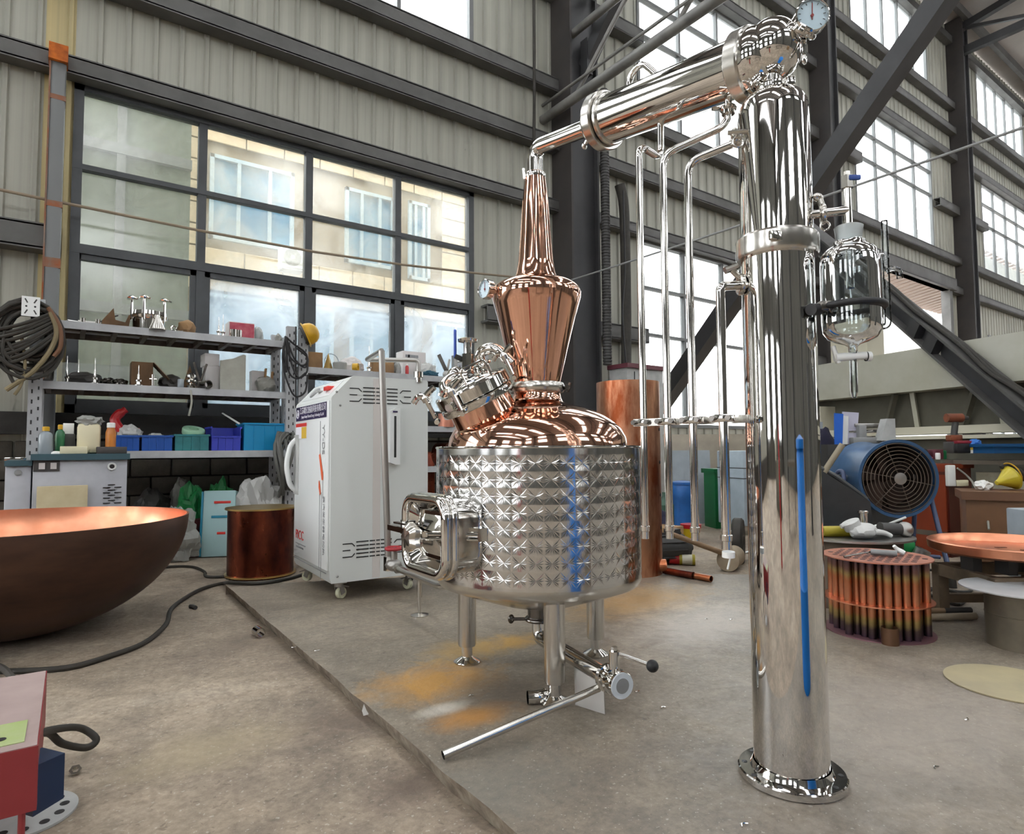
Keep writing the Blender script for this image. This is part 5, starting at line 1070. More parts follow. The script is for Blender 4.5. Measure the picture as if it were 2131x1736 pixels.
solo('red_strap', MB().tube([V((a.x+0.03, RY+0.3, zr1)), V((a.x-0.04, RY+0.3, (zr1+zr2)/2)), V((a.x-0.06, RY+0.28, zr2)), V((a.x+0.0, RY+0.25, zr3)), V((a.x+0.14, RY+0.22, zr3-0.02))], [0.035]*3+[0.045]*18, 10, 5), 'red_plastic', 'bent red plastic sleeve above the blue bins', 'sleeve')
p = on(463, 860, RY+0.35, 0); q = on(497, 882, RY+0.2, 0)
solo('white_stick', MB().bar((p.x, RY+0.35, zat(p, 860)), (q.x, RY+0.15, zat(q, 883)), 0.02, 0.012), 'white_plastic', 'white plastic stick leaning on the turquoise crate', 'stick')
solo('twine', MB().tube([on(397, 800, RY-0.02, ZS2-0.02), on(399, 830, RY-0.03, 1.5), on(395, 850, RY-0.03, 1.4), on(393, 860, RY-0.02, 1.36)], 0.01, 6, 5), 'foam', 'loop of pale twine hanging from the middle shelf', 'twine')
# ---------------------------------------------------------------- second rack
def s2(px0, px1, yt, Y, d, m, nm, lab, cat, z=ZS4, tilt=0.0): return sbox(nm, px0, px1, yt, Y, z, d, m, lab, cat, None, tilt)
s2(641, 672, 733, YF, 0.2, 'card', 'cardboard_box', 'open brown cardboard box under the yellow helmet', 'box', tilt=-0.05)
c = on(683, 770, YF, ZS4); solo('foil_cone', MB().lathe([(0.055, 0), (0.05, 0.03), (0, 0.2)], c, n=4), 'gold_foil', 'small golden pyramid beside the cardboard box', 'cone')
c = on(690, 770, YF+0.2, ZS4+0.12); solo('clear_hoop', MB().torus(c, (0.3, -1, 0), 0.1, 0.005), 'bottle_clear', 'thin clear plastic hoop behind the golden pyramid', 'hoop')
c = on(707, 770, YF, ZS4); solo('clear_tub', MB().lathe([(0.075, 0), (0.08, 0.09), (0.07, 0.1), (0, 0.1)], c, n=20), 'bag_clear', 'clear plastic tub lying on the second rack', 'tub')
pile('paper_parcel', 712, 762, 738, YF+0.1, ZS4, 0.2, 'white_box', 'crumpled white paper parcel on the second rack', 'parcel', 41, 0.3, 2.5)
c = on(740, 773, RY+0.05, ZS4+0.045); solo('yellow_tape', MB().lathe([(0.025, -0.03), (0.05, -0.03), (0.05, 0.03), (0.025, 0.03), (0.025, -0.03)], c, (0.8, -0.6, 0), n=24), 'yellow', 'roll of yellow tape in front of the white parcel', 'tape')
probe(768, 778, 720, RY+0.05, ZS4, 15, 'tall probe on the second rack beside the brown blocks')
s2(776, 820, 748, YF, 0.16, 'card', 'wood_block', 'brown wooden block behind the thin steam pipe', 'block')
pile('blue_bag', 823, 838, 752, YF, ZS4, 0.12, 'bag_clear', 'small clear bag of blue bits on the second rack', 'bag', 43)
c = on(847, 783, RY+0.05, ZS4); bt = thing('red_bottle', c, 'slim red bottle standing on the second rack', 'bottle'); part('body', MB().lathe([(0.022, 0), (0.022, 0.1), (0.012, 0.12)], c, n=18), 'red_plastic', bt); part('cap', MB().cyl(c+ZV*0.115, c+ZV*0.14, 0.013), 'white_plastic', bt)
s2(838, 886, 732, YF+0.2, 0.2, 'white_box', 'printed_carton', 'white printed carton at the back of the second rack', 'carton'); pcz = zat(on(850, 740, YF+0.2, 0), 741)
for px_, w_ in ((848, 0.06), (857, 0.11), (868, 0.03)): part('print_patch', MB().box((on(px_, 740, YF+0.2, 0).x, YF+0.198, pcz), (w_, 0.004, 0.035)), 'print_grey', bpy.data.objects['printed_carton'])
pile('foam_wrap', 880, 912, 750, YF, ZS4, 0.2, 'bag_white', 'crumpled white foam wrap near the rack end', 'foam', 45, 0.45, 2)
pile('blue_rag', 884, 916, 770, RY+0.02, ZS4, 0.12, 'blue_cloth', 'dark blue rag hanging at the rack edge', 'rag', 46, 0.4, 3)
c = on(930, 785, YF, ZS4); ts = thing('tin_snips', c, 'open tin snips pointing upward beside the copper manway', 'snips'); part('blade', MB().bar(c+ZV*0.08, c+V((-0.12, 0, 0.3)), 0.01, 0.05), 'steel_dark', ts); part('blade', MB().bar(c+ZV*0.08, c+V((0.04, 0, 0.25)), 0.01, 0.03), 'steel_dull', ts); part('jaw', MB().ball(c+ZV*0.05, 0.06, 1, 0.4, 0.9), 'steel_dull', ts)
c = on(946, 790, YF+0.2, ZS4); solo('steel_bracket', MB().box(c+ZV*0.17, (0.06, 0.06, 0.34)).cyl(c+ZV*0.25, c+V((0.3, -0.1, 0.31)), 0.014, n=10), 'steel_dull', 'upright steel bracket behind the manway valve', 'bracket')
# middle shelf of second rack, right of the cabinet
c = on(928, 905, RY+0.05, ZS5); solo('copper_can', MB().shell([(0.0, 0.001), (0.1, 0), (0.1, 0.17), (0.095, 0.17), (0.095, 0.01), (0, 0.01)], c, n=32), 'copper_pale', 'dull copper can on the shelf behind the still', 'can')
pile('small_fittings', 915, 948, 855, YF+0.1, ZS5, 0.12, 'steel_dark', 'dark pipe fittings beside the copper can', 'fittings', 51, 0.5, 3)
c = on(926, 930, YF, 1.0); solo('copper_ring', MB().shell([(0.15, -0.1), (0.15, 0.1), (0.143, 0.1), (0.143, -0.1), (0.15, -0.1)], (c.x, YF, ZS6+0.155), (0.35, -1, 0), n=40), 'copper_stain', 'copper ring standing on edge behind the still', 'ring')
s2(890, 905, 940, RY+0.3, 0.2, 'copper_stain', 'rust_panel', 'dark red-brown panel between cabinet and still', 'panel', z=0.0)
# ---------------------------------------------------------------- hanging on the racks
def coil(name, c, n, R0, rt, m, lab, ax, seed, sag=0.25, grp=None):
    rr = random.Random(seed); b = MB(); x, y, d = MB.frame(V(ax))
    up_ = (ZV-d*d.z).normalized(); sd_ = up_.cross(d)
    t = thing(name, c, lab, 'hose', grp)
    for i in range(n):
        R_ = R0*rr.uniform(0.65, 1.08); o = V(c)+d*rr.uniform(-0.06, 0.06)+sd_*rr.uniform(-0.03, 0.03)-up_*(R_-R0)*0.7; e = rr.uniform(1.0, 1.0+sag); ph = rr.uniform(-0.25, 0.25)
        pts = []
        for k_ in range(18):
            a_ = 2*PI*k_/18; v_ = sd_*(R_*math.cos(a_))+up_*(R_*e*math.sin(a_)); pts.append(o+v_*math.cos(ph*0.3)+d*(0.04*math.sin(a_*2+i)))
        part('loop', MB().tube(pts, rt*rr.uniform(0.85, 1.1), 8, closed=True), m, t)
    return t
# big coil at the left bracket
hc = wl(60, 706, RY-0.12)
hcoil = coil('hose_coil', hc, 13, 0.24, 0.017, 'rubber', 'tangled coil of black rubber hoses hung on the rack post', (0.15, -1, 0.05), 5, 0.35)
for i in range(9):
    a_ = wl(-20+rnd.uniform(-15, 15), 690+i*9, RY-0.18); b_ = wl(112+rnd.uniform(-12, 6), 652+i*6, RY-0.2); mm_ = (a_+b_)/2-ZV*(0.03+0.02*i*0.2)-V((0, 0.05, 0))
    part('hose_run', MB().tube([a_, mm_, b_], 0.016, 8, 6), 'rubber', hcoil)
for pts_, m_2, r_ in (([(105, 650), (118, 690), (104, 730), (70, 772), (30, 800), (12, 812)], 'hose_tan', 0.02), ([(100, 640), (124, 680), (126, 720), (112, 742)], mat('hose_brown', '6e4a30', 0.6), 0.018), ([(10, 690), (6, 740), (22, 785), (32, 800)], 'rubber', 0.014), ([(40, 720), (20, 750), (40, 778), (62, 770)], 'rubber', 0.012), ([(45, 700), (52, 760), (44, 800), (30, 822)], 'hose_tan', 0.012)):
    part('loose_end', MB().tube([wl(x, y, RY-0.22) for x, y in pts_], r_, 8, 6), m_2, hcoil)
bp_ = wl(64, 638, RY-0.22); solo('perforated_bracket', MB().box(bp_, (0.125, 0.008, 0.17)), 'white_paint', 'white perforated bracket plate sticking out of the hose coil', 'bracket')
bo = bpy.data.objects['perforated_bracket']
for dx, dz_ in ((-0.03, 0.0), (0.03, 0.0)): part('hole', MB().cyl(bp_+V((dx, -0.004, dz_)), bp_+V((dx, -0.0055, dz_)), 0.008, n=12), 'black', bo)
for sx_ in (-1, 1):
    for sz_ in (-1, 1): part('slot', MB().bar(bp_+V((sx_*0.022, -0.0045, sz_*0.03)), bp_+V((sx_*0.04, -0.0045, sz_*0.065)), 0.002, 0.01), 'dark_grey', bo)
# black cord bundle on the middle posts
cc_ = wl(612, 745, RY-0.1); cord = thing('cord_bundle', cc_, 'black electric cord looped over the rack posts below the yellow helmet', 'cord')
for pts_ in ([(594, 700), (590, 760), (600, 800), (615, 825), (635, 815), (640, 780)], [(594, 700), (602, 740), (625, 760), (638, 755), (636, 735), (610, 715), (596, 702)], [(596, 702), (605, 750), (620, 785), (638, 775), (640, 750)], [(595, 700), (588, 745), (596, 775), (590, 720)], [(597, 705), (612, 745), (634, 765), (640, 745), (618, 725)], [(596, 703), (600, 770), (618, 788), (636, 776)]):
    part('loop', MB().tube([wl(x, y, RY-0.09-0.01*i) for i, (x, y) in enumerate(pts_)], 0.010, 8, 6), 'black', cord)
part('tail', MB().tube([wl(616, 680, RY-0.06), wl(616, 850, RY-0.06)], 0.008, 6), 'black', cord)
hh_ = wl(640, 696, RY-0.06); helm = thing('hard_hat', hh_, 'scuffed yellow safety helmet hung on the rack post', 'helmet')
hd = V((0.75, -0.25, 0.35)).normalized()
part('shell', MB().lathe([(0.118, 0.0), (0.122, 0.01), (0.12, 0.04), (0.108, 0.085), (0.08, 0.12), (0.04, 0.14), (0, 0.145)], hh_-hd*0.02, hd, n=32), 'yellow', helm, ang=60)
part('brim', MB().lathe([(0.115, -0.004), (0.14, -0.006), (0.142, 0.0), (0.12, 0.012)], hh_-hd*0.02, hd, n=32), 'yellow', helm)
part('liner', MB().lathe([(0.11, -0.03), (0.112, 0.0)], hh_-hd*0.02, hd, n=24), 'dark_grey', helm)
gc_ = wl(598, 965, RY-0.12); coil('flat_hose_coil', gc_, 10, 0.27, 0.017, 'hose_grey', 'grey flat hose coil hanging between the lower shelf and the white cabinet', (0.9, -0.4, 0), 9, 0.35)
# ---------------------------------------------------------------- under the rack
def fblob(name, px0, px1, yt, yb, dist_z, d, m, lab, cat, seed, amp=0.3, fr_=2.0):
    c0 = fl((px0+px1)/2, yb, -0.07); k = kpx(c0); w_ = (px1-px0)*k; h = zat(c0, yt)+0.07
    return solo(name, MB().blob((c0.x, c0.y, -0.07+h*0.41), (w_, d, h*0.98), seed, amp, fr_, 4), m, lab, cat, ang=20)
fblob('clear_bag', 335, 405, 1050, 1168, 0, 0.3, 'bag_clear', 'clear plastic bag of metal coils slumped under the shelves', 'bag', 61, 0.4, 2.6)
fblob('green_sack', 365, 425, 1000, 1152, 0, 0.35, 'green', 'green and white plastic sack under the lower shelf', 'sack', 62, 0.35, 2.2)
fblob('green_bag', 428, 480, 985, 1145, 0, 0.2, 'green', 'green plastic bag behind the pale blue carton', 'bag', 63, 0.35, 2.4)
fblob('black_sack', 280, 350, 1005, 1150, 0, 0.35, 'bag_dark', 'black sack in the dark corner under the shelves', 'sack', 64, 0.3, 2)
fblob('plastic_sheet', 490, 580, 978, 1152, 0, 0.4, 'bag_white', 'large crumpled white plastic sheeting under the turquoise crate', 'sheet', 65, 0.4, 1.8)
fblob('grey_sack', 352, 395, 985, 1144, 0, 0.3, 'bag_grey', 'grey sack half hidden behind the clear bag', 'sack', 66, 0.3, 2.2)
c0 = fl(455, 1158, -0.07); k = kpx(c0); ct = thing('cyan_carton', c0, 'pale blue printed carton leaning under the shelves', 'carton')
hh = zat(c0, 1022)+0.07; mtx = Matrix.Rotation(-YAW+0.25, 3, 'Z') @ Matrix.Rotation(-0.12, 3, 'X')
part('carton', MB().rbox(c0+mtx @ V((0, 0, hh*0.5)), (62*k, 0.16, hh), 0.01, m=mtx), 'carton_cyan', ct)
part('side_print', MB().rbox(c0+mtx @ V((-33*k, -0.0, hh*0.5)), (0.02, 0.165, hh*0.98), 0.004, m=mtx), 'cyan_print', ct)
for yy, ww, m_2 in ((0.82, 0.16, 'print_red'), (0.6, 0.2, 'cyan_print'), (0.35, 0.08, 'print_red')): part('print_patch', MB().rbox(c0+mtx @ V((6*k, -0.082, hh*yy)), (ww, 0.004, 0.025), 0.001, m=mtx), m_2, ct)
pp = fl(425, 1156, -0.07); solo('red_tin', MB().cyl(pp+V((-0.1, 0.05, 0)), pp+V((-0.1, 0.05, 0.38)), 0.13, n=24), mat('maroon', '4a1418', 0.5), 'dark red tin behind the clear bag', 'tin')
# ---------------------------------------------------------------- white cabinets at far left with bottles on top
LY = 6.25
def at(px, py, Y): return wl(px, py, Y)
xa, xb, xc = at(8, 990, LY).x, at(66, 990, LY).x, at(266, 990, LY).x; zt1 = zat(at(150, 950, LY), 948); zt0 = zat(at(40, 960, LY), 962)
lc = thing('machine_cabinet', ((xb+xc)/2, LY, -0.07), 'wide white machine cabinet with vent slots behind the copper bowl', 'cabinet')
part('body', MB().rbox(((xb+xc)/2, LY+0.25, zt1/2-0.05), (xc-xb-0.01, 0.5, zt1+0.05), 0.01), 'cab_dirty', lc); part('top', MB().box(((xb+xc)/2, LY+0.24, zt1-0.012), (xc-xb+0.02, 0.56, 0.05)), 'teal_top', lc)
ft = at(97, 970, LY); part('switch_plate', MB().box((ft.x, LY-0.004, zat(ft, 970)), (0.17, 0.01, 0.085)), 'dark_grey', lc)
for dx in (-0.03, 0.045): part('switch', MB().box((ft.x+dx, LY-0.012, zat(ft, 970)), (0.04, 0.01, 0.05)), 'white_box', lc)
fq_ = at(233, 971, LY); part('knob_socket', MB().torus((fq_.x, LY-0.006, zat(fq_, 971)), (0, 1, 0), 0.026, 0.008, n=20), 'white_paint', lc); part('socket_hole', MB().cyl((fq_.x, LY-0.002, zat(fq_, 971)), (fq_.x, LY-0.007, zat(fq_, 971)), 0.022), 'black', lc)
sv_ = MB()
for r in range(8):
    for dx in ((0.0,) if r % 2 == 0 else (-0.035, 0.045)):
        p = at(232, 1010+r*5.2, LY); sv_.box((p.x+dx, LY-0.004, zat(p, 1009+r*5.4)), (0.05, 0.01, 0.007))
part('vent_slots', sv_, 'black', lc)
s_ = thing('side_cabinet', ((xa+xb)/2, LY, -0.07), 'narrow white side cabinet at the picture edge beside the wide one', 'cabinet')
part('body', MB().rbox(((xa+xb)/2, LY+0.28, zt0/2-0.05), (xb-xa-0.01, 0.5, zt0+0.05), 0.01), 'cab_dirty', s_); part('top', MB().box(((xa+xb)/2, LY+0.27, zt0-0.01), (xb-xa+0.0, 0.54, 0.04)), 'teal_top', s_)
kp = at(37, 984, LY); part('knob', MB().lathe([(0.024, 0), (0.024, 0.01), (0.012, 0.012), (0.0, 0.012)], (kp.x, LY+0.03, zat(kp, 984)), (0, -1, 0), n=18), 'grey', s_)
pa_ = at(130, 1040, LY-0.04); w_ = at(184, 1040, LY-0.04).x-at(78, 1040, LY-0.04).x; hp = zat(pa_, 1011)
solo('cream_board', MB().rbox((pa_.x, LY-0.045, hp/2-0.03), (w_, 0.03, hp+0.06), 0.004), 'cream_dirty', 'cream board leaning against the wide white cabinet', 'board')
LZ = zt1+0.013
def bottle(name, px, ybase, ytop, wpx, Y, m, capm, lab, ct_='bottle', neck=0.45):
    c = on(px, ybase, Y, LZ); k = kpx(c); r = wpx*k/2; H = zat(c, ytop)-LZ
    t = thing(name, c, lab, ct_); part('body', MB().lathe([(r*0.95, 0), (r, 0.01), (r, H*0.68), (r*0.85, H*0.76), (r*neck, H*0.82), (r*neck, H*0.88)], c, n=24), m, t)
    part('cap', MB().lathe([(r*neck*1.15, H*0.84), (r*neck*1.15, H*0.98), (r*neck*0.9, H)], c, n=20), capm, t); return t
bottle('clear_bottle', 94, 945, 888, 25, LY+0.12, 'bottle_clear', 'yellow', 'clear bottle with a yellow cap on the white cabinet'); bottle('green_bottle', 124, 942, 884, 17, LY+0.2, 'bottle_green', 'yellow', 'green bottle with a yellow cap beside the clear one')
sbox('small_white_box', 134, 157, 881, LY+0.25, LZ+0.1, 0.12, 'white_plastic', 'small white box above the cream carton', 'box')
sbox('small_dark_box', 136, 160, 903, LY+0.22, LZ, 0.16, 'dark_grey', 'dark steel box under the small white box', 'box')
c = on(184, 940, LY+0.14, LZ); cn_ = thing('cream_canister', c, 'tall cream canister wrapped in clear plastic', 'canister'); H = zat(c, 882)-LZ
part('can', MB().rbox(c+ZV*H*0.5, (0.165, 0.14, H), 0.03), 'cream', cn_); part('plastic_wrap', MB().blob(c+ZV*(H+0.02), (0.18, 0.15, 0.09), 71, 0.4, 3), 'bag_clear', cn_)
bottle('spray_can', 230, 930, 880, 19, LY+0.06, 'orange_can', 'white_plastic', 'orange and gold spray can with a white nozzle', 'spray can', 0.7)
sbox('cream_carton', 129, 186, 929, LY+0.02, LZ, 0.12, 'cream', 'low cream carton lying on the white cabinet', 'carton'); sbox('black_tray', 205, 268, 930, LY+0.0, LZ, 0.14, 'dark_grey', 'flat black tray under the spray can', 'tray')
c = on(117, 945, LY+0.05, LZ); solo('loose_stopper', MB().lathe([(0.035, 0), (0.034, 0.012), (0.02, 0.022), (0, 0.024)], c, n=18), 'white_plastic', 'loose white stopper on the cabinet edge', 'stopper')
sbox('chrome_bar', 14, 60, 952, LY+0.1, zt0+0.01, 0.05, 'steel', 'chrome bar lying on the narrow side cabinet', 'bar')
# ---------------------------------------------------------------- big copper bowl
RZ_ = 0.60; Cb = fl(348, 1081, RZ_); Rb = 0.93; Cb = Cb-RH*Rb*0.985-FH*0.0
Cb = V((Cb.x, Cb.y, -0.07)); Hh = RZ_+0.07
bowl = thing('copper_bowl', Cb, 'huge open copper bowl, bright inside and dark outside, cut off by the picture edge', 'bowl')
pf = []
for i in range(22):
    a_ = i/21*PI/2; pf.append((Rb*math.sin(a_)**0.92, Hh*(1-math.cos(a_)**1.0)))
part('outside', MB().shell([(r, z) for r, z in pf], Cb, n=96), 'copper_dark', bowl, ang=60)
part('inside', MB().shell([(r-0.012 if r > 0.02 else 0, z+0.012) for r, z in pf[:-1]]+[(Rb-0.012, Hh), (Rb, Hh)], Cb, n=96), 'copper_satin', bowl, ang=60)
# ---------------------------------------------------------------- copper drum behind the slab corner
D0 = fl(542, 1196, -0.07); kd = kpx(D0); zd = zat(D0, 1052)
dr = thing('copper_drum', V((D0.x, D0.y, -0.07)), 'heat-stained copper drum with brass rims beside the white cabinet', 'drum'); rD = 0.272
part('body', MB().shell([(rD, 0.02), (rD, zd+0.05)], (D0.x, D0.y, -0.07), n=56), 'copper_stain', dr)
part('rim', MB().lathe([(rD-0.01, zd+0.045), (rD+0.022, zd+0.045), (rD+0.022, zd+0.058), (rD-0.02, zd+0.058)], (D0.x, D0.y, -0.07), n=56), 'brass', dr); part('rim', MB().lathe([(rD-0.01, 0.012), (rD+0.02, 0.012), (rD+0.02, 0.026), (rD-0.01, 0.026)], (D0.x, D0.y, -0.07), n=56), 'brass', dr)
part('foot_ring', MB().lathe([(rD, 0), (rD+0.01, 0.012)], (D0.x, D0.y, -0.07), n=40), 'copper_stain', dr)
# ---------------------------------------------------------------- copper column and things behind the pipes
mat('copper_blotch', 'dca684', 0.36, 1.0, col2='8f4a2c', scale=7, detail=8, rvar=0.16, stretch=(1, 1, 0.28), lo=0.38, hi=0.62, bump=0.12, bscale=9)
K0 = fl(1312, 1190); rK = 0.258; zk = zat(K0, 797)
kc = thing('copper_cylinder', K0, 'tall raw copper cylinder with a row of small holes behind the still', 'cylinder')
part('shell', MB().shell([(rK, 0), (rK, zk), (rK-0.004, zk), (rK-0.004, 0)], K0, n=64), 'copper_blotch', kc)
for y in (895, 962, 1028, 1095):
    a_ = math.radians(-35.7-52); q = K0+V((math.cos(a_+0.42)*rK, math.sin(a_+0.42)*rK, zat(K0, y))); n_ = V((math.cos(a_+0.42), math.sin(a_+0.42), 0)); part('hole', MB().cyl(q-n_*0.002, q+n_*0.003, 0.014, n=16), 'black', kc)
q = K0+(RH*0.9-FH*0.43)*rK+ZV*0.07; part('stub', MB().cyl(q-RH*0.03, q+RH*0.03, 0.05, n=20), 'copper_raw', kc)
p0, p1 = fl(1382, 1187, 0.03), fl(1443, 1198, 0.03); solo('copper_pipe', MB().shell([(0.028, 0), (0.028, (p1-p0).length), (0.023, (p1-p0).length), (0.023, 0)], p0, p1-p0, n=20), 'copper_stain', 'shorter stained copper pipe lying by the copper cylinder', 'pipe', 'copper pipes on the floor')
p0, p1 = fl(1420, 1194, 0.025), fl(1480, 1205, 0.025); solo('copper_pipe', MB().shell([(0.024, 0), (0.024, (p1-p0).length), (0.02, (p1-p0).length), (0.02, 0)], p0, p1-p0, n=20), 'copper_raw', 'longer copper pipe lying farthest from the cylinder', 'pipe', 'copper pipes on the floor')
# wall cabinet with red top behind the copper cylinder
ec = wl(1322, 780, 7.0); mat('maroon_top', '5e2a34', 0.5); eb2 = thing('electric_box', V((ec.x, 7.0, 0)), 'grey electric cabinet with a dark red top edge behind the copper cylinder', 'cabinet')
zt2 = zat(V((ec.x, 7, 0)), 766); part('body', MB().box((ec.x+0.24, 7.2, zt2/2), (0.85, 0.4, zt2)), 'light_grey', eb2); part('top', MB().box((ec.x+0.24, 7.18, zt2+0.03), (0.93, 0.46, 0.07)), 'maroon_top', eb2); part('door_gap', MB().box((ec.x-0.02, 6.996, zt2/2), (0.012, 0.01, zt2*0.95)), 'black', eb2)
# low sill wall, leaning boards
lw = wl(1450, 880, 7.8)
mat('board_beige', 'b3aa9a', 0.8, col2='a1988a', scale=3); mat('board_grey', 'a3abb2', 0.6, col2='959da4', scale=4); mat('plaster', 'b8b2a6', 0.9, col2='a29b8e', scale=3)
def leaning(name, px0, px1, yt, yb, dist, m, lab, skew=0.0):
    a, b = dp(px0, yb, dist), dp(px1, yb, dist); za = -0.07; zt_ = zat(dp((px0+px1)/2, yt, dist), yt); a.z = b.z = za
    ux = (b-a).normalized(); w_ = (b-a).length; solo(name, MB().prism([(0, 0), (w_, 0), (w_, zt_-za), (skew*w_, zt_-za)], a, ux, (ZV+FH*0.08), 0.02), m, lab, 'board')
leaning('leaning_board', 1395, 1575, 903, 1075, 9.6, 'board_beige', 'large beige board leaning behind the bins', -0.05)
leaning('leaning_sheet', 1402, 1482, 937, 1040, 9.0, 'board_grey', 'blue-grey metal sheet leaning against the beige board')
leaning('stone_slab', 1455, 1480, 1025, 1060, 9.1, 'plaster', 'small pale stone slab beside the blue barrel')
pb = dp(1420, 1062, 8.3); pb.z = -0.07; kb = kpx(pb); mat('barrel_blue', '2566b0', 0.45, col2='1d5596', scale=5)
br_ = thing('blue_barrel', pb, 'blue plastic barrel behind the steel pipes', 'barrel'); hb_ = zat(pb, 1008)+0.07; rb_ = 21*kb
part('body', MB().lathe([(rb_*0.92, 0), (rb_*0.98, 0.03), (rb_, hb_*0.4), (rb_*0.98, hb_*0.66), (rb_*1.03, hb_*0.7), (rb_, hb_*0.95), (rb_*0.9, hb_)], pb, n=32), 'barrel_blue', br_); part('lid', MB().lathe([(rb_*1.04, hb_), (rb_*1.04, hb_+0.03), (rb_*0.6, hb_+0.045), (0, hb_+0.045)], pb, n=32), 'barrel_blue', br_)
pg = dp(1501, 1062, 8.6); pg.z = -0.07; kg = kpx(pg); hg = zat(pg, 982)+0.07; mat('bin_green', '14693a', 0.45)
gb_ = thing('green_bin', pg, 'tall green wheeled waste bin beside the grey tool cart', 'bin'); part('tub', MB().box(pg+ZV*hg*0.5, (50*kg, 50*kg, hg), rz=-YAW+0.15).box(pg+ZV*hg*0.8, (47*kg, 47*kg, hg*0.35), rz=-YAW+0.15), 'bin_green', gb_); part('rim', MB().box(pg+ZV*(hg+0.02), (58*kg, 58*kg, 0.05), rz=-YAW+0.15), 'bin_green', gb_)
part('handle', MB().cyl(pg+ZV*(hg+0.0)-RH*0.2+FH*0.2, pg+ZV*hg+RH*0.2+FH*0.2, 0.02, n=10), 'bin_green', gb_)
# grey tool cart
pcx = fl(1545, 1110, -0.07); kc_ = kpx(pcx); mat('cart_blue', 'aebcc6', 0.45, col2='a0aeb8', scale=4)
tc_ = thing('tool_cart', pcx, 'pale blue-grey tool cart on casters half hidden by the column', 'cart'); hc_ = zat(pcx, 938); bz = zat(pcx, 1090)
part('body', MB().rbox(pcx+V((0, 0, (hc_+bz)/2+0.07)), (0.34, 0.5, hc_-bz), 0.012, rz=-YAW+0.35), 'cart_blue', tc_)
for zz in (0.85, 0.72): part('drawer_gap', MB().box(pcx+V((0, 0, hc_*zz)), (0.345, 0.505, 0.01), rz=-YAW+0.35), 'dark_grey', tc_)
part('handle', MB().tube([pcx-RH*0.17+ZV*(hc_+0.02), pcx-RH*0.2+ZV*(hc_+0.16), pcx-RH*0.22+ZV*(hc_+0.2)], 0.014, 8, 4), 'black', tc_)
for s_ in (-1, 1):
    q = pcx+RH*0.11*s_-FH*0.15; part('caster', MB().lathe([(0.015, -0.014), (0.05, -0.014), (0.05, 0.014), (0.015, 0.014)], q+ZV*0.05, RH, n=20), 'wheel_cream', tc_); part('caster_fork', MB().box(q+ZV*0.10, (0.05, 0.04, 0.09), rz=-YAW), 'steel_dull', tc_)
pw = dp(1525, 1105, 5.9); pw.z = -0.07; solo('dark_basket', MB().lathe([(0.05, -0.05), (0.2, -0.05), (0.22, -0.03), (0.22, 0.03), (0.2, 0.05), (0.05, 0.05), (0.05, -0.05)], pw+ZV*0.2+RH*0.05, RH*0.9-FH*0.4, n=32), 'rubber', 'dark round basket leaning against the tool cart', 'basket')
# clutter left of the pipes
c = dp(1385, 1090, 6.6); c.z = -0.07; solo('cardboard_carton', MB().rbox(c+ZV*0.13, (0.3, 0.26, 0.26), 0.008, rz=0.2), 'card', 'brown carton between the copper cylinder and the blue barrel', 'carton')
solo('dark_tarp', MB().blob(c+V((0.15, 0.35, 0.2)), (0.5, 0.4, 0.42), 81, 0.4, 2), mat('navy', '23233c', 0.8), 'dark navy tarp crumpled behind the carton', 'tarp', 'cloth')
c = dp(1437, 1072, 7.2); c.z = -0.07; ph = thing('plastic_pail', c, 'small yellow pail with a red rim by the blue barrel', 'pail'); part('pail', MB().lathe([(0.08, 0), (0.11, 0.17), (0.0, 0.17)], c, n=20), mat('pail_yellow', 'd8b820', 0.4), ph); part('rim', MB().lathe([(0.115, 0.165), (0.118, 0.21), (0.0, 0.21)], c, n=20), 'red_plastic', ph)
c = dp(1383, 1045, 7.6); c.z = -0.07; solo('green_jug', MB().lathe([(0.1, 0), (0.11, 0.05), (0.11, 0.4), (0.05, 0.47), (0.03, 0.5), (0.03, 0.55), (0, 0.55)], c, n=20), mat('jug', '3c5a4a', 0.4), 'dim green jug beside the copper cylinder', 'jug')
c = fl(1400, 1172, -0.07); mo = thing('electric_motor', c, 'dark finned electric motor lying by the copper cylinder', 'motor'); mr_ = V((0.9, -0.4, 0)).normalized()
part('body', MB().cyl(c-mr_*0.16+ZV*0.14, c+mr_*0.1+ZV*0.14, 0.13, n=24), 'dark_grey', mo)
for i in range(12): a_ = 2*PI*i/12; e = V((0, 0, 1))*math.sin(a_)+mr_.cross(ZV)*math.cos(a_); part('fin', MB().bar(c-mr_*0.15+ZV*0.14+e*0.135, c+mr_*0.09+ZV*0.14+e*0.135, 0.008, 0.025, up=e), 'dark_grey', mo)
part('end_bell', MB().lathe([(0.12, 0), (0.1, 0.05), (0.03, 0.06), (0.03, 0.1), (0, 0.1)], c+mr_*0.1+ZV*0.14, mr_, n=24), 'dark_grey', mo); part('terminal_box', MB().box(c+ZV*0.29, (0.12, 0.1, 0.06)), 'dark_grey', mo)
c = fl(1408, 1175, -0.07)+RH*0.02-FH*0.02; mat('label_white', 'd8d4c0', 0.4)
tbx = thing('spray_bottle', c, 'white and yellow bottle with a red cap lying on the floor', 'bottle'); d_ = (RH*0.97-FH*0.2).normalized()
part('body', MB().cyl(c+ZV*0.05, c+d_*0.14+ZV*0.05, 0.048, n=20), 'label_white', tbx); part('band', MB().cyl(c+d_*0.0+ZV*0.05, c+d_*0.025+ZV*0.05, 0.0495, n=20).cyl(c+d_*0.115+ZV*0.05, c+d_*0.14+ZV*0.05, 0.0495, n=20), mat('olive', 'a89a2c', 0.5), tbx); part('cap', MB().cyl(c-d_*0.09+ZV*0.05, c+ZV*0.05, 0.044, n=20), 'red_plastic', tbx)
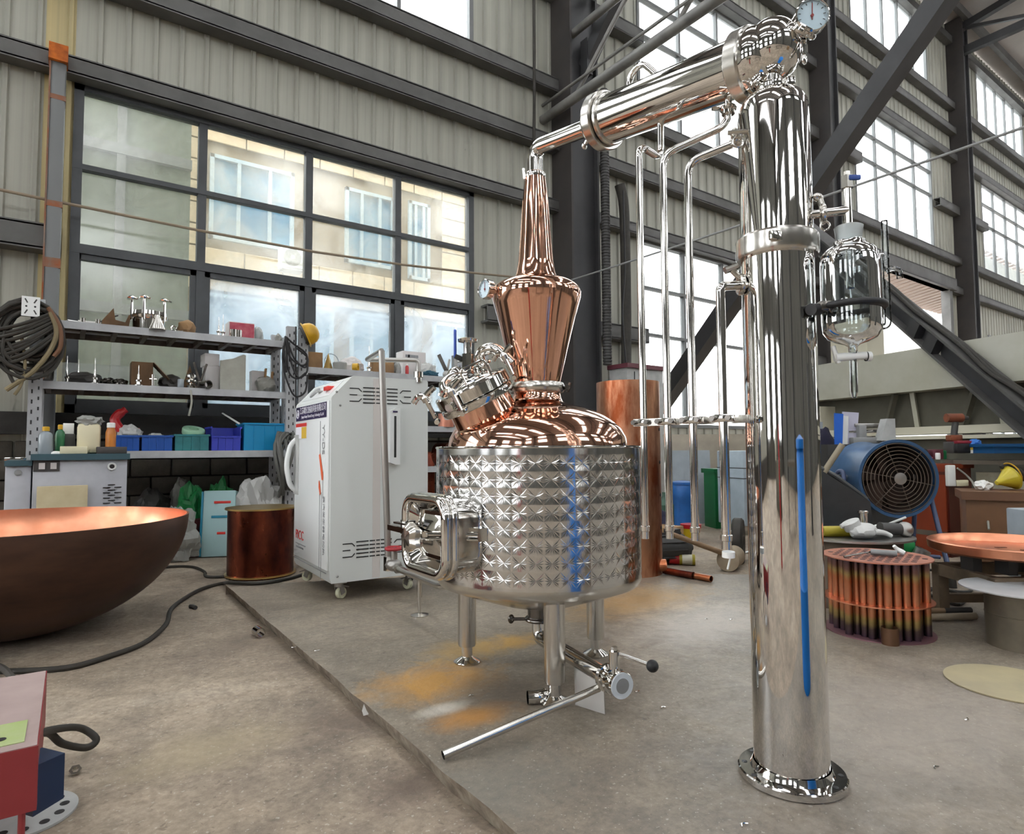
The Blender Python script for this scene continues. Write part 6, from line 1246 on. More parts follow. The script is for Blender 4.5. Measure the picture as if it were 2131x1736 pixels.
# wooden mallet
mat('wood', '8a6f55', 0.7, col2='a58a6c', scale=5, stretch=(1, 1, 4)); mat('wood_pale', 'b3a48c', 0.75, col2='a0907a', scale=5)
mh = fl(1528, 1186, -0.07); mt = thing('wooden_mallet', mh, 'long-handled wooden mallet lying behind the pipes', 'mallet'); md = (RH*0.5+FH*0.85).normalized()
part('head', MB().cyl(mh+ZV*0.1-md*0.12-RH*0.03, mh+ZV*0.1+md*0.16-RH*0.03, 0.095, n=28), 'wood_pale', mt); hend = dp(1398, 1112, 5.05); part('handle', MB().cyl(mh+ZV*0.13-RH*0.05, hend, 0.024, 0.02, n=14), 'wood', mt)
pp_ = fl(1545, 1152, -0.07); solo('paper_scrap', MB().sheet(pp_+ZV*0.006-RH*0.15, RH*0.26, FH*0.12, 6, 3, lambda a_, b_: 0.008*math.sin(a_*9+b_*4)), 'white_plastic', 'white paper scrap on the floor beside the column', 'paper')
# ---------------------------------------------------------------- pale press behind the flask
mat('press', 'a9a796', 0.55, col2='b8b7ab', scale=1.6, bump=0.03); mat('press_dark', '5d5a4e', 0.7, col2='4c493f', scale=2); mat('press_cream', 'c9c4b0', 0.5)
Q0 = dp(1690, 765, 9.1); Q1 = dp(2131, 690, 6.45); ux = (Q1-Q0); ux.z = 0; ux.normalize(); Q0.z = Q1.z = 0; nn_ = V((ux.y, -ux.x, 0))
if nn_.dot(CAM-Q0) < 0: nn_ = -nn_
A0 = Q0-ux*1.2; L_ = (Q1-Q0).length+3.5; prs = thing('press_brake', Q0-V((0, 0, 0.07)), 'large pale steel press with a long upper beam behind the blue fan', 'machine')
def pbx(nm, z0, z1, off, th, m, x0=0.0, x1=None, lab=None):
    x1 = L_ if x1 is None else x1; part(nm, MB().bar(A0+ux*x0-nn_*(off+th/2)+ZV*((z0+z1)/2), A0+ux*x1-nn_*(off+th/2)+ZV*((z0+z1)/2), th, z1-z0), m, prs, label=lab)
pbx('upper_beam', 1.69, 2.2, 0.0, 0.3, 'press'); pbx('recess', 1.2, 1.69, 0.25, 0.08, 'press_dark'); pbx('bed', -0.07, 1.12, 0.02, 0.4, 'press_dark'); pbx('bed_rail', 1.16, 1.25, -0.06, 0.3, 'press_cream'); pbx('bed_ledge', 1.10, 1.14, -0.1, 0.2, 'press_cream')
for x_ in (2.2, 3.2, 4.5): part('rib', MB().bar(A0+ux*x_-nn_*0.2+ZV*1.22, A0+ux*(x_+0.22)-nn_*0.12+ZV*1.69, 0.06, 0.05), 'press_dark', prs); part('rib', MB().bar(A0+ux*(x_+0.45)-nn_*0.2+ZV*1.22, A0+ux*(x_+0.42)-nn_*0.16+ZV*1.69, 0.05, 0.05), 'press', prs)
pbx('end_block', 1.0, 1.6, -0.02, 0.3, 'press_cream', 0.0, 1.35); pbx('upper_post', 2.2, 2.75, 0.1, 0.3, 'press_cream', 1.45, 2.05); part('sensor', MB().box(A0+ux*4.35+nn_*0.01+ZV*1.6, (0.1, 0.1, 0.12)), 'black', prs)
hy = A0+ux*5.9+ZV*2.75-nn_*0.0; mat('casting', '4c4038', 0.6, col2='5c4a40', scale=6)
part('casting', MB().prism([(0, 0), (0.15, 0.22), (0.5, 0.42), (1.6, 0.5), (1.6, -0.25), (0.15, -0.25), (0, -0.1)], hy-ZV*0.05, ux, ZV, 0.25), 'casting', prs, label='brown cast bracket with a round opening'); part('casting_hole', MB().torus(hy+ux*0.52+nn_*0.27-ZV*0.05, nn_, 0.17, 0.04, n=32).cyl(hy+ux*0.52+nn_*0.25-ZV*0.05, hy+ux*0.52+nn_*0.26-ZV*0.05, 0.16), 'steel_dark', prs); part('ram', MB().cyl(hy-ux*0.2+ZV*0.0-ZV*0.45, hy-ux*0.2+ZV*0.1, 0.1, n=16).bar(hy-ux*1.5-ZV*0.42, hy-ux*0.1-ZV*0.42, 0.12, 0.12), 'steel_dark', prs)
solo('black_sacking', MB().blob(A0+ux*4.2-nn_*0.15+ZV*2.4, (0.5, 0.4, 0.42), 84, 0.4, 2.4), 'bag_dark', 'black rags heaped on top of the pale press', 'rags')
# ---------------------------------------------------------------- blue drum fan
mat('fan_blue', '34587f', 0.4, col2='2a4766', scale=3); mat('fan_dark', '30323a', 0.5); mat('grille', '5d5147', 0.5, 0.4); mat('fan_brown', '4a362c', 0.8, col2='2c2624', scale=3); mat('leg_blue', '3c4868', 0.4)
FC = dp(1868, 996, 4.72); FX_ = -FH*0.985-RH*0.05; FX_.normalize(); FR = 0.278; fn = thing('drum_fan', V((FC.x, FC.y, 0)), 'blue drum fan with a wire grille on a tubular stand', 'fan')
part('barrel', MB().shell([(FR*0.97, -0.5), (FR*1.02, -0.5), (FR, -0.47), (FR*0.96, -0.44), (FR*0.96, -0.05), (FR, -0.02), (FR*1.06, 0.0), (FR*1.06, 0.015), (FR*0.98, 0.015), (FR*0.94, -0.02), (FR*0.94, -0.48)], FC, FX_, n=56), 'fan_blue', fn, ang=50)
part('liner', MB().shell([(FR*0.935, -0.48), (FR*0.935, -0.025)], FC, FX_, n=48), 'fan_brown', fn)  # inner sleeve added to make the barrel's inside dark brown
part('back_guard', MB().cyl(FC-FX_*0.40, FC-FX_*0.39, FR*0.95, n=40), 'fan_brown', fn)
fx_, fy_, _ = MB.frame(FX_)
for i in range(5):
    a_ = 2*PI*i/5+0.3; e = fx_*math.cos(a_)+fy_*math.sin(a_); g_ = FX_.cross(e)
    part('blade', MB().add([FC-FX_*0.22+e*0.04-g_*0.03, FC-FX_*0.18+e*0.04+g_*0.03, FC-FX_*0.14+e*FR*0.85+g_*0.1, FC-FX_*0.26+e*FR*0.85-g_*0.09]+[q for q in [FC-FX_*0.226+e*0.04-g_*0.03, FC-FX_*0.186+e*0.04+g_*0.03, FC-FX_*0.146+e*FR*0.85+g_*0.1, FC-FX_*0.266+e*FR*0.85-g_*0.09]], [(0, 1, 2, 3), (7, 6, 5, 4), (0, 4, 5, 1), (1, 5, 6, 2), (2, 6, 7, 3), (3, 7, 4, 0)]), 'fan_brown', fn)
for i in range(1, 9): part('grille_ring', MB().torus(FC+FX_*(0.02-0.02*(i/9)**2+0.015), FX_, 0.045+0.0275*i, 0.0035, n=44, k=6), 'grille', fn)
for i in range(6): a_ = 2*PI*i/6+0.2; e = fx_*math.cos(a_)+fy_*math.sin(a_); part('grille_spoke', MB().cyl(FC+FX_*0.034, FC+FX_*0.01+e*FR*1.0, 0.004, n=6), 'grille', fn)
part('hub', MB().lathe([(0.045, 0), (0.045, 0.006), (0, 0.01)], FC+FX_*0.035, FX_, n=24), 'steel_dull', fn)
sdv = FX_.cross(ZV).normalized(); sdv = sdv if sdv.dot(RH) > 0 else -sdv
def legp(s_, fx, fy): return fl(fx, fy)
for s_ in (-1, 1):
    pv = FC-FX_*0.24+sdv*(s_*(FR+0.03)); f1 = V((pv.x, pv.y, 0))+FX_*0.34+sdv*s_*0.1; f2 = V((pv.x, pv.y, 0))-FX_*0.34+sdv*s_*0.1
    if s_ == 1: f1 = fl(1983, 1224)+ZV*0.0
    part('leg', MB().tube(round_path([f1+ZV*0.02, pv+FX_*0.05+ZV*0.05, pv-FX_*0.05+ZV*0.05, f2+ZV*0.02], 0.06, 6), 0.017, 14), 'leg_blue', fn); part('pivot', MB().cyl(pv-sdv*s_*0.05, pv+sdv*s_*0.03, 0.022, n=14), 'steel_dull', fn)
    part('rubber_foot', MB().cyl(f1, f1+ZV*0.07+(pv-f1).normalized()*0.02, 0.026, n=14), 'rubber', fn)
    if s_ == 1: fr1 = f1
    else: fr0 = f1
part('cross_tube', MB().cyl(fr0.lerp(FC, 0.25)+ZV*0.05, V((fr1.x, fr1.y, 0)).lerp(FC, 0.22)+ZV*0.04, 0.014, n=12), 'leg_blue', fn)
# ---------------------------------------------------------------- things around the fan
mat('jacket_navy', '26243a', 0.85, col2='1d1c2e', scale=5, bump=0.3, bscale=4); mat('shovel_black', '2b2e30', 0.35, col2='3a3d3f', scale=3)
pj = dp(1712, 960, 5.7); solo('navy_jacket', MB().blob(pj-ZV*0.22, (0.42, 0.34, 0.95), 87, 0.3, 1.6, 4), 'jacket_navy', 'dark navy jacket draped behind the blue fan', 'jacket', ang=30)
ps = dp(1735, 1075, 4.52); pn = thing('black_hopper', V((ps.x, ps.y, 0)), 'black plastic scoop standing behind the glove table', 'scoop')
part('scoop', MB().prism([(-0.35, 0.3), (-0.11, 0.36), (0.24, 0.13), (0.26, -0.14), (-0.35, -0.14)], ps-ZV*0.02, RH, ZV, 0.05), 'shovel_black', pn); part('lip', MB().tube([ps-RH*0.35+ZV*0.29, ps-RH*0.11+ZV*0.36, ps+RH*0.24+ZV*0.12], 0.02, 10, 3), 'shovel_black', pn); part('handle', MB().cyl(ps-RH*0.08+ZV*0.29, ps+RH*0.07+ZV*0.52-FH*0.02, 0.022, n=12), mat('wood_handle', '8f8571', 0.6), pn); part('stand', MB().box(ps-ZV*(ps.z/2+0.06)-RH*0.05+FH*0.0, (0.4, 0.05, ps.z-0.12), rz=-YAW), 'shovel_black', pn)
pc_ = dp(1797, 1085, 4.2); solo('steel_cup', MB().shell([(0.025, 0), (0.027, 0.14), (0.034, 0.145), (0.034, 0.155), (0.022, 0.15), (0.02, 0.01)], V((pc_.x, pc_.y, zat(pc_, 1112))), n=20), 'steel_satin', 'slim steel tube fitting standing on the glove table', 'fitting')
# glove table
GT = dp(1773, 1252, 4.08); GT.z = 0; zg = zat(GT, 1112); gtb = thing('glove_table', GT, 'round steel plate table on a brown drum, covered with gloves and tools', 'table')
mat('drum_brown', '6f6152', 0.75, col2='574a3e', scale=4); part('drum', MB().cyl(GT, GT+ZV*(zg-0.012), 0.3, n=48), 'drum_brown', gtb); part('plate', MB().cyl(GT+ZV*(zg-0.012), GT+ZV*zg, 0.37, n=56), 'steel_dull', gtb)
def ongt(dx, dy): return GT+RH*dx+FH*dy+ZV*zg
gl = thing('work_glove', ongt(-0.01, -0.2), 'white cotton work glove lying on the round table', 'glove')
mat('glove', 'c9c9c6', 0.9, bump=0.3, bscale=20); o_ = ongt(-0.04, -0.2)
part('palm', MB().blob(o_+ZV*0.045+RH*0.02, (0.22, 0.14, 0.1), 91, 0.2, 2), 'glove', gl)
for i, (dx, dy, dz2) in enumerate(((0.1, -0.05, 0.005), (0.12, -0.015, 0.01), (0.12, 0.02, 0.01), (0.1, 0.055, 0.01))): part('finger', MB().tube([o_+RH*0.06+FH*dy+ZV*0.045, o_+RH*(0.06+dx*0.6)+FH*dy+ZV*0.04, o_+RH*(0.06+dx)+FH*dy*1.2+ZV*0.02], [0.018, 0.017, 0.016, 0.015, 0.014, 0.013, 0.012], 10, 3), 'glove', gl)
part('thumb', MB().tube([o_-RH*0.03+ZV*0.05, o_-RH*0.07+ZV*0.085, o_-RH*0.12+ZV*0.075], [0.02, 0.02, 0.019, 0.018, 0.017, 0.016, 0.014], 10, 3), 'glove', gl); part('cuff', MB().lathe([(0.05, 0), (0.055, 0.05), (0.05, 0.05)], o_-RH*0.04+ZV*0.06, -RH*0.4+ZV*0.8, n=16), 'glove', gl)
o_ = ongt(-0.24, -0.12); solo('oil_tube', MB().cyl(o_+ZV*0.035, o_+RH*0.2+ZV*0.035, 0.034, n=18), 'olive', 'stained yellow tube lying on the glove table', 'tube')
o_ = ongt(-0.33, -0.1); solo('pink_stopper', MB().cyl(o_+ZV*0.03, o_+RH*0.06+ZV*0.03, 0.028, n=16), mat('pink', 'd86a70', 0.4), 'pink stopper beside the stained yellow tube', 'stopper')
o_ = ongt(0.13, -0.12); gr_ = thing('angle_grinder', o_, 'dark angle grinder on the glove table beside the glove', 'grinder'); part('body', MB().cyl(o_+ZV*0.05, o_+RH*0.15+ZV*0.045, 0.042, 0.036, n=18), 'dark_grey', gr_); part('head', MB().ball(o_+RH*0.16+ZV*0.045, 0.048), 'steel_dull', gr_)
o_ = ongt(0.2, -0.02); solo('white_spoon', MB().cyl(o_+ZV*0.05, o_+RH*0.16+ZV*0.11, 0.008, n=8).ball(o_+ZV*0.045-RH*0.02, 0.035, 1.3, 1, 0.6), 'glove', 'white-handled spatula sticking up from the table', 'spatula')
o_ = ongt(0.26, -0.06); solo('small_pliers', MB().tube([o_+ZV*0.03, o_+RH*0.05+ZV*0.03, o_+RH*0.1+ZV*0.01-FH*0.03], 0.011, 8, 3).tube([o_+ZV*0.03, o_+RH*0.06+ZV*0.035+FH*0.03, o_+RH*0.1+ZV*0.02+FH*0.03], 0.011, 8, 3), 'rubber', 'small black pliers at the table edge', 'pliers')
# ---------------------------------------------------------------- copper tube bundle
B0 = fl(1829, 1312); zb1 = zat(B0, 1157); zb2 = zat(B0, 1244); mat('tube_copper', 'd9794a', 0.32, 0.85); mat('tube_stain', '55464c', 0.4, 1.0)
nt = MATS['tube_copper'].node_tree; bs = nt.nodes['Principled BSDF']; tc = nt.nodes.new('ShaderNodeTexCoord'); sx = nt.nodes.new('ShaderNodeSeparateXYZ'); nt.links.new(tc.outputs['Object'], sx.inputs[0])
nz = nt.nodes.new('ShaderNodeTexNoise'); nz.inputs['Scale'].default_value = 14; nt.links.new(tc.outputs['Object'], nz.inputs['Vector'])
ad = nt.nodes.new('ShaderNodeMath'); ad.operation = 'MULTIPLY_ADD'; nt.links.new(nz.outputs[0], ad.inputs[0]); ad.inputs[1].default_value = 0.06; nt.links.new(sx.outputs[2], ad.inputs[2])
mr = nt.nodes.new('ShaderNodeMapRange'); mr.inputs['From Min'].default_value = 0.03; mr.inputs['From Max'].default_value = zb1+0.03; nt.links.new(ad.outputs[0], mr.inputs[0])
cr = nt.nodes.new('ShaderNodeValToRGB'); el = cr.color_ramp.elements; el[0].position = 0.0; el[0].color = lin('4a3c48'); el[1].position = 1.0; el[1].color = lin('54434f')
for p_, c_ in ((0.14, '5a4a48'), (0.22, 'a08a56'), (0.30, 'b97a58'), (0.55, 'c08060'), (0.72, 'b5714e'), (0.80, 'a98f5c'), (0.88, '7a5a52')): e_ = el.new(p_); e_.color = lin(c_)
nt.links.new(mr.outputs[0], cr.inputs[0]); nt.links.new(cr.outputs[0], bs.inputs['Base Color'])
tbn = thing('tube_bundle', B0, 'bundle of heat-tinted copper tubes between three round copper plates', 'tube bundle'); RBn = 0.268
part('plate', MB().cyl(B0, B0+ZV*0.006, RBn, n=64), mat('plate_violet', '8f6a72', 0.5, 0.8), tbn); part('plate', MB().cyl(B0+ZV*(zb2-0.003), B0+ZV*(zb2+0.003), RBn, n=64), 'copper_satin', tbn)
tp = part('plate', MB().cyl(B0+ZV*(zb1-0.003), B0+ZV*(zb1+0.003), RBn*1.0, n=64), 'copper_pale', tbn)
tube_me = None
for i in range(-7, 8):
    for j in range(-7, 8):
        x, y = (i+0.5*(j % 2)+0.18*j)*0.0475, j*0.0415
        if math.hypot(x, y) > RBn-0.042: continue
        c = B0+RH*x+FH*y
        if tube_me is None:
            tube_me = MB().shell([(0.0195, 0.004), (0.0195, zb1)], V((0, 0, 0)), n=16).mesh('copper_tube'); tube_me.materials.append(MATS['tube_copper'])
        o = bpy.data.objects.new('copper_tube', tube_me); COL.objects.link(o); o.parent = tbn; o.location = c-ORG[tbn]
        part('tube_mouth', MB().cyl(c+ZV*(zb1+0.0032), c+ZV*(zb1+0.0042), 0.014, n=12), 'tube_stain', tp)
o_ = B0+ZV*(zb1+0.004)-RH*0.05; sh_ = thing('hand_scriber', o_, 'grey-handled scriber lying across the top of the tube bundle', 'tool'); part('handle', MB().cyl(o_+ZV*0.018+RH*0.02, o_+RH*0.13-FH*0.06+ZV*0.018, 0.016, n=14), 'grey', sh_); part('blade', MB().cyl(o_+ZV*0.018+RH*0.02, o_-RH*0.17-FH*0.08+ZV*0.006, 0.005, n=8), 'steel_dark', sh_)
o_ = B0+ZV*(zb1+0.004)+RH*0.12; solo('putty_stick', MB().tube([o_+ZV*0.05+FH*0.0-RH*0.02, o_+ZV*0.03, o_+ZV*0.012+RH*0.025-FH*0.02], [0.009, 0.01, 0.011, 0.012, 0.014, 0.014, 0.012], 10, 3), 'white_plastic', 'short white stick standing on the tube bundle', 'stick')
c = fl(1853, 1341); solo('copper_cup_ring', MB().shell([(0.041, 0), (0.041, 0.085), (0.037, 0.085), (0.037, 0.0)], c, n=28), mat('ring_brown', '7a5c48', 0.4, 0.9), 'small brown copper ring on the floor in front of the tube bundle', 'ring')
# green box and pipe behind
c = dp(1872, 1140, 4.5); c.z = 0; solo('green_toolbox', MB().rbox(c+ZV*0.28, (0.16, 0.12, 0.1), 0.01, rz=-YAW).box(c+ZV*0.115, (0.12, 0.1, 0.23), rz=-YAW), 'green', 'green box on a post behind the tube bundle', 'box')
c = dp(1908, 1155, 4.4); solo('steel_flask_end', MB().shell([(0.05, -0.02), (0.05, 0.09), (0.045, 0.09), (0.045, -0.02)], V((c.x, c.y, c.z-0.04)), ZV*0.75+RH*0.3-FH*0.2, n=24).cyl(V((c.x, c.y, 0)), c-ZV*0.05, 0.035, n=16), 'steel_dull', 'upright steel pipe end behind the tube bundle', 'pipe')
# handles lying on the floor
p0, p1 = fl(1918, 1272, 0.03), fl(2020, 1270, 0.03); hm = thing('hammer_handle', p0, 'two-tone hammer handle lying behind the tube bundle', 'handle'); part('grip', MB().cyl(p0, p0.lerp(p1, 0.45), 0.018, n=12), 'wood', hm); part('shaft', MB().cyl(p0.lerp(p1, 0.45), p1, 0.018, n=12), 'dark_grey', hm)
p0, p1 = fl(1912, 1285, 0.025), fl(2030, 1282, 0.025); solo('wooden_pole', MB().cyl(p0, p1, 0.02, n=12), 'wood_pale', 'pale wooden pole beside the hammer handle', 'pole')
# cable behind the bundle
solo('floor_cable', MB().tube([fl(x, y, 0.012) for x, y in ((1905, 1185), (1960, 1188), (2010, 1195), (2020, 1230), (1960, 1228), (1910, 1222), (1950, 1245), (1995, 1258), (2005, 1240), (1950, 1225), (1915, 1240))], 0.011, 8, 6), 'rubber', 'black cable looped on the floor behind the fan leg', 'cable')
# ---------------------------------------------------------------- copper tray on a trestle, drum with disc, floor disc
T0 = fl(2115, 1300); zt3 = zat(T0, 1150); rT = 0.405; tcen = V((T0.x, T0.y, zt3)); mat('trestle', '6b5f50', 0.7, 0.3, col2='83715c', scale=7)
ts2 = thing('trestle', T0, 'rusty steel trestle carrying the copper tray', 'trestle')
zs_ = zt3-0.10
for s_, u_ in ((-1, -1), (1, -1), (-1, 1), (1, 1)): q = T0+RH*(0.27*s_)+FH*(0.22*u_); part('leg', MB().box(V((q.x, q.y, zs_/2)), (0.06, 0.06, zs_), rz=-YAW), 'trestle', ts2)
for u_ in (-1, 1): part('rail', MB().bar(T0+RH*-0.3+FH*0.22*u_+ZV*(zs_-0.03), T0+RH*0.3+FH*0.22*u_+ZV*(zs_-0.03), 0.05, 0.07), 'trestle', ts2); part('stretcher', MB().bar(T0+RH*-0.28+FH*0.22*u_+ZV*0.1, T0+RH*0.28+FH*0.22*u_+ZV*0.1, 0.04, 0.05), 'trestle', ts2)
for s_ in (-1, 1): part('rail', MB().bar(T0+RH*0.27*s_-FH*0.22+ZV*(zs_-0.03), T0+RH*0.27*s_+FH*0.22+ZV*(zs_-0.03), 0.05, 0.07), 'trestle', ts2)
for i in range(5): part('spacer', MB().box(T0+RH*(-0.24+0.12*i)-FH*(0.1*(i % 2))+ZV*(zs_+0.05), (0.05, 0.1, 0.1), rz=-YAW), 'dark_grey', ts2)
try_ = thing('copper_tray', tcen, 'shallow round copper tray with a rolled rim at the picture edge', 'tray')
part('pan', MB().shell([(0, 0.004), (rT*0.95, 0.0), (rT, 0.012), (rT+0.004, 0.055), (rT-0.004, 0.06), (rT-0.012, 0.05), (rT*0.94, 0.012), (0, 0.012)], tcen-ZV*0.0, n=64), 'copper_satin', try_, ang=50)
for i in range(8): e = RH*(-0.2+0.07*i)+FH*(0.05*((i*3) % 5-2)); part('slot', MB().box(tcen+e+ZV*0.0135, (0.06, 0.02, 0.002), rz=-YAW), 'copper_stain', try_)
S0 = fl(2135, 1345); zs2 = zat(S0, 1222); mat('drum_grey', '6c6558', 0.5, 0.5, col2='857b6a', scale=4)
sd_ = thing('steel_drum', S0, 'grimy grey steel drum at the picture edge', 'drum'); part('body', MB().cyl(S0, S0+ZV*(zs2-0.01), 0.162, n=40), 'drum_grey', sd_)
part('band', MB().torus(S0+ZV*zs2*0.55, ZV, 0.162, 0.003, n=40), 'drum_grey', sd_)
solo('white_disc', MB().cyl(S0+ZV*(zs2-0.01), S0+ZV*(zs2-0.004), 0.268, n=56), mat('disc_white', 'c6c8ca', 0.4, 0.3, col2='b4b6b8', scale=3), 'pale round sheet disc lying on the steel drum', 'disc')
D1 = fl(2103, 1424); solo('beige_disc', MB().cyl(D1+ZV*0.001, D1+ZV*0.006, 0.235, n=64), mat('disc_beige', 'bfb28e', 0.5, 0.2, col2='aa9f84', scale=3), 'beige round metal disc lying flat on the floor', 'disc')
# ---------------------------------------------------------------- red wooden cabinets and bench clutter
mat('red_wood', '8e3a1c', 0.35, col2='7a2f16', scale=3, stretch=(1, 1, 0.2)); mat('red_wood_dark', '4a1c14', 0.4, col2='5a2418', scale=3, stretch=(1, 1, 0.2)); mat('brown_panel', '7a5638', 0.5, col2='694830', scale=2.5); mat('bench_top', '5c5348', 0.6)
cA = dp(1976, 1152, 6.1); cA.z = -0.07; zA = zat(cA, 966); rw = thing('red_cabinet', cA, 'glossy reddish wooden cabinet behind the fan', 'cabinet')
e1 = (-RH*0.43+FH*0.9).normalized(); e2 = (RH*0.9+FH*0.43).normalized()
part('front', MB().prism([(0, 0), (0.72, 0), (0.72, zA+0.07), (0, zA+0.07)], cA, e1, ZV, -0.02), 'red_wood', rw); part('side', MB().prism([(0, 0), (0.38, 0), (0.38, zA+0.07), (0, zA+0.07)], cA, e2, ZV, 0.02), 'red_wood_dark', rw)
part('top', MB().prism([(0.03, 0.03), (-0.75, 0.03), (-0.75, -0.42), (0.03, -0.42)], V((cA.x, cA.y, zA)), -e1, -e2, 0.045), 'red_wood', rw); part('back', MB().prism([(0, 0), (0.72, 0), (0.72, zA+0.07), (0, zA+0.07)], cA+e2*0.38, e1, ZV, -0.02), 'red_wood_dark', rw)
part('toe_rail', MB().bar(cA+e1*0.0-e2*0.012+ZV*0.22, cA+e1*0.7-e2*0.012+ZV*0.22, 0.02, 0.05), 'bench_top', rw); part('panel_line', MB().bar(cA-e2*0.014+ZV*(zA-0.02), cA+e1*0.72-e2*0.014+ZV*(zA-0.02), 0.02, 0.03), 'red_wood_dark', rw)
sA = cA+e2*0.05-FH*0.06+ZV*0; zz1 = zat(sA, 968); zz2 = zat(sA, 1012); so_ = thing('power_strip', V((sA.x, sA.y, zz2)), 'white power strip hanging on the corner of the red cabinet', 'power strip'); kk_ = kpx(sA)
part('strip', MB().rbox(V((sA.x, sA.y, (zz1+zz2)/2))-RH*0.03, (0.075, 0.05, zz1-zz2), 0.008, rz=-YAW), 'white_plastic', so_); part('plug', MB().rbox(V((sA.x, sA.y, zz2+0.03))+RH*0.07, (0.12, 0.05, 0.06), 0.008, rz=-YAW), 'cream', so_)
part('lead', MB().tube([V((sA.x, sA.y, zz1-0.03))+RH*0.04, V((sA.x, sA.y, zz2+0.05))+RH*0.14-FH*0.05, dp(2050, 1060, 5.3), dp(2058, 1102, 5.1)], 0.009, 8, 6), 'foam', so_)
cB = dp(2016, 1190, 5.2); cB.z = -0.07; zB = zat(cB, 1040); bc = thing('brown_chest', cB, 'brown wooden chest standing in front of the pale bench wall', 'chest'); e3 = (RH*0.86-FH*0.5).normalized(); e4 = V((-e3.y, e3.x, 0))
part('front', MB().prism([(0, 0), (1.1, 0), (1.1, zB+0.07), (0, zB+0.07)], cB, e3, ZV, -0.45), 'brown_panel', bc); part('lid', MB().prism([(-0.03, 0), (1.15, 0), (1.15, 0.07), (-0.03, 0.07)], V((cB.x, cB.y, zB))-e4*0.03, e3, ZV, -0.52), mat('chest_lid', '6e4c34', 0.5), bc)
zBt = zB+0.07
o_ = dp(2075, 1032, 5.35); o_.z = zBt; yh = thing('yellow_funnel', o_, 'yellow plastic lamp shade lying on the brown chest', 'shade'); part('cone', MB().lathe([(0.02, 0), (0.03, 0.03), (0.1, 0.14), (0.105, 0.14), (0.0, 0.05)], o_+ZV*0.06, RH*0.75+ZV*0.25, n=24), mat('yellow_clear', 'c9b832', 0.25), yh); part('rim', MB().torus(o_+ZV*0.09+(RH*0.75+ZV*0.25).normalized()*0.14, RH*0.75+ZV*0.25, 0.1, 0.006), 'yellow', yh)
o_ = dp(2110, 1022, 5.4); o_.z = zBt; solo('black_hand_tool', MB().tube([o_+ZV*0.19-RH*0.1, o_+ZV*0.22-RH*0.03, o_+ZV*0.12+RH*0.08, o_+ZV*0.05+RH*0.2], [0.018]*10+[0.035]*9, 10, 6), 'rubber', 'black hand tool with a looped handle on the brown chest', 'tool')
o_ = dp(2048, 1032, 5.4); o_.z = zBt; solo('crumpled_paper', MB().blob(o_+ZV*0.035, (0.2, 0.12, 0.09), 95, 0.5, 2.5), 'white_plastic', 'crumpled white paper on the brown chest', 'paper')
o_ = dp(2130, 1110, 4.4); o_.z = 0; zgx = zat(o_, 1060); solo('grey_crate', MB().rbox(o_+ZV*zgx/2+RH*0.13, (0.3, 0.25, zgx), 0.01, rz=-YAW), 'board_grey', 'grey panel edge standing in front of the brown chest', 'panel')
# pale wall panel and bench with bins behind the chest
bw0 = dp(2033, 1030, 6.3); bw1 = dp(2180, 1030, 6.0); zb3 = zat(bw0, 968); bw0.z = bw1.z = -0.07; bn = thing('work_bench', bw0, 'work bench with a pale front panel at the picture edge', 'bench')
part('panel', MB().bar(bw0+ZV*(zb3/2), bw1+ZV*(zb3/2), 0.05, zb3), mat('panel_cream', 'b7b199', 0.8, col2='9b9582', scale=9), bn); part('top', MB().bar(bw0-RH*0.2+ZV*(zb3+0.1)+FH*0.1, bw1+ZV*(zb3+0.1)+FH*0.1, 0.4, 0.04), 'bench_top', bn)
zbt = zb3+0.12
def onb(px, off=0.06): p = dp(px, 950, 6.25-(px-2033)/147*0.3+off); return V((p.x, p.y, zbt))
tn = thing('blue_tote', onb(2110), 'dark blue plastic tote on the bench at the picture edge', 'bin'); hz_ = zat(onb(2090), 925)-zbt
part('tub', MB().box(onb(2110)+ZV*hz_/2, (0.62, 0.3, hz_), rz=-YAW), mat('tote_blue', '124a7a', 0.4), tn); part('rim', MB().box(onb(2110)+ZV*(hz_-0.01), (0.66, 0.34, 0.03), rz=-YAW), 'tote_blue', tn)
hz3 = zat(onb(2026), 928)-zbt
wp = thing('white_tub', onb(2030), 'white tub with a yellow label beside the blue tote', 'tub'); part('tub', MB().cyl(onb(2030), onb(2030)+ZV*hz3, 0.068, n=24), 'white_plastic', wp); part('label_patch', MB().lathe([(0.069, hz3*0.45), (0.069, hz3*0.9)], onb(2030), n=24), 'print_yellow', wp); part('rag', MB().blob(onb(2030)+ZV*(hz3+0.02), (0.13, 0.1, 0.09), 97, 0.4, 3), mat('rag_blue', '3a78c8', 0.7), wp)
hz4 = zat(onb(2000), 918)-zbt; rb2 = thing('tool_case', onb(2000), 'black case with a red lid under the cordless drill', 'case'); part('case', MB().rbox(onb(2002)+ZV*hz4*0.4, (0.2, 0.16, hz4*0.8), 0.01, rz=-YAW), 'black', rb2); part('lid', MB().rbox(onb(2002)+ZV*hz4*0.9, (0.2, 0.165, hz4*0.25), 0.01, rz=-YAW), mat('lid_red', '8e2a38', 0.4), rb2); part('side_block', MB().rbox(onb(1982)+ZV*hz4*0.48, (0.085, 0.15, hz4*0.95), 0.01, rz=-YAW), 'dark_grey', rb2)
db = onb(1987)+ZV*(hz4*0.98+0.005); dl = thing('cordless_drill', db, 'worn orange cordless drill standing on the tool case', 'drill'); mat('drill_orange', '8a4a2c', 0.6, col2='6a3a28', scale=8)
hd_ = zat(onb(1987), 862)-db.z
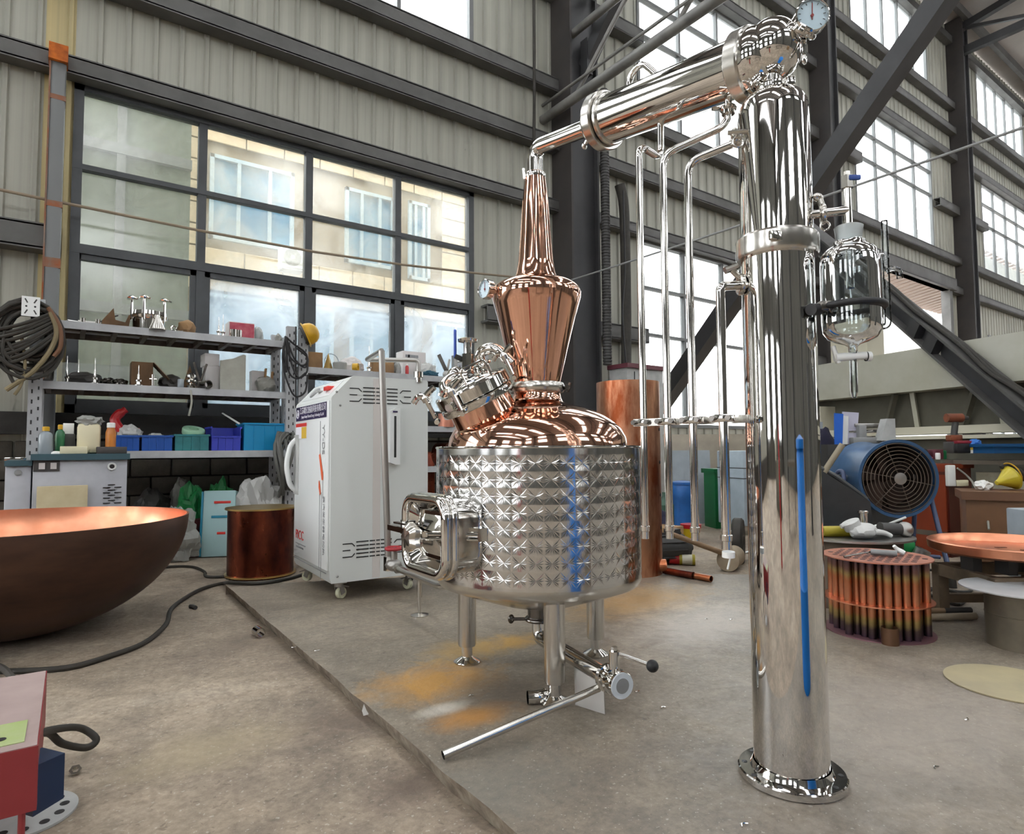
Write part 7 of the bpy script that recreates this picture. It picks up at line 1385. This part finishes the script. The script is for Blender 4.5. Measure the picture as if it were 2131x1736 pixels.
part('battery', MB().rbox(db+ZV*0.03, (0.12, 0.09, 0.06), 0.01, rz=-YAW), 'drill_orange', dl); part('grip', MB().cyl(db+ZV*0.05, db+RH*0.02+ZV*hd_*0.7, 0.03, n=14), 'dark_grey', dl); part('motor', MB().cyl(db-RH*0.07+ZV*hd_*0.86, db+RH*0.09+ZV*hd_*0.86, 0.045, n=18), 'drill_orange', dl); part('chuck', MB().cyl(db+RH*0.09+ZV*hd_*0.86, db+RH*0.15+ZV*hd_*0.85, 0.03, 0.02, n=16), 'dark_grey', dl)
zA2 = zA+0.045
for i, (pxx, m_2, w_, h_, lab, nm) in enumerate(((1925, 'pink', 0.14, 0.035, 'pink cloth folded on the red cabinet', 'pink_cloth'), (1945, 'maroon_top', 0.11, 0.10, 'maroon box on the red cabinet', 'maroon_box'), (1958, 'bin_green', 0.1, 0.09, 'dark green can on the red cabinet', 'green_can'), (1952, 'white_plastic', 0.045, 0.065, 'white cup on the red cabinet', 'white_cup'), (1915, 'bag_dark', 0.2, 0.12, 'dark tool bag on the red cabinet', 'tool_bag'))):
    p = dp(pxx, 955, 6.35 if i != 3 else 6.2); p.z = zA2
    if nm in ('green_can', 'white_cup'): solo(nm, MB().lathe([(w_*0.45, 0), (w_*0.5, 0.01), (w_*0.5, h_*0.9), (w_*0.4, h_), (0, h_)], p, n=20), m_2, lab, nm.split('_')[1])
    elif nm in ('pink_cloth', 'tool_bag'): solo(nm, MB().blob(p+ZV*h_*0.41, (w_, 0.14, h_), 100+i, 0.3, 2), m_2, lab, nm.split('_')[1])
    else: solo(nm, MB().rbox(p+ZV*h_/2, (w_, 0.12, h_), 0.008, rz=-YAW), m_2, lab, 'box')
# vise and folders above the fan
vz = dp(1772, 900, 5.55); cab = thing('tool_stand', V((vz.x, vz.y, -0.07)), 'dark steel stand behind the fan carrying a vise and papers', 'stand'); zv = zat(vz, 925)
part('body', MB().box(V((vz.x, vz.y, zv/2-0.035)), (0.62, 0.36, zv+0.07), rz=-YAW), 'dark_grey', cab)
vi = V((vz.x, vz.y, zv))+RH*0.1; vt_ = thing('bench_vise', vi, 'grey bench vise on the stand above the blue fan', 'vise')
part('base', MB().rbox(vi+ZV*0.03, (0.26, 0.16, 0.06), 0.01, rz=-YAW), 'grey', vt_); part('jaw', MB().prism([(0, 0), (0.13, 0), (0.13, 0.19), (0.06, 0.19)], vi+RH*0.07+ZV*0.03-FH*0.05, RH, ZV, 0.1), 'light_grey', vt_); part('jaw', MB().rbox(vi-RH*0.03+ZV*0.11, (0.07, 0.12, 0.12), 0.01, rz=-YAW), 'grey', vt_); part('screw', MB().cyl(vi-RH*0.13+ZV*0.11, vi+RH*0.15+ZV*0.12, 0.016, n=12), 'steel', vt_); part('slide', MB().rbox(vi+RH*0.03+ZV*0.17, (0.22, 0.05, 0.03), 0.006, rz=-YAW), 'steel_dull', vt_)
for i, (px0, px1, m_2, lab, nm) in enumerate(((1732, 1748, mat('folder_blue', '2a66c8', 0.4), 'bright blue folder standing above the fan', 'blue_folder'), (1750, 1765, 'white_plastic', 'white plastic folder leaning on the blue one', 'white_folder'), (1760, 1790, mat('paper_lilac', 'b9b7c8', 0.6), 'pale lilac papers curling beside the vise', 'paper_stack'))):
    a, b = dp(px0+3, 900, 5.45), dp(px1+3, 900, 5.45); zt_ = zat(a, (862, 866, 858)[i]); zl = zv; w_ = (b-a).length
    solo(nm, MB().prism([(0, 0), (w_, 0), (w_*1.25, zt_-zl), (w_*0.1, zt_-zl+0.01)], V((a.x, a.y, zl))+FH*0.05*i, RH, ZV, 0.012), m_2, lab, 'folder' if i < 2 else 'papers')
rp = dp(1702, 890, 6.5); solo('perforated_post', MB().box(V((rp.x, rp.y, 0.6)), (0.09, 0.03, 1.35), rz=-YAW), 'board_grey', 'pale perforated steel post beside the polished column', 'post')
pp2 = bpy.data.objects['perforated_post']
for i in range(7): part('hole', MB().cyl(V((rp.x, rp.y, 0.75+i*0.07))-FH*0.015, V((rp.x, rp.y, 0.75+i*0.07))-FH*0.018, 0.008, n=10), 'black', pp2)
# ---------------------------------------------------------------- foreground
# red machine box at the lower left
mat('red_body', '8f3236', 0.5, col2='862a2e', scale=3); mat('dusty_pink', '94807c', 0.7, col2='a08c88', scale=5); mat('sticker_green', 'a3ac80', 0.5, col2='9aab68', scale=8); mat('blue_body', '0e2748', 0.5)
ZTp = 0.27
mA, mB2, mC = fl(98, 1396, ZTp), fl(80, 1552, ZTp), fl(12, 1412, ZTp)      # far corner, near corner, far left corner
ev = (mB2-mA); ln_ = ev.length; ev.normalize(); eu = V((-ev.y, ev.x, 0)); eu = eu if eu.dot(-RH) > 0 else -eu
mWd = 0.34; zlo = zat(mB2, 1694)
rm = thing('welding_machine', V((mB2.x, mB2.y, -0.07)), 'red metal machine box with a dusty top and a green sticker in the corner', 'machine')
def quad(p, a, b, c, d): return [p+a, p+b, p+c, p+d]
bx = MB(); P_ = [mA, mA+eu*mWd, mB2+eu*mWd, mB2]
lowP = [V((p.x, p.y, zlo)) for p in P_]
lowP[3] = lowP[3]-ev*0.02; lowP[2] = lowP[2]-ev*0.02
bx.add(P_+lowP, [(0, 1, 2, 3), (4, 7, 6, 5), (0, 3, 7, 4), (3, 2, 6, 7), (2, 1, 5, 6), (1, 0, 4, 5)])
part('housing', bx, 'red_body', rm); tpz = ZV*0.0015
part('dusty_top', MB().prism([(0.003, 0.003), (ln_-0.003, 0.003), (ln_-0.003, mWd-0.003), (0.003, mWd-0.003)], mA, ev, eu, 0.002 if ev.cross(eu).z > 0 else -0.002), 'dusty_pink', rm, label='dust-covered pinkish top')
so = mA+ev*(ln_*0.70)+eu*0.03+tpz
part('sticker', MB().prism([(0, 0), (ln_*0.24, 0), (ln_*0.24, 0.2), (0, 0.2)], so, ev, eu, 0.0025 if ev.cross(eu).z > 0 else -0.0025), 'sticker_green', rm, label='pale green sticker')
part('sticker_dot', MB().cyl(so+ev*(ln_*0.17)+eu*0.05+ZV*0.002, so+ev*(ln_*0.17)+eu*0.05+ZV*0.0035, 0.012, n=16), 'black', rm)
for q in (lowP[3]+eu*0.03-ev*0.02, lowP[0]+eu*0.03+ev*0.03, lowP[2]-eu*0.03-ev*0.02, lowP[1]-eu*0.03+ev*0.03): part('leg', MB().cyl(V((q.x, q.y, -0.07)), V((q.x, q.y, zlo+0.01)), 0.008, n=10), 'red_body', rm)
dm = depth(mB2); bA, bB = dp(72, 1588, dm+0.03), dp(135, 1574, dm+0.10); bz1 = (bA.z+bB.z)/2; bz0 = zat(bB, 1668); bA.z = bB.z = bz0; bux = (bB-bA); bw_ = bux.length
part('side_box', MB().prism([(0, 0), (bw_, 0.008), (bw_, bz1-bz0), (0, bz1-bz0)], bA, bux, ZV, -0.09), 'blue_body', rm, label='dark blue box fixed to its side')
gd_ = fl(52, 1700, -0.07); gb4 = thing('perforated_disc', gd_, 'pale perforated round plate lying under the red machine box', 'plate'); part('plate', MB().cyl(gd_+ZV*0.001, gd_+ZV*0.008, 0.13, n=48), 'light_grey', gb4)
for i in range(12): a_ = 2*PI*i/12; q = gd_+V((0.095*math.cos(a_), 0.095*math.sin(a_), 0.0082)); part('hole', MB().cyl(q, q+ZV*0.001, 0.013, n=12), 'black', gb4)
cs = mA+ev*(ln_*0.82)-ZV*0.05-eu*0.0
solo('thick_cable', MB().tube([mA+ev*ln_*0.75-ZV*0.04+eu*0.05, fl(105, 1520, 0.10), fl(165, 1515, 0.02), fl(200, 1538, -0.03), fl(180, 1556, -0.045), fl(130, 1548, 0.0), fl(95, 1525, 0.08), mA+ev*ln_*0.8-ZV*0.05+eu*0.06], 0.012, 12, 8), 'rubber', 'thick grey cable loop beside the red machine box', 'cable')
solo('rear_cable', MB().tube([fl(-30, 1380, 0.06), fl(0, 1388, 0.05), fl(18, 1402, 0.06), fl(30, 1420, 0.1)], 0.014, 10, 6), 'rubber', 'dark cable entering the back of the red machine box', 'cable')
GZ = -0.07
solo('floor_hose', MB().tube([fl(x, y, GZ+0.014) for x, y in ((-60, 1398), (60, 1396), (150, 1388), (230, 1365), (300, 1338), (345, 1300), (355, 1270), (380, 1248), (420, 1226), (465, 1214))]+[fl(x, y, 0.012) for x, y in ((480, 1213), (540, 1214), (600, 1205), (650, 1190))], 0.014, 10, 8), 'rubber', 'long black hose snaking over the floor to the white cabinet', 'hose')
solo('floor_hose', MB().tube([fl(x, y, GZ+0.012) for x, y in ((290, 1190), (350, 1180), (400, 1180), (425, 1190), (430, 1200), (470, 1200), (500, 1190))], 0.012, 10, 8), 'rubber', 'shorter black hose curling behind the copper bowl to the drum', 'hose')
bpy.data.objects['floor_hose']['group'] = bpy.data.objects['floor_hose.001']['group'] = 'black hoses on the floor'
solo('small_elbow', MB().tube([fl(395, 1262, GZ+0.012), fl(402, 1262, GZ+0.014), fl(407, 1265, GZ+0.014)], 0.013, 10, 4), 'dark_grey', 'tiny dark pipe elbow on the floor near the hose', 'fitting')
c0_ = fl(541, 1322, GZ); c1_ = fl(553, 1330, GZ); solo('pipe_coupling', MB().shell([(0.028, 0), (0.028, 0.075), (0.022, 0.075), (0.022, 0)], c0_+ZV*0.028-RH*0.02, (c1_-c0_), n=24), 'steel', 'steel pipe coupling lying against the slab edge', 'coupling')
c = fl(157, 1610, GZ); solo('hex_nut', MB().shell([(0.018, 0), (0.018, 0.016), (0.010, 0.016), (0.010, 0), (0.018, 0)], c+ZV*0.004, ZV*0.8+RH*0.3-FH*0.5, n=6), 'steel', 'steel hex nut on the dirty floor', 'nut', ang=20)
c = fl(742, 1482, -0.035); solo('white_chip', MB().prism([(0, 0), (0.02, 0.005), (0.018, 0.05), (0.004, 0.055), (-0.006, 0.02)], c-ZV*0.02-V((ed.y, -ed.x, 0)).normalized()*0.03, RH, ZV, 0.006), 'white_plastic', 'white plaster chip stuck on the slab edge', 'chip')
# scraper with a long steel rod
p0, p1 = fl(922, 1572, 0.02), fl(1246, 1432, 0.12); sp_ = thing('floor_scraper', p0, 'steel scraper with a long tubular handle lying before the still leg', 'scraper')
part('handle', MB().shell([(0.014, 0), (0.014, (p1-p0).length), (0.012, (p1-p0).length), (0.012, 0)], p0, p1-p0, n=20), 'steel_satin', sp_)
cb_ = fl(1234, 1486); bu = (fl(1262, 1484)-fl(1204, 1466)).normalized()
part('blade', MB().prism([(-0.075, 0.0), (0.06, 0.0), (0.06, 0.13), (0.05, 0.145), (-0.075, 0.145)], fl(1232, 1478), bu, ZV*0.96+FH*0.28, 0.004), 'steel_dull', sp_)
p0, p1 = fl(1098, 1452, 0.026), fl(1122, 1450, 0.026); solo('elbow_fitting', MB().tube([p0, p1, p1+RH*0.02+FH*0.02], 0.026, 18, 4, caps=False).tube([p0, p1, p1+RH*0.02+FH*0.02], 0.022, 18, 4, caps=False), 'steel', 'short polished pipe elbow lying by the front still leg', 'fitting')
for i, (x, y) in enumerate(((980, 1450), (612, 1348), (1380, 1475), (1520, 1290), (1550, 1720), (2010, 1498), (1950, 1600), (1325, 1440), (1470, 1290), (660, 1355))):
    c = fl(x, y); 
    lab_ = ('tiny bright metal shaving beside the '+('rust stain', 'slab edge', 'drain valve', 'polished column on the still side', 'column flange', 'beige disc', 'bare slab in front of the disc', 'scraper blade', 'copper pipes', 'rough slab edge near the white cabinet')[i])
    solo('metal_shaving', MB().tube([c+V((-0.012, 0, 0.003)), c+V((0, 0.008*(1-2*(i % 2)), 0.004)), c+V((0.014, 0, 0.003))], 0.002, 6, 3), 'steel', lab_, 'shaving', 'metal shavings on the slab')

# ---------------------------------------------------------------- workshop things added out of view for reflections in the polished metal
def behind(x, d): p = CAM+RH*x-FH*d; return V((p.x, p.y, 0))
q = behind(1.36, -1.0); bbt = thing('standing_barrel', q, 'bright blue plastic barrel just outside the view, mirrored in the polished column', 'barrel')
mat('mirror_blue', '1479d2', 0.4)
part('body', MB().lathe([(0.2, 0), (0.22, 0.05), (0.22, 0.4), (0.23, 0.42), (0.22, 0.44), (0.22, 0.96), (0.2, 1.0), (0, 1.0)], q, n=32), 'mirror_blue', bbt); part('lid', MB().lathe([(0.225, 1.0), (0.225, 1.04), (0.05, 1.06), (0, 1.06)], q, n=32), 'mirror_blue', bbt)
q = behind(-1.6, 1.6); q.z = -0.07; rg = thing('added_gas_cylinder', q, 'red gas cylinder added behind the viewer to tint reflections', 'cylinder')
part('body', MB().lathe([(0.11, 0), (0.12, 0.03), (0.12, 1.1), (0.1, 1.2), (0.04, 1.27), (0.03, 1.32)], q, n=28), 'red_plastic', rg); part('valve_guard', MB().cyl(q+ZV*1.3, q+ZV*1.42, 0.045, n=20), 'steel_dark', rg)
q = behind(1.0, 4.5); wt = thing('added_table', q, 'dark steel work table added behind the viewer for reflections', 'table')
part('top', MB().box(q+ZV*0.82, (2.4, 0.9, 0.06), rz=-YAW), 'bench_top', wt)
for sx_ in (-1, 1):
    for sy_ in (-1, 1): part('leg', MB().box(q+RH*1.1*sx_+FH*0.38*sy_+ZV*0.4, (0.07, 0.07, 0.8), rz=-YAW), 'column_paint', wt)
q = behind(5.2, 3.6); sc_ = thing('added_crate', q, 'tan wooden crate added for reflections behind the viewer on the column side', 'crate')
for i in range(6): part('plank', MB().box(q+ZV*(0.1+0.19*i), (1.1, 0.8, 0.17), rz=-YAW+0.3), 'wood', sc_)
q = behind(6.8, 0.6); lk = thing('added_locker', q, 'dark grey steel locker added for reflections far to the side of the viewer', 'locker')
part('body', MB().rbox(q+ZV*1.0, (0.9, 0.6, 2.0), 0.01, rz=-YAW-0.6), 'dark_grey', lk); part('door', MB().rbox(q+ZV*1.0-FH*0.02, (0.42, 0.62, 1.9), 0.01, rz=-YAW-0.6), 'grey', lk)
q = behind(-5.0, 5.5); q.z = -0.07; rlt = thing('added_lathe', q, 'long grey-green lathe added behind the viewer for reflections', 'lathe')
part('bed', MB().rbox(q+ZV*0.45, (3.2, 0.8, 0.9), 0.03, rz=-YAW+0.2), 'press_dark', rlt); part('headstock', MB().rbox(q+ZV*1.15-RH*1.1, (0.8, 0.7, 0.6), 0.05, rz=-YAW+0.2), 'press', rlt)
